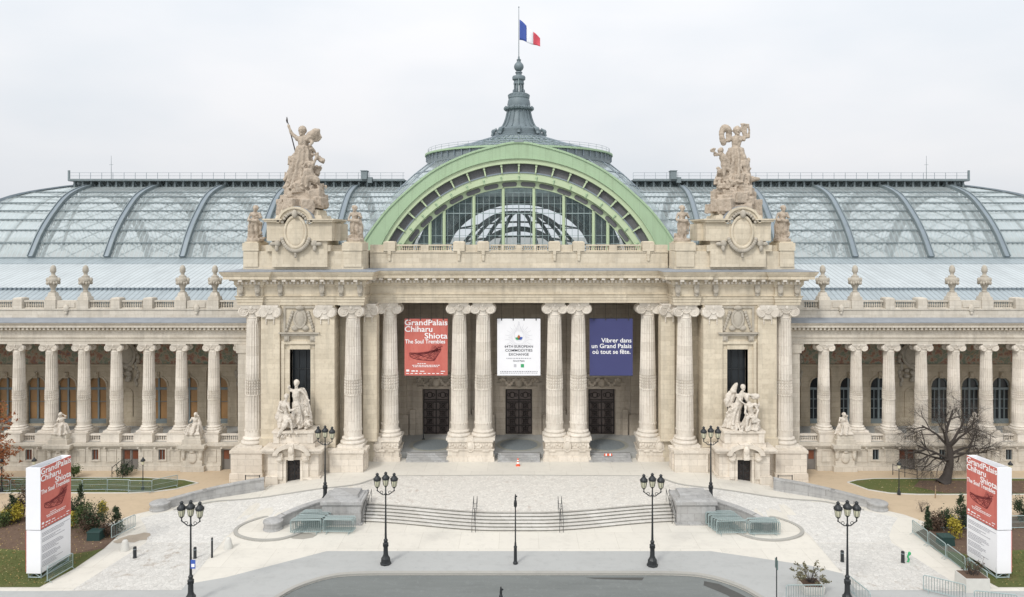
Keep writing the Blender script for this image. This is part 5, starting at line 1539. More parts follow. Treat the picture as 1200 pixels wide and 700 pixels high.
figure(m, .30, T(142, 240, -.3), T(158, 285, -.3), T(172, 345, -.3), [(T(140, 270, -.4), T(108, 262, -.5), T(80, 240, -.5)), (T(172, 275, -.4), T(190, 320, -.6), T(200, 350, -.6))], [(T(172, 350, -.3), T(205, 385, -.6), T(200, 440, -.7)), (T(166, 352, -.3), T(160, 400, -.5), T(165, 450, -.5))])
lumps(m, T(76, 235, -.5), (.2, .12, .15), 5, .18, 13); lumps(m, T(98, 270, -.4), (.15, .1, .12), 4, .17, 14)
figure(m, .33, T(300, 292, -.5), T(308, 335, -.5), T(312, 395, -.4), [(T(285, 322, -.6), T(272, 360, -.9), T(285, 390, -.9)), (T(328, 325, -.4), T(332, 365, -.6), T(318, 400, -.7))], [(T(310, 400, -.4), T(285, 415, -1.0), T(275, 465, -1.1)), (T(316, 402, -.4), T(330, 420, -.9), T(322, 470, -1.0))])
lumps(m, T(310, 345, .1), (.4, .3, .8), 12, .36, 15); lumps(m, T(160, 400, .1), (.5, .35, .7), 14, .38, 16)
limb(m, [T(290, 455, -.5), T(360, 440, -.5), T(408, 440, -.4)], [.45, .3, .15]); lumps(m, T(318, 505, -.7), (.35, .3, .2), 8, .32, 17); m.ball(T(312, 505, -.8), .5, 12, 8)
rock(m, T(232, 640), T(242, 440), 2.75, 1.4, 18)
lumps(m, T(135, 490, -.2), (.35, .5, .6), 12, .36, 19); lumps(m, T(220, 470, -.8), (.9, .4, .35), 14, .30, 20)
carve(m, "figures", 'figure', grp, .058)
# groups in front of the pavilion windows
T = Tr(315, 440, 5.386, 348, 511.5, 72.5)
grp = empty("statue_group", (-20.95, 68.3, 3.85), "pale statue group of a standing caped woman above a seated companion", "statue", "sculpture groups over the small bronze doors")
m = MB()
figure(m, .27, T(183, 92, -.2), T(180, 150, -.2), T(182, 222, -.2), [(T(210, 130, -.2), T(236, 160, -.2), T(258, 190, -.3)), (T(150, 130, -.2), T(138, 112, -.3), T(146, 102, -.4))], hair=1.1)
figure(m, .26, T(183, 92, -.2), T(180, 150, -.2), T(182, 222, -.2), [], [(T(172, 225, -.2), T(168, 275, -.5), T(172, 345, -.3)), (T(192, 225, -.2), T(200, 275, -.45), T(206, 345, -.4))])
robe(m, [T(182, 205, -.1), T(188, 240, -.05), T(196, 290, 0), T(204, 345, 0)], [.40, .5, .52, .55], 8, .14, 21)
robe(m, [T(205, 120, .2), T(212, 170, .2), T(222, 230, .2), T(235, 290, .2), T(235, 350, .2)], [.25, .42, .46, .48, .5], 7, .14, 22, .6)
figure(m, .25, T(128, 165, -.5), T(118, 215, -.5), T(125, 282, -.4), [(T(96, 205, -.5), T(84, 235, -.6), T(110, 250, -.8)), (T(140, 205, -.6), T(160, 240, -.9), T(208, 226, -.9))], [(T(128, 285, -.5), T(160, 290, -1.0), T(178, 360, -1.1)), (T(118, 285, -.5), T(135, 300, -1.0), T(92, 385, -1.1))])
robe(m, [T(122, 265, -.3), T(128, 300, -.3), T(130, 345, -.3)], [.42, .58, .72], 8, .14, 23)
limb(m, [T(150, 290, -.9), T(130, 330, -1.0), T(88, 392, -.95)], [.2, .22, .12])
limb(m, [T(95, 210, -.3), T(85, 260, -.2), T(95, 330, -.2)], [.28, .3, .45]); lumps(m, T(225, 330, -.5), (.7, .35, .2), 14, .24, 24); lumps(m, T(92, 280, -.2), (.25, .3, .6), 14, .24, 26); lumps(m, T(250, 290, -.2), (.3, .3, .6), 12, .24, 27); lumps(m, T(180, 380, -.7), (1.2, .25, .25), 22, .2, 28); lumps(m, T(215, 200, .1), (.4, .25, .7), 10, .22, 29); lumps(m, T(120, 335, -.7), (.5, .3, .2), 8, .24, 25)
m.box(-1.7, 1.7, -.65, .75, -.02, .25)
carve(m, "figures", 'figure_pale', grp, .042)
T = Tr(840, 440, 5.39, 868, 509.5, 72.5)
grp = empty("statue_group", (20.95, 68.3, 3.85), "pale statue group with a winged figure leaning over a seated one", "statue", "sculpture groups over the small bronze doors")
m = MB()
figure(m, .25, T(157, 102, -.3), T(140, 165, -.2), T(118, 222, -.1), [(T(160, 140, -.3), T(195, 145, -.4), T(232, 152, -.3)), (T(120, 150, -.2), T(140, 180, -.6), T(165, 200, -.7))], [(T(118, 225, -.1), T(100, 260, -.3), T(92, 310, -.2)), (T(112, 228, -.1), T(90, 250, -.1), T(85, 290, 0))])
robe(m, [T(110, 120, .25), T(95, 150, .25), T(82, 190, .2), T(72, 225, .2)], [.25, .45, .45, .15], 7, .14, 31, .35)
limb(m, [T(105, 130, .2), T(122, 92, .2), T(128, 84, .2)], [.3, .2, .08])
robe(m, [T(130, 200, 0), T(112, 250, .1), T(100, 300, .1), T(98, 345, .1)], [.45, .55, .6, .75], 8, .14, 32)
figure(m, .25, T(175, 160, -.5), T(192, 212, -.5), T(200, 268, -.4), [(T(165, 205, -.6), T(158, 245, -.9), T(190, 268, -1.0)), (T(222, 200, -.5), T(236, 235, -.7), T(222, 265, -.9))], [(T(195, 270, -.5), T(165, 272, -1.0), T(160, 340, -1.0)), (T(205, 270, -.5), T(235, 290, -.9), T(215, 345, -.9))])
m.ball(T(225, 155, -.2), (.5, .25, .3), 9, 6); m.cbox(T(208, 280, -1.0), (.55, .2, .6), .3)
robe(m, [T(200, 258, -.3), T(200, 300, -.3), T(195, 345, -.3)], [.45, .65, .85], 9, .13, 33)
lumps(m, T(110, 325, -.4), (.5, .35, .25), 12, .26, 34); lumps(m, T(80, 250, 0), (.25, .3, .7), 14, .24, 36); lumps(m, T(235, 240, -.2), (.25, .3, .6), 12, .22, 37); lumps(m, T(150, 345, -.7), (1.2, .25, .2), 22, .2, 38); lumps(m, T(190, 330, -.9), (.6, .25, .2), 12, .22, 35)
m.box(-1.7, 1.7, -.65, .75, -.02, .25)
carve(m, "figures", 'figure_pale', grp, .042)
# single standing figures beside the roof groups
def standing(seed, arm_up, lean, cloak):
    m = MB(); q = lean
    arms = [((-.42, 0, 2.72), (-.62, -.1, 2.25), (-.35+.1*q, -.45, 2.1)), ((.42, 0, 2.72), (.6, -.05, 2.3), (.25, -.4, 2.35+arm_up))]
    figure(m, .26, (.05*q, -.08, 3.22), (0, 0, 2.55), (.04*q, 0, 1.85), arms, [((-.15, 0, 1.8), (-.17, -.12, 1.05), (-.16, 0, .35)), ((.18, 0, 1.8), (.22, -.22, 1.05), (.26, -.1, .35))], hair=1.12)
    robe(m, [(0, .05, 2.1), (.03*q, .05, 1.75), (.06*q, .08, 1.2), (.1*q, .12, .3)], [.34, .44, .36, .30], 8, .16, seed)
    if cloak: robe(m, [(-.35*q, .1, 2.3), (-.45*q, .12, 1.5), (-.4*q, .15, .3)], [.2, .26, .28], 6, .18, seed+3)
    limb(m, [(-.5, -.3, 2.1), (.3, -.35, 2.0), (.55, 0, 1.7), (.5, 0, .8)], [.16, .2, .2, .12])
    lumps(m, (.4*q, .1, .55), (.25, .2, .3), 6, .22, seed+5)
    m.lathe([(.85, -.03), (.85, .25), (.7, .3)], (0, .05, 0), 8)
    return m
for x, arm, lean, cl, lab in ((-25.7, 0, 1, True, "standing robed statue at the outer end of the spear group's pavilion"), (-15.95, .25, -1, True, "standing draped statue between the spear group and the green arch"),
                              (15.95, .35, -1, False, "standing statue with gathered robe between the green arch and the lyre group"), (25.7, .1, 1, True, "standing bare chested statue at the outer end of the lyre group's pavilion")):
    o = empty("standing_statue", (x, 70.7, 21.82), lab, "statue", "single statues on the parapet corners")
    carve(standing(int(x*3+200), arm, lean, cl), "body", 'figure', o, .05)
# seated figures on the wing plinths
def seated(seed, s):
    m = MB()
    figure(m, .19, (.12*s, -.1, 1.85), (.05*s, 0, 1.42), (0, .05, .92), [((-.25, 0, 1.52), (-.42, -.1, 1.2), (-.2, -.4, 1.3)), ((.3, 0, 1.52), (.42, -.12, 1.75), (.18, -.15, 1.92))],
           [((-.14, 0, .9), (-.28, -.55, .95), (-.35, -.6, .3)), ((.16, 0, .9), (.25, -.55, .85), (.12, -.65, .25))], hair=1.12)
    robe(m, [(0, .05, 1.0), (0, -.15, .75), (-.05*s, -.2, .35), (-.05*s, -.2, .02)], [.38, .55, .6, .72], 8, .17, seed)
    limb(m, [(.35*s, .1, 1.5), (.45*s, .1, .9), (.5*s, .05, .3)], [.14, .2, .3]); lumps(m, (.35*s, 0, .35), (.25, .25, .25), 7, .17, seed+1)
    m.box(-.72, .72, -.65, .6, -.03, .16)
    return m
for x, sd, lab in ((-32.2, 1, "seated pale statue on the plinth of the wing with amber windows, nearest the pavilion"), (-45.4, -1, "seated pale statue on the plinth above the big poster column on the lawn side"),
                   (32.2, 1, "seated pale statue on the plinth of the wing with dark windows, nearest the pavilion"), (45.4, -1, "seated pale statue half hidden behind the bare tree")):
    o = empty("seated_statue", (x, 72.1, 2.75), lab, "statue", "seated statues along the wing plinths")
    carve(seated(int(abs(x)*7)+(5 if x > 0 else 0), sd), "body", 'figure_pale', o, .036)
# urns on the wing parapets
def make_urn():
    o = empty("urn", (0, 0, 0), "", "urn", "carved urns on the wing parapets")
    m = MB(); m.box(-.55, .55, -.48, .48, 0, .3, .03); m.box(-.42, .42, -.38, .38, .3, .75, .12)
    m.build("foot", M['wing'], o)
    m = MB(); m.lathe([(.22, .75), (.28, .82), (.17, .95), (.21, 1.12), (.36, 1.45), (.52, 1.85), (.54, 2.05), (.44, 2.2), (.33, 2.3)], n=18); m.build("body", M['carved'], o, 40)
    m = MB()
    for i in range(14):
        a = 2*math.pi*i/14; m.ball((.53*math.cos(a), .53*math.sin(a), 1.80-.14*abs(math.sin(2*a))), (.13, .13, .17), 7, 5)
    for s in (-1, 1): m.ball((s*.57, 0, 2.0), (.17, .16, .25), 8, 6)
    m.build("garland", M['carved'], o, 50)
    m = MB(); m.lathe([(.35, 2.28), (.37, 2.36), (.22, 2.45), (.16, 2.6), (.2, 2.72), (.27, 2.82), (.285, 3.02), (.25, 3.25), (.17, 3.42), (.05, 3.5)], n=14)
    m.build("lid", M['carved'], o, 40)
    return o
urn0 = make_urn(); first = True
URN = []
for s in (-1, 1):
    side = "amber windowed wing" if s < 0 else "dark windowed wing"
    for i, where in ((0, "nearest the pavilion"), (1, "second from the pavilion"), (4, "third from the pavilion"), (5, "fourth from the pavilion")):
        lab = f"carved stone urn on the parapet of the {side}, {where}"
        loc = (s*wing_cols[i], 73.65, 15.9)
        if first: urn0.location = loc; urn0["label"] = lab; first = False
        else: again(urn0, loc, 0, lab)

# ------------------------------------------------------------------ lettering
def text_mesh(s, size, bold=0.0, align='LEFT', spacing=1.0):
    cu = bpy.data.curves.new("lettering", 'FONT'); cu.body = s; cu.size = size; cu.offset = bold*size; cu.align_x = align; cu.extrude = .004; cu.space_character = spacing; cu.resolution_u = 3
    ob = bpy.data.objects.new("tmp", cu); COL.objects.link(ob)
    dg = bpy.context.evaluated_depsgraph_get(); me = bpy.data.meshes.new_from_object(ob.evaluated_get(dg))
    bpy.data.objects.remove(ob); return me
def on_face(me, name, mat, origin, u, nrm, parent, lift=.006):
    """stand a mesh drawn in local x,y on a vertical face: u = reading direction"""
    U = Vector(u).normalized(); Nn = Vector(nrm).normalized(); Z = Vector((0, 0, 1))
    Mx = Matrix(((U.x, Z.x, Nn.x, 0), (U.y, Z.y, Nn.y, 0), (U.z, Z.z, Nn.z, 0), (0, 0, 0, 1)))
    me.transform(Matrix.Translation(Vector(origin) + Nn*lift) @ Mx)
    me.materials.clear(); me.materials.append(M[mat])
    o = bpy.data.objects.new(name, me); COL.objects.link(o)
    if parent: o.parent = parent
    return o
def fit(me, w):
    xs = [v.co.x for v in me.vertices]; k = w/(max(xs)-min(xs)); x0 = min(xs)
    for v in me.vertices: v.co.x = (v.co.x-x0)*k
    return me
def flat(polys, t=.004):
    m = MB()
    for p in polys:
        n = len(p); m.add([(x, y, 0) for x, y in p] + [(x, y, t) for x, y in p], [tuple(range(n, 2*n))] + [(i, (i+1)%n, (i+1)%n+n, i+n) for i in range(n)])
    return m.mesh("lettering", None)
def stroke(pts, w):
    out = []
    for a, b in zip(pts, pts[1:]):
        a, b = Vector(a), Vector(b); d = (b-a).normalized(); n = Vector((-d.y, d.x))*w/2; out.append([tuple(a-n), tuple(b-n), tuple(b+n), tuple(a+n)])
    return out
def poster(o, base, u, nrm, W, H):
    """red exhibition poster: lettering and the drawing of a boat, on the face whose lower left corner is base"""
    B = Vector(base); U = Vector(u).normalized()
    def put(s, w, x, z, name="lettering", size=1.0, hgt=None, bold=.022):
        me = fit(text_mesh(s, 1.0, bold), w*W)
        zs = [v.co.y for v in me.vertices]; 
        for v in me.vertices: v.co.y *= hgt*H
        on_face(me, name, 'letter', B + U*(x*W) + Vector((0, 0, z*H)), u, nrm, o)
    put("GrandPalais", .99, .006, .885, hgt=.14, bold=.012); put("Chiharu", .64, .006, .77, hgt=.14, bold=.012); put("Shiota", .53, .465, .652, hgt=.14, bold=.012); put("The Soul Trembles", .93, .012, .565, hgt=.10, bold=.012)
    lines = []
    hull = [(.12, .40), (.14, .33), (.30, .285), (.50, .268), (.66, .262), (.72, .30), (.85, .46)]
    rim = [(.12, .40), (.35, .385), (.55, .40), (.70, .43), (.85, .475)]
    hb = smooth_curve(hull, 4); hr_ = smooth_curve(rim, 4)
    lines += stroke([tuple(p) for p in hb], .012); lines += stroke([tuple(p) for p in hr_], .009)
    rr = random.Random(3)
    for i in range(46):
        a = hb[rr.randrange(len(hb))]; b = hr_[rr.randrange(len(hr_))]; lines += stroke([tuple(a), tuple(b)], .0035)
    for i in range(22): lines += stroke([(.55+.3*i/22, .40+.03*rr.random()), (.62+.28*rr.random(), .50+.05*rr.random())], .003)
    lines = [[(x*W, y*H) for x, y in p] for p in lines]
    on_face(flat(lines), "boat_drawing", 'ink_red', B, u, nrm, o, .004)
    sm_ = []
    for x0, x1, z in ((.30, .50, .205), (.18, .82, .175), (.20, .78, .15)):
        x = x0
        while x < x1: w = rr.uniform(.02, .06); sm_.append([(x*W, z*H), ((x+w)*W, z*H), ((x+w)*W, (z+.011)*H), (x*W, (z+.011)*H)]); x += w+.012
    for x, w, h in ((.04, .07, .035), (.16, .08, .02), (.26, .05, .02), (.36, .1, .012), (.84, .1, .012)): sm_.append([(x*W, .07*H), ((x+w)*W, .07*H), ((x+w)*W, (.07+h)*H), (x*W, (.07+h)*H)])
    for i in range(9): x = .04+.1*i; sm_.append([(x*W, .03*H), ((x+.06)*W, .03*H), ((x+.06)*W, .042*H), (x*W, .042*H)])
    on_face(flat(sm_), "small_print", 'letter', B, u, nrm, o, .004)

# banners between the giant columns
def banner(x0, x1, z0, z1, mat, label):
    y = 73.3
    o = empty("banner", ((x0+x1)/2, y, z0), label, "banner", "banners hung between the porch columns")
    m = MB(); nx, nz = 14, 10
    for k in (0, 1):
        for i in range(nx+1):
            for j in range(nz+1):
                u, w = i/nx, j/nz
                m.v.append((lerp(x0, x1, u)-(x0+x1)/2, (.004*math.sin(u*9+w*2)*(1-w)) + .012*k, (z1-z0)*w))
    n = nz+1; o2 = (nx+1)*n
    for i in range(nx):
        for j in range(nz):
            a = (i*n+j, (i+1)*n+j, (i+1)*n+j+1, i*n+j+1); m.f.append(a); m.f.append(tuple(t+o2 for t in a[::-1]))
    m.build("cloth", M[mat], o, 60)
    r = MB(); r.tube([(x0-(x0+x1)/2-.05, 0, z1-z0+.03), (x1-(x0+x1)/2+.05, 0, z1-z0+.03)], .035, 6); r.tube([(x0-(x0+x1)/2-.02, 0, -.03), (x1-(x0+x1)/2+.02, 0, -.03)], .03, 6)
    for q in (.1, .37, .62, .9):
        xx = (x1-x0)*(q-.5); r.tube([(xx, 0, z1-z0+.03), (xx, 0, 15.72-z0)], .012, 4)
        r.cbox((xx, -.03, z1-z0-.08), (.09, .03, .22))
    r.build("rods", M['black'], o)
    return o
Wb, Hb = 4.36, 5.75
b1 = banner(-11.55, -7.19, 8.25, 14.0, 'red', "red exhibition banner with a boat drawing, hung in an outer porch bay")
poster(b1, (-Wb/2, -.012, 0), (1, 0, 0), (0, -1, 0), Wb, Hb)
b2 = banner(-2.18, 2.18, 8.25, 14.0, 'white', "white congress banner with a small coloured flame emblem in the middle porch bay")
for s, h, w, z in (("64TH EUROPEAN", .34, 2.85, 2.82), ("COMMODITIES", .34, 2.75, 2.42), ("EXCHANGE", .34, 2.0, 2.02)):
    me = fit(text_mesh(s, 1, .004), w)
    for v in me.vertices: v.co.y *= h/ .72 * .72 * 1.05
    on_face(me, "lettering", 'ink', (-w/2, -.012, z), (1, 0, 0), (0, -1, 0), b2)
me = fit(text_mesh("Grand Palais", 1, .01), 1.15)
for v in me.vertices: v.co.y *= .2
on_face(me, "lettering", 'ink', (-.575, -.012, 1.42), (1, 0, 0), (0, -1, 0), b2)
sm_ = []; rr = random.Random(4)
for x0, x1, z, h in ((-1.25, 1.25, 1.7, .08), (-1.9, 1.9, .36, .08), (-1.9, 1.9, .22, .05)):
    x = x0
    while x < x1: w = rr.uniform(.06, .2); sm_.append([(x, z), (min(x1, x+w), z), (min(x1, x+w), z+h), (x, z+h)]); x += w+.07
on_face(flat(sm_), "small_print", 'ink_grey', (0, -.012, 0), (1, 0, 0), (0, -1, 0), b2, .004)
rays = []
for i in range(36):
    a = math.pi*i/18; r0, r1 = .62, 1.05 + .35*(i % 2); rays += stroke([(r0*math.cos(a), 3.85+r0*math.sin(a)), (r1*math.cos(a), 3.85+r1*math.sin(a))], .018)
drop = [(0, 5.5), (-.12, 5.0), (-.4, 4.35), (-.45, 3.95), (-.3, 3.6), (0, 3.5), (.3, 3.6), (.45, 3.95), (.4, 4.35), (.12, 5.0), (0, 5.5)]
rays += stroke([tuple(p) for p in smooth_curve(drop, 3)], .02)
on_face(flat(rays), "emblem_rays", 'ray_grey', (0, -.012, 0), (1, 0, 0), (0, -1, 0), b2, .003)
def petal(cx, cz, a, L, w): 
    pts = []
    for i in range(13):
        t = i/12; pts.append((t, w*math.sin(math.pi*t)))
    pts += [(p[0], -p[1]) for p in pts[::-1][1:-1]]
    return [(cx+L*x*math.cos(a)-L*y*math.sin(a), cz+L*x*math.sin(a)+L*y*math.cos(a)) for x, y in pts]
for mat, a, L in (('leaf_orange_flat', 90, .5), ('leaf_green', 150, .42), ('sign_blue', 35, .46)):
    on_face(flat([petal(0, 3.62, R(a), L, .3)]), "emblem_petal", mat, (0, -.012, 0), (1, 0, 0), (0, -1, 0), b2, .005)
on_face(flat([[(-.5, .85), (-.25, .85), (-.25, 1.15), (-.5, 1.15)]]), "partner_mark", 'ray_grey', (0, -.012, 0), (1, 0, 0), (0, -1, 0), b2, .005)
on_face(flat([[(.2, .82), (.52, .82), (.52, 1.16), (.2, 1.16)]]), "partner_mark", 'leaf_green', (0, -.012, 0), (1, 0, 0), (0, -1, 0), b2, .005)
b3 = banner(7.15, 11.51, 8.25, 14.0, 'navy', "navy blue banner with three white lines of text, in an outer porch bay")
for s, w, z in (("Vibrer dans", 3.05, 3.35), ("un Grand Palais", 4.02, 2.78), ("o\u00f9 tout se f\u00eate.", 3.85, 2.2)):
    me = fit(text_mesh(s, 1, .012), w)
    for v in me.vertices: v.co.y *= .62
    on_face(me, "lettering", 'letter', (2.05-w if z > 2.5 else 1.95-w, -.012, z), (1, 0, 0), (0, -1, 0), b3)

# the two poster columns on the lawns
def billboard(s):
    side = "beside the orange leaved tree" if s < 0 else "in front of the bare tree"
    o = empty("poster_column", (s*32.7, 50.4, LOW), f"tall white poster column with a red poster, standing {side}", "poster column", "poster columns on the lawns")
    def loc(x, y): return (s*x - o.location.x, y - o.location.y)
    A, B, C, D = loc(32.45, 49.2), loc(32.17, 52.1), loc(32.86, 52.15), loc(33.47, 49.25)   # near inner, far inner, far outer, near outer
    zb, zm, zt = .38, 3.32, 7.55
    def shell(name, z0, z1, grow, mat):
        P = [A, B, C, D]; cx = sum(p[0] for p in P)/4; cy = sum(p[1] for p in P)/4
        Q = [(cx+(x-cx)*grow, cy+(y-cy)*grow) for x, y in P]; I = [(cx+(x-cx)*(grow-.09), cy+(y-cy)*(grow-.09)) for x, y in P]
        m = MB(); n = 4
        m.v = [(x, y, z0) for x, y in Q] + [(x, y, z1) for x, y in Q] + [(x, y, z1) for x, y in I] + [(x, y, z0) for x, y in I]
        for i in range(4):
            j = (i+1) % 4; m.f += [(i, j, j+4, i+4), (i+4, j+4, j+8, i+8), (i+8, j+8, j+12, i+12), (i+12, j+12, j, i)]
        return m.build(name, M[mat], o)
    shell("upper_panel", zm+.03, zt, 1.0, 'white'); shell("lower_panel", zb, zm-.03, .985, 'white')
    br = MB()
    for t in (.25, .6): a = v3((*D, zt-.3), (*C, zt-.3), t); b = v3((*A, zt-.3), (*B, zt-.3), t); br.rod(a, b, .05)
    a = v3((*D, zt-.35), (*C, zt-.35), .5); b = v3((*A, zt-.35), (*B, zt-.35), .5); br.rod(a, (*B, zt-.35), .05)
    br.build("top_brace", M['galv'], o)
    leg = MB()
    for p in (A, B, C, D):
        q = (p[0]*.86, p[1]*.9); leg.rod((q[0], q[1], .03), (q[0], q[1], zb+.4), .05)
    for p, q in ((A, D), (B, C), (A, B), (D, C)): leg.rod((p[0]*.86, p[1]*.9, .08), (q[0]*.86, q[1]*.9, .08), .04); leg.rod((p[0]*.86, p[1]*.9, .08), (q[0]*.86, q[1]*.9, zb+.2), .03)
    leg.build("base_frame", M['galv'], o)
    U = Vector((B[0]-A[0], B[1]-A[1], 0)); W = U.length; nrm = Vector((-s, -.05, 0)).normalized()
    start, u = ((A, U) if s < 0 else (B, -U))
    nrm = Vector((U.y, -U.x, 0)).normalized() * (1 if s < 0 else -1)
    H = zt - zm - .03
    pn = MB(); ux = Vector(u).normalized(); p0 = Vector((*start, 0)) + ux*.01; p1 = p0 + ux*(W-.02)
    pn.add([tuple(p0+nrm*.004+Vector((0,0,zm+.035))), tuple(p1+nrm*.004+Vector((0,0,zm+.035))), tuple(p1+nrm*.004+Vector((0,0,zt-.005))), tuple(p0+nrm*.004+Vector((0,0,zt-.005)))], [(0,1,2,3)])
    pn.build("poster", M['red'], o)
    poster(o, tuple(Vector((*start, zm+.03)) + nrm*.006), u, nrm, W, H)
    # small print on the white lower panel
    rr = random.Random(9); sm = []
    for i in range(24):
        z = 2.55 - i*.098
        if i in (3, 7, 8, 14, 19): continue
        x = .16; end = (.95 if i < 1 else rr.uniform(.45, .8))*W
        while x < end: w = rr.uniform(.05, .2); sm.append([(x, z), (min(end, x+w), z), (min(end, x+w), z+.035), (x, z+.035)]); x += w+.03
    on_face(flat(sm), "small_print", 'ink_grey', tuple(Vector((*start, zb+.1)) + nrm*.0), u, nrm, o, .004)
    # the red back face shows as a thin edge
    e = MB(); dd = Vector((D[0], D[1], 0)); cc = Vector((C[0], C[1], 0)); t = (cc-dd).normalized(); nn = Vector((t.y, -t.x, 0)) * (-1 if s < 0 else 1)
    for z0, z1 in ((zb+.1, zm-.05),): e.add([tuple(dd+nn*.02+Vector((0,0,z0))), tuple(cc+nn*.02+Vector((0,0,z0))), tuple(cc+nn*.02+Vector((0,0,z1))), tuple(dd+nn*.02+Vector((0,0,z1))),
                                              tuple(dd-nn*.01+Vector((0,0,z0))), tuple(cc-nn*.01+Vector((0,0,z0))), tuple(cc-nn*.01+Vector((0,0,z1))), tuple(dd-nn*.01+Vector((0,0,z1)))], [(0,1,2,3), (7,6,5,4), (0,4,5,1), (1,5,6,2), (2,6,7,3), (3,7,4,0)])
    e.build("side_poster", M['red'], o)
billboard(-1); billboard(1)

# ------------------------------------------------------------------ granite blocks and low walls
for s in (-1, 1):
    lab = "spear group" if s < 0 else "lyre group"
    o = empty("granite_block", (s*14.3, 59.6, LOW), f"big grey granite block closing the entrance steps on the side of the {lab}", "stone block", "granite blocks at the step ends")
    m = MB(); m.box(-1.55, 1.55, -1.15, 1.5, -.1, 1.62); m.box(-1.68, 1.68, -1.28, 1.6, -.1, .12); m.build("body", M['granite'], o)
    m = MB(); m.box(-1.68, 1.68, -1.28, 1.6, 1.62, 1.86); m.box(-1.5, 1.5, -1.1, 1.45, 1.86, 1.93, .05); m.build("coping", M['granite'], o)
    m = MB(); a, b = sorted((-s*.2 + 1.25, -s*.2 - 1.25)); m.box(-1.2, 1.2, -.5, 1.25, 1.92, 2.18, .06); m.build("top_slab", M['granite'], o)
    def wall(path, z_base, z_top, w, name, label, grp, drum_r):
        o = empty(name, (path[-1][0], path[-1][1], LOW), label, "low wall", grp)
        P = smooth_curve(path, 4); m = MB(); cp = MB(); n = len(P)
        for i, p in enumerate(P):
            t = (P[min(i+1, n-1)]-P[max(0, i-1)]).normalized(); q = Vector((-t.y, t.x))*w/2; f = i/(n-1)
            zb, zt = lerp(*z_base, f), lerp(*z_top, f)
            l = Vector((o.location.x, o.location.y))
            for mm, g, a, b in ((m, 1, zb, zt-.12), (cp, 1.25, zt-.12, zt)):
                x0, x1 = p-q*g-l, p+q*g-l
                mm.v += [(x0.x, x0.y, a-LOW), (x1.x, x1.y, a-LOW), (x1.x, x1.y, b-LOW), (x0.x, x0.y, b-LOW)]
        for mm in (m, cp):
            for i in range(n-1):
                for j in range(4): mm.f.append((i*4+j, i*4+(j+1)%4, (i+1)*4+(j+1)%4, (i+1)*4+j))
            mm.f += [(3,2,1,0), tuple((n-1)*4+j for j in range(4))]
        m.build("wall_body", M['granite'], o); cp.build("coping", M['granite'], o)
        if z_top[1] > LOW + .3:
            d = MB(); h = z_top[1]-LOW
            d.lathe([(drum_r*1.08, -.1), (drum_r*1.08, .12), (drum_r, .16), (drum_r, h-.14), (drum_r*1.08, h-.1), (drum_r*1.08, h+.02), (drum_r*.75, h+.1), (drum_r*.7, h+.12)], (s*-.0, 0, 0), 24); d.build("end_drum", M['granite'], o, 35)
    wall([(s*x, y) for x, y in CHEEK], (-1.0, -1.0), (.6, -.2), .5, "cheek_wall", f"short curved granite cheek wall ending in a drum, on the side of the {lab}", "curved cheek walls of the ramps", .72)
    wall([(s*x, y) for x, y in WALLP], (-1.0, -1.0), (.34, -.34), .40, "ramp_wall", f"long curved low granite wall outside the ramp on the {lab}'s side", "outer ramp walls", .78)

# ------------------------------------------------------------------ street lamps
def make_lamp():
    o = empty("street_lamp", (0, 0, 0), "", "street lamp", "three lantern street lamps")
    m = MB(); m.lathe([(.40, 0), (.40, .1), (.34, .14), (.32, .42), (.24, .52), (.2, .62)], n=8); m.build("base", M['black'], o, 30)
    m = MB(); m.lathe([(.2, .6), (.17, .7), (.155, 1.35), (.2, 1.4), (.2, 1.48), (.12, 1.55), (.15, 1.65), (.15, 1.72), (.085, 1.8), (.075, 2.3), (.055, 3.8), (.05, 4.85), (.08, 4.9), (.08, 5.0), (.05, 5.05), (.045, 5.5)], n=12)
    for i in range(8): a = 2*math.pi*i/8; m.ball((.16*math.cos(a), .16*math.sin(a), 1.3), (.05, .05, .1), 5, 4)
    m.build("post", M['black'], o, 30)
    for s in (-1, 1):
        m = MB(); m.tube(smooth_curve([(0, 0, 4.95), (s*.2, 0, 4.92), (s*.42, 0, 5.08), (s*.58, 0, 5.2), (s*.60, 0, 5.42)], 4), .035, 6)
        m.ring((s*.3, 0, 5.08), .1, .02, 10, 4); m.ball((s*.6, 0, 5.22), .06, 6, 5); m.build("arm", M['black'], o)
    for x, z in ((-.60, 5.42), (0, 5.5), (.60, 5.42)):
        m = MB(); m.lathe([(.05, 0), (.12, .06), (.15, .1), (.225, .5), (.2, .5), (.12, .12)], (x, 0, z), 8); g = m.build("lantern", M['lamp_glass'], o, 30)
        m = MB(); m.lathe([(.05, -.05), (.13, .05), (.155, .09), (.05, .1)], (x, 0, z), 8)
        m.lathe([(.24, .5), (.27, .53), (.27, .6), (.24, .68), (.15, .8), (.1, .84), (.1, .92), (.13, .95), (.08, 1.0), (.03, 1.05)], (x, 0, z), 12)
        for i in range(8): a = 2*math.pi*i/8; m.rod((x+.155*math.cos(a), .155*math.sin(a), z+.08), (x+.235*math.cos(a), .235*math.sin(a), z+.52), .012); m.ball((x+.26*math.cos(a), .26*math.sin(a), z+.64), .035, 5, 4)
        m.build("lantern_cap", M['black'], g, 30)
    return o
lamp0 = make_lamp(); first = True
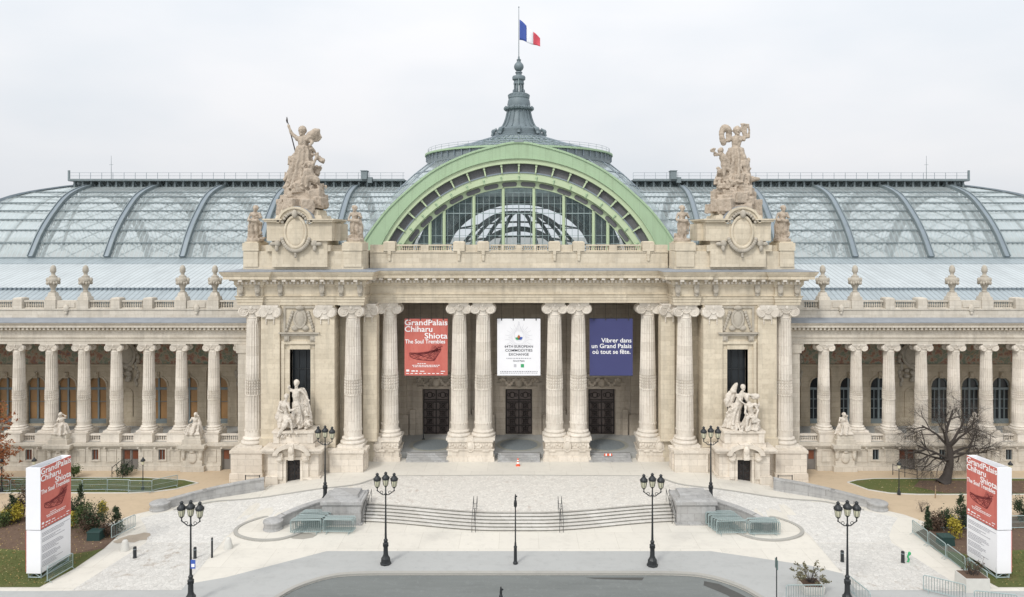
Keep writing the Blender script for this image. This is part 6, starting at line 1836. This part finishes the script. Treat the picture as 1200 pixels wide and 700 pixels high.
for px, py, z, lab in ((452, 661, LOW, "three lantern lamp on the grey sidewalk, before the step end towards the spear group"), (764.5, 663, LOW, "three lantern lamp on the grey sidewalk, before the step end towards the lyre group"),
                       (223.5, 707, LOW, "tall three lantern lamp with a small blue sign, nearest the orange tree side"), (993, 707, LOW, "tall three lantern lamp near the planter tub and bare tree side"),
                       (381, 590, -.1, "three lantern lamp rising behind the granite block on the spear group side"), (833, 590, -.1, "three lantern lamp rising behind the granite block on the lyre group side")):
    x, y = gnd(px, py, z)
    if first: lamp0.location = (x, y, z); lamp0["label"] = lab; first = False
    else: again(lamp0, (x, y, z), R(random.uniform(-6, 6)), lab)
def small_lamp():
    o = empty("garden_lamp", (0, 0, 0), "", "street lamp", "single lantern garden lamps")
    m = MB(); m.lathe([(.16, 0), (.14, .3), (.07, .4), (.05, .6), (.035, 2.2), (.05, 2.3), (.03, 2.35)], n=8); m.build("post", M['black'], o, 30)
    m = MB(); m.lathe([(.06, 2.35), (.1, 2.4), (.16, 2.68), (.1, 2.68)], n=8); g = m.build("lantern", M['lamp_glass'], o)
    m = MB(); m.lathe([(.17, 2.67), (.22, 2.7), (.2, 2.8), (.1, 2.9), (.05, 3.0), (.02, 3.06)], n=8); m.build("lantern_cap", M['black'], g, 30)
    return o
gl0 = small_lamp(); first = True
for px, py, lab in ((167.5, 575, "single lantern lamp at the edge of the lawn between barriers"), (40, 575, "single lantern lamp showing just behind the poster column by the orange tree"), (2, 577, "single lantern lamp at the picture edge under the orange tree"),
                    (1053.5, 580, "single lantern lamp on the lawn beside the bare tree"), (1184, 580, "single lantern lamp showing behind the poster column by the bare tree")):
    x, y = gnd(px, py)
    if first: gl0.location = (x, y, LOW); gl0["label"] = lab; first = False
    else: again(gl0, (x, y, LOW), 0, lab)
def thin_post(lab, x, y):
    o = empty("lamp_post", (x, y, LOW), lab, "lamp post", "slim posts along the avenue")
    m = MB(); m.lathe([(.17, 0), (.17, .12), (.12, .2), (.11, 1.15), (.14, 1.2), (.08, 1.3), (.07, 1.5), (.05, 1.6), (.042, 4.0)], n=10); m.build("post", M['black'], o, 30)
    m = MB(); m.lathe([(.05, 4.0), (.11, 4.1), (.12, 4.3), (.09, 4.5), (.06, 4.55), (.07, 4.65), (.03, 4.95)], n=8); m.ball((.05, 0, 4.8), (.09, .03, .06), 6, 5); m.build("head", M['black'], o, 30)
x, y = gnd(604, 661); thin_post("slim dark post standing alone on the grey sidewalk before the steps", x, y)
thin_post("slim dark post on the road, only its finial in view at the bottom edge", -.94, 38.0)
o = empty("sign_post", (16.35, 46.0, LOW), "thin dark sign post seen edge-on beside the planter tub", "sign post")
m = MB(); m.tube([(0, 0, 0), (0, 0, 2.95)], .035, 6); m.build("post", M['black'], o)
m = MB(); m.box(-.02, .02, -.2, .25, 2.2, 2.8); m.build("sign_plate", M['galv_dark'], o)
x, y = gnd(223.5, 707)
o = empty("traffic_sign", (x+.2, y-.12, 1.35), "small blue sign plate fixed to the lamp post", "sign"); m = MB(); m.box(-.15, .15, -.012, .012, .0, .55); o_ = m.build("plate", M['sign_blue'], o)
m = MB(); m.box(-.1, .1, -.02, -.013, .1, .3); m.build("white_mark", M['letter'], o)
# ------------------------------------------------------------------ bollards
def bollard(lab, x, y, h, r, mat='black'):
    o = empty("bollard", (x, y, LOW), lab, "bollard", "dark bollards on the forecourt")
    m = MB(); m.lathe([(r*1.15, 0), (r*1.15, .05), (r, .08), (r, h-.08), (r*.9, h-.02), (r*.5, h)], n=12); m.build("post", M[mat], o, 30)
    m = MB(); m.lathe([(r*1.04, h-.2), (r*1.04, h-.14)], n=12); m.build("band", M['steel_dark'], o)
for px, py, h, r, lab in ((158, 654, .82, .12, "squat dark bollard by the pale concrete cone on the lawn side"), (248.5, 653.5, 1.45, .07, "thin tall dark bollard beside the tall lamp near the orange tree side"), (228.5, 654.5, .82, .11, "squat dark bollard right behind the lamp with the blue sign"),
                          (987, 658.5, .82, .12, "squat dark bollard beside the tall lamp near the planter tub"), (1058, 659.5, .82, .12, "squat dark bollard next to the green marker")):
    x, y = gnd(px, py); bollard(lab, x, y, h, r)
x, y = gnd(1063.5, 659)
o = empty("marker", (x, y, LOW), "small bright green curved marker beside a squat bollard", "marker"); m = MB(); m.tube(smooth_curve([(0, 0, 0), (.1, 0, .2), (.02, 0, .4), (.18, 0, .68)], 4), [.06]*13, 6); m.build("stalk", M['leaf_green'], o); m = MB(); m.ball((.14, 0, .62), (.12, .08, .14), 8, 6); m.build("head", M['leaf_green'], o)
for px, py, lab in ((146.5, 645, "pale concrete cone beside the squat bollard near the flower bed"), (267.5, 642.5, "pale concrete cone on the paving near the curved kerb island")):
    x, y = gnd(px, py)
    o = empty("concrete_cone", (x, y, LOW), lab, "concrete cone", "pale concrete cones"); m = MB(); m.lathe([(.34, 0), (.33, .1), (.2, .68), (.14, .76), (.05, .79)], n=16); m.build("body", M['concrete'], o, 40)
    m = MB(); m.ring((0, 0, .74), .06, .018, 10, 4, 'y'); m.build("lifting_ring", M['galv'], o)
x, y = gnd(607, 546, 0.0)
o = empty("traffic_cone", (x, y, 0), "orange and white traffic cone before the middle porch steps", "traffic cone"); m = MB(); m.box(-.2, .2, -.2, .2, 0, .05); m.lathe([(.15, .05), (.05, .72), (.02, .74)], n=14); m.build("body", M['orange'], o, 30)
m = MB(); m.lathe([(.128, .22), (.104, .38)], n=14); m.lathe([(.088, .48), (.073, .58)], n=14); m.build("band", M['letter'], o, 30)
o = empty("barrier_board", (8.9, 72.3, .45), "low red and white board lying on the porch steps under the navy banner", "barrier board")
m = MB(); m.cbox((0, 0, .1), (.8, .12, .2)); m.build("board", M['orange'], o); m = MB(); m.cbox((-.2, 0, .1), (.14, .13, .205)); m.cbox((.2, 0, .1), (.14, .13, .205)); m.build("stripe", M['letter'], o)
o = empty("barrier_post", (-10.2, 77.6, .6), "short black post on the porch floor beside the door under the red banner", "post"); m = MB(); m.lathe([(.2, 0), (.18, .04), (.05, .06), (.05, .95), (.07, 1.0)], n=10); m.build("post", M['black'], o, 30); m = MB(); m.ball((0, 0, 1.02), .07, 8, 5); m.build("knob", M['black'], o)

# ------------------------------------------------------------------ crowd barriers
def barrier_proto(L, H, nb, mesh=False, name="crowd_barrier"):
    o = empty(name, (0, 0, 0), "", "barrier")
    m = MB(); r = .034
    m.tube([(-L/2, 0, .16), (-L/2, 0, H-.08), (-L/2+.08, 0, H), (L/2-.08, 0, H), (L/2, 0, H-.08), (L/2, 0, .16), (-L/2, 0, .16)], r, 5)
    if mesh: m.tube([(-L/2, 0, H*.55), (L/2, 0, H*.55)], .016, 4)
    o1 = m.build("frame", M['galv'], o)
    m = MB()
    if mesh:
        for i in range(21): x = -L/2 + (i+1)*L/22; m.tube([(x, 0, .16), (x, 0, H)], .011, 4)
        for z in (.3, .45, .6, .75, .9): m.tube([(-L/2, 0, z), (L/2, 0, z)], .009, 4)
    else:
        for i in range(nb): x = -L/2 + (i+1)*L/(nb+1); m.tube([(x, 0, .16), (x, 0, H)], .016, 4)
    m.build("mesh_panel" if mesh else "bars", M['galv_dark'] if mesh else M['galv_bar'], o)
    for s in (-1, 1):
        m = MB(); x = s*(L/2-.3 if not mesh else L/2-.1); m.tube([(x, -.28, 0.015), (x, -.2, .05), (x, 0, .17), (x, .2, .05), (x, .28, .015)], .02, 4); m.build("foot", M['galv'], o)
    return o
bar0 = barrier_proto(2.35, 1.08, 14); used = [False]
def place_barrier(x, y, rz, lab, group, z=LOW, proto=bar0):
    global used
    if proto is bar0 and not used[0]:
        used[0] = True; o = bar0
    elif proto is not bar0 and not proto.get("_u"):
        proto["_u"] = 1; o = proto
    else: o = copy_tree(proto)
    o.location = (x, y, z); o.rotation_euler = (0, 0, rz); o["label"] = lab; o["group"] = group
    return o
rr = random.Random(12)
for (px, py), n, sp, sk, lab in (((358, 626), 10, .24, .035, "grey crowd barrier in the deep stack beside the cheek wall drum, spear group side"), ((397, 625.5), 5, .2, -.01, "grey crowd barrier in the shallow stack before the granite block, spear group side"),
                             ((858.5, 627), 10, .24, -.035, "grey crowd barrier in the deep stack beside the granite block, lyre group side"), ((896, 628), 5, .2, .01, "grey crowd barrier in the shallow stack by the kerb island, lyre group side")):
    x, y = gnd(px, py)
    for i in range(n):
        place_barrier(x + sk*i*1.6 + rr.uniform(-.09, .09), y + i*sp + rr.uniform(-.03, .03), R(rr.uniform(-3.5, 3.5)), lab, "crowd barriers stacked " + lab[lab.index(' in the ')+1:])
place_barrier(18.2, 46.2, R(1), "grey crowd barrier in front of the planter tub", "single crowd barriers")
place_barrier(21.75, 46.4, R(98), "grey crowd barrier turned towards the viewer beside the tall lamp", "single crowd barriers")
place_barrier(27.5, 46.9, R(-35), "grey crowd barrier standing askew on the paving before the stone planter box", "single crowd barriers")
place_barrier(29.7, 45.2, R(-14), "grey crowd barrier on the paving at the corner by the stone planter box", "single crowd barriers")
place_barrier(-30.9, 56.7, R(75), "grey barrier closing the flower bed beside the round shrubs", "single crowd barriers")
pan0 = barrier_proto(2.2, 1.1, 0, True, "mesh_barrier")
fx = [-47.4, -45.2, -43.0, -40.8, -38.6, -36.4]
for i, x in enumerate(fx):
    place_barrier(x, 66.0 + rr.uniform(-.1, .1), R(rr.uniform(-4, 4)), "mesh barrier in the straight row along the lawn below the amber windows", "mesh barriers along the lawn", proto=pan0)
place_barrier(-34.3, 65.7, R(-2), "green grey mesh barrier at the bend of the row, before the garden lamp", "mesh barriers along the lawn", proto=pan0)
place_barrier(-32.5, 66.6, R(40), "last green grey mesh barrier of the row, turned along the lawn tip", "mesh barriers along the lawn", proto=pan0)
place_barrier(-31.45, 49.75, R(80), "dark mesh barrier standing beside the foot of the poster column", "mesh barriers along the lawn", proto=pan0)
for i, (x, y) in enumerate(((30.75, 55.6), (30.8, 53.4), (30.85, 51.2), (30.95, 49.0))):
    w = ("farthest", "second farthest", "second nearest", "nearest")[i]
    place_barrier(x, y, R(89), f"mesh barrier of the row by the bright yellow bush, {w} from the viewer", "mesh barriers beside the flower bed", proto=pan0)
for i in range(3): place_barrier(34.6+2.3*i, 57.5, R(rr.uniform(-4, 4)), "mesh barrier across the far edge of the flower bed beside the poster column", "mesh barriers behind the flower bed", proto=pan0)
# handrails on the steps and small guard rails
def handrail(x, lab):
    o = empty("handrail", (x, 58.2, LOW), lab, "handrail", "handrails of the entrance steps")
    yb = step_y(x) - 2.0; yt = step_y(x) + .25
    for q in (-.14, .14):
        m = MB(); m.tube(smooth_curve([(q, yb-58.2, 0), (q, yb-58.2, .85), (q, yb-58.2+.15, 1.0), (q, yt-58.2-.1, 1.85), (q, yt-58.2+.1, 1.85), (q, yt-58.2+.12, .9)], 4), .022, 6); m.build("rail", M['black'], o)
    m = MB()
    for t in (.25, .5, .75): y_ = lerp(yb, yt, t)-58.2; m.rod((-.14, y_, 1.0+.85*t), (.14, y_, 1.0+.85*t), .014); m.rod((0, y_, .9*t), (0, y_, 1.0+.85*t), .016)
    m.build("stanchion", M['black'], o)
handrail(-3.55, "dark double handrail on the steps, on the spear group's half"); handrail(3.35, "dark double handrail on the steps, on the lyre group's half")
handrail(-12.55, "dark handrail against the granite block of the spear side"); handrail(12.55, "dark handrail against the granite block of the lyre side")
for s, w in ((-1, "spear"), (1, "lyre")):
    o = empty("guard_rail", (s*24.6, 67.0, LOW+.1), f"small dark guard rail where the ramp wall meets the {w} group's pavilion", "guard rail", "guard rails at the pavilions")
    m = MB()
    for z in (.55, 1.0): m.rod((-.7, 0, z), (.7, 0, z), .035)
    m.build("rail", M['black'], o)
    for x in (-.65, .65): m = MB(); m.rod((x, 0, -.2), (x, 0, 1.08), .045); m.build("post", M['black'], o)
    # short railed stairs before the service door
    xs_ = -38.6 if s < 0 else 36.4
    o = empty("stair_railing", (xs_, 70.6, LOW), "dark railing beside the service door behind the lawn lamp" if s < 0 else "dark slanting railing on the lawn before the service door near the bare tree", "railing", "service railings")
    for q in (-.5, .5) if s < 0 else (0,):
        m = MB(); m.tube([(q, -.9 if s < 0 else 0, 1.0), (q + (0 if s < 0 else 1.6), .8 if s < 0 else -1.4, 1.2 if s < 0 else .95)], .035, 5); m.tube([(q, -.9 if s < 0 else 0, .5), (q + (0 if s < 0 else 1.6), .8 if s < 0 else -1.4, .6 if s < 0 else .45)], .025, 5); m.build("rail", M['black'], o)
        m = MB()
        for t in (0, .5, 1): a = (q + (0 if s < 0 else 1.6*t), lerp(-.9, .8, t) if s < 0 else -1.4*t, 0); m.rod(a, (a[0], a[1], 1.1), .035)
        m.build("post", M['black'], o)

# ------------------------------------------------------------------ planting
def leaf_mass(m, c, r, n, size, rr, clumps=9, shell=.75):
    cl = []
    for _ in range(clumps):
        v = Vector((rr.gauss(0, 1), rr.gauss(0, 1), rr.gauss(0, 1))).normalized() * rr.uniform(.3, shell)
        cl.append((Vector((c[0]+v.x*r[0], c[1]+v.y*r[1], c[2]+v.z*r[2])), rr.uniform(.28, .55)))
    for _ in range(n):
        q, k = rr.choice(cl)
        d = Vector((rr.gauss(0, .55), rr.gauss(0, .55), rr.gauss(0, .55)))
        p = q + Vector((d.x*r[0]*k, d.y*r[1]*k, d.z*r[2]*k))
        a = Vector((rr.gauss(0, 1), rr.gauss(0, 1), rr.gauss(0, .7))).normalized(); b = a.cross(Vector((rr.gauss(0, 1), rr.gauss(0, 1), rr.gauss(0, 1)))).normalized()
        s = size*rr.uniform(.6, 1.4)
        m.add([p-a*s, p-b*s*.5, p+a*s, p+b*s*.5], [(0,1,2,3)])
def shrub(px, py, w, h, mat, lab, seed, n=900, size=.07, name="shrub", cat="shrub", group=None, conic=False):
    x, y = gnd(px, py); rr = random.Random(seed)
    o = empty(name, (x, y, LOW), lab, cat, group)
    m = MB()
    if conic:
        for k in range(6): t = k/5; leaf_mass(m, (0, 0, h*(.12+.75*t)), (w/2*(1-.75*t), w/2*(1-.75*t), h*.16), n//6, size, rr, 6)
    else: leaf_mass(m, (0, 0, h*.52), (w/2, w/2, h*.5), n, size, rr, 12)
    m.build("foliage", M[mat], o)
    m = MB()
    for i in range(7): a = rr.uniform(0, 6.28); q = rr.uniform(.1, .42)*w; m.tube([(0, 0, -.02), (.4*q*math.cos(a), .4*q*math.sin(a), h*.35), (q*math.cos(a), q*math.sin(a), h*rr.uniform(.5, .85))], [.03, .02, .008], 4)
    m.build("stems", M['bark'], o)
G1 = "shrubs in the flower bed by the orange tree"; G2 = "shrubs in the flower bed by the bare tree"
for i, a in enumerate(((14, 612, 1.8, 2.3, 'leaf_dark', "dark conifer shrub standing outward of the poster column, with yellow bushes round it", True), (4, 617, 1.7, 1.2, 'leaf_mid', "low green bush at the picture edge in the flower bed", False), (21, 612.5, 1.2, 1.7, 'leaf_yellow', "yellow green bush just outward of the poster column", False),
                       (28, 606, 1.7, 2.6, 'leaf_brown', "grey brown twiggy shrub close behind the poster column", False), (6, 613, 1.3, 1.3, 'leaf_yellow', "yellow green bush near the picture edge", False),
                       (94, 609, 1.4, 3.0, 'leaf_dark', "tall dark conifer shrub, the tallest inward of the poster column", True), (87, 613, 1.8, 2.3, 'leaf_dark', "broad dark shrub directly beside the red poster", False), (99, 622, 1.9, 2.3, 'leaf_mid', "dense green shrub in front of the tall conifer", False), (85, 619.5, 1.0, 1.5, 'leaf_yellow', "yellow bush squeezed against the poster column", False),
                       (113, 624, 2.0, 2.5, 'leaf_dark', "dark round shrub above the dark green box", False), (103, 626, 1.6, 1.7, 'leaf_brown', "brown shrub between the green shrub and the dark green box", False), (120, 605, 1.0, 1.3, 'leaf_yellow', "small yellow shrub at the sand side of the flower bed", False), (127, 629, 1.5, 1.3, 'leaf_brown', "low dull shrub beside the barrier of the flower bed", False), (136, 622, 1.6, 2.0, 'leaf_dark', "dark evergreen shrub touching the barrier of the flower bed", True))):
    shrub(*a[:6], 100+i, n=1300 if a[3] > 1.6 else 700, group=G1, conic=a[6])
for i, a in enumerate(((1087, 622, .9, 1.9, 'leaf_dark', "narrow dark shrub at the corner of the barrier row", True), (1098, 622, 1.6, 1.7, 'leaf_brown', "dull brown hedge shrub between the narrow shrub and the dark upright one", False), (1108, 621, 1.3, 1.9, 'leaf_dark', "dark upright shrub right above the dark green box", False), (1119.5, 631, 1.1, 1.7, 'leaf_yellow', "bright yellow rounded bush", False),
                       (1127, 623, 2.0, 3.0, 'leaf_dark', "tall dark evergreen shrub close to the red poster", True), (1134, 616, 1.2, 1.6, 'leaf_dark', "dark shrub half hidden by the poster column", False), (1197, 612, 1.3, 2.2, 'leaf_dark', "dark clipped shrub at the picture edge beyond the poster column", False))):
    shrub(*a[:6], 200+i, n=1300, group=G2, conic=a[6])
shrub(145, 558, 2.2, 1.3, 'leaf_dark', "green shrub against the wing wall by the service railing", 301); shrub(87, 560, 1.5, 1.3, 'leaf_mid', "green shrub on the lawn just behind the poster column", 302)
shrub(1080, 600, 1.6, 1.1, 'bark_leaf', "small leafless bush alone on the sand path", 303, n=260, size=.05, name="bare_bush", cat="bush")
for px, py, lab in ((112.5, 632, "dark green box among the shrubs of the bed by the orange tree"), (1108, 638, "dark green box beside the yellow bush")):
    x, y = gnd(px, py); o = empty("garden_box", (x, y, LOW), lab, "box", "dark green boxes in the beds"); m = MB(); m.box(-.5, .5, -.4, .4, 0, .62, .03); m.build("body", M['box_green'], o); m = MB(); m.box(-.52, .52, -.42, .42, .62, .7, .02); m.build("lid", M['box_green'], o)
# planters
x, y = 19.2, 47.7
o = empty("planter", (x, y, LOW), "low square stone tub holding a loose grey green bush", "planter"); m = MB(); m.box(-.62, .62, -.62, .62, 0, .5, -.06); m.build("tub", M['concrete'], o); m = MB(); m.box(-.6, .6, -.6, .6, .42, .52); m.build("soil", M['soil'], o)
rr = random.Random(5); lf = MB(); st_ = MB()
for i in range(26):
    a = rr.uniform(0, 6.28); L = rr.uniform(.6, 1.35); e = (L*math.cos(a), L*math.sin(a), .5 + rr.uniform(.3, 1.3)*(1.5-L*.7)); mm = (e[0]*.45, e[1]*.45, .5+(e[2]-.5)*.75)
    st_.tube([(0, 0, .5), mm, e], [.025, .015, .006], 4)
    for _ in range(26): t = rr.uniform(.35, 1.05); b = v3(mm, e, t); leaf_mass(lf, b, (.14, .14, .12), 1, .075, rr, 1)
lf.build("foliage", M['leaf_olive'], o); st_.build("stems", M['bark'], o)
o = empty("planter", (30.0, 48.0, LOW), "pale square stone planter box with sparse reddish twigs", "planter"); m = MB(); m.box(-.8, .8, -.65, .65, 0, .9, .03); m.build("tub", M['concrete'], o); m = MB(); m.box(-.72, .72, -.57, .57, .86, .915); m.build("soil", M['soil'], o)
lf = MB(); st_ = MB()
for i in range(24):
    a = rr.uniform(0, 6.28); e = (rr.uniform(-.9, .9), rr.uniform(-.6, .6), rr.uniform(1.3, 2.1)); b0 = (e[0]*.4, e[1]*.4, .9); st_.tube([b0, v3(b0, e, .5), e], [.02, .014, .006], 4)
    for _ in range(9): leaf_mass(lf, v3(b0, e, rr.uniform(.3, 1)), (.12, .12, .1), 1, .06, rr, 1)
lf.build("foliage", M['leaf_brown'], o); st_.build("stems", M['bark'], o)
o = empty("stake", (*gnd(1096, 584), LOW), "short wooden stake at the sand path under the bare tree", "stake"); m = MB(); m.tube([(0, 0, -.05), (.03, 0, 1.1)], [.05, .04], 6); m.build("post", M['stake'], o); m = MB(); m.ball((.03, 0, .9), (.07, .07, .04), 6, 4); m.build("tie", M['bark'], o)

def tree_skeleton(seed, trunk, limbs, depth, shrink, droop, spread, n_child):
    rr = random.Random(seed); tm = MB(); bm_ = MB(); tips = []
    def grow(p, d, L, r, lev):
        n = 4 if lev < 2 else 3; pts = [p]; dd = d.copy(); rad = [r]
        for i in range(n):
            dd = (dd + Vector((rr.gauss(0, .16), rr.gauss(0, .16), rr.gauss(0, .12) + droop*(1 if lev > 1 else .2)))).normalized()
            pts.append(pts[-1] + dd*L/n); rad.append(lerp(r, r*shrink, (i+1)/n))
        bm_.tube(pts, rad, 6 if lev < 2 else (4 if lev < 4 else 3), cap=False)
        if lev >= depth: tips.append(pts[-1]); return
        for k in range(n_child[min(lev, len(n_child)-1)]):
            t = rr.uniform(.35, 1.0); i = min(n-1, int(t*n)); q = pts[i].lerp(pts[i+1], t*n-i)
            side = dd.cross(Vector((rr.gauss(0, 1), rr.gauss(0, 1), rr.gauss(0, .5)))).normalized()
            nd = (dd*rr.uniform(.6, 1.0) + side*spread*rr.uniform(.6, 1.2)).normalized()
            grow(q, nd, L*rr.uniform(.5, .78), rad[i]*rr.uniform(.45, .62), lev+1)
        if lev >= 2: tips.append(pts[-1])
    tm.tube(trunk[0], trunk[1], 12)
    for p, d, L, r in limbs: grow(Vector(p), Vector(d).normalized(), L, r, 0)
    return tm, bm_, tips
x, y = gnd(1108, 566)
o = empty("bare_tree", (x, y, LOW), "leafless spreading tree with a leaning dark trunk before the wing", "tree")
tr_, br_, tips = tree_skeleton(21, ([(-.2, 0, -.1), (-.05, 0, .15), (.15, 0, .7), (.42, 0, 1.8), (.42, 0, 3.0), (.3, 0, 3.7)], [.8, .55, .40, .32, .30, .22]),
    [((.42, 0, 2.3), (-1, -.1, .38), 3.1, .15), ((.42, 0, 2.6), (1, .2, .42), 3.1, .14), ((.3, 0, 3.4), (-.7, .3, .8), 3.0, .15), ((.3, 0, 3.5), (.75, -.2, .75), 3.0, .14), ((.3, 0, 3.6), (-.1, .3, 1), 3.4, .15), ((.3, 0, 3.3), (.35, -.6, .8), 3.2, .13), ((.42, 0, 2.0), (-.8, .6, .15), 3.0, .12), ((.42, 0, 2.9), (.9, -.5, .1), 3.0, .11), ((.3, 0, 3.5), (-.45, -.4, .9), 3.1, .12), ((.42, 0, 2.4), (1, .5, .1), 2.8, .10), ((.42, 0, 2.2), (-1, -.6, .2), 2.8, .10)], 5, .5, -.03, .85, [5, 5, 4, 4, 4])
tr_.build("trunk", M['bark'], o, 60); br_.build("branches", M['bark'], o)
x, y = -50.5, 66.8
o = empty("autumn_tree", (x, y, LOW), "tree with orange brown autumn leaves at the picture edge", "tree")
tr_, br_, tips = tree_skeleton(5, ([(0, 0, -.1), (0, 0, 1.2), (.1, 0, 2.4), (.1, 0, 3.6)], [.32, .22, .18, .13]),
    [((.1, 0, 2.2), (1, -.2, .15), 2.8, .09), ((.1, 0, 3.0), (1, .2, .45), 2.8, .09), ((.1, 0, 3.5), (.4, 0, 1), 2.8, .09), ((.1, 0, 3.4), (-.7, .2, .6), 2.8, .09), ((.1, 0, 2.8), (-1, -.2, .3), 2.6, .08), ((.1, 0, 3.5), (0, -.6, .9), 2.4, .08), ((.1, 0, 1.7), (1, -.3, -.05), 2.4, .07)], 3, .5, -.02, .7, [4, 4, 3])
lf = MB(); rr = random.Random(8)
for t in tips: leaf_mass(lf, t, (.42, .42, .30), 13, .105, rr, 3)
tr_.build("trunk", M['bark'], o, 60); br_.build("branches", M['bark'], o); lf.build("crown", M['leaf_orange'], o)
# fallen leaves on grass and beds
rr = random.Random(77); lt = MB()
def fallen(x0, x1, y0, y1, n, z):
    for _ in range(n):
        p = Vector((rr.uniform(x0, x1), rr.uniform(y0, y1), z + rr.uniform(.005, .03))); a = Vector((rr.gauss(0, 1), rr.gauss(0, 1), rr.gauss(0, .25))).normalized(); b = a.cross(Vector((rr.gauss(0, .3), rr.gauss(0, .3), 1))).normalized(); s = rr.uniform(.03, .07)
        lt.add([p-a*s, p-b*s*.6, p+a*s, p+b*s*.6], [(0,1,2,3)])
fallen(-45, -31.5, 48.3, 59.5, 1500, LOW+.03); fallen(32, 45, 48.3, 59.5, 700, LOW+.03); fallen(33, 52, 65.4, 69.2, 500, LOW+.06); fallen(-50, -34, 65.8, 69.2, 350, LOW+.06)
o = lt.build("leaf_litter", M['litter']); tag(o, "fallen brown and yellow leaves scattered on lawns and beds", "leaves", kind="stuff")
# low grass tufts that break the lawn edge
gt = MB()
for s in (-1, 1):
    for _ in range(7000):
        px_, py_ = rr.uniform(31.2, 44), rr.uniform(48.2, 54); 
        if py_ > 53.4 or (px_ < 31.8 and py_ < 50): continue
        p = Vector((s*px_, py_, LOW+.02)); h = rr.uniform(.05, .12); d = Vector((rr.gauss(0, .03), rr.gauss(0, .03), h)); w = Vector((rr.uniform(-1, 1), rr.uniform(-1, 1), 0)).normalized()*.012
        gt.add([p-w, p+w, p+d], [(0,1,2)])
o = gt.build("grass_tufts", M['grass']); tag(o, "short green grass blades on the lawns round the poster columns", "grass", kind="stuff")
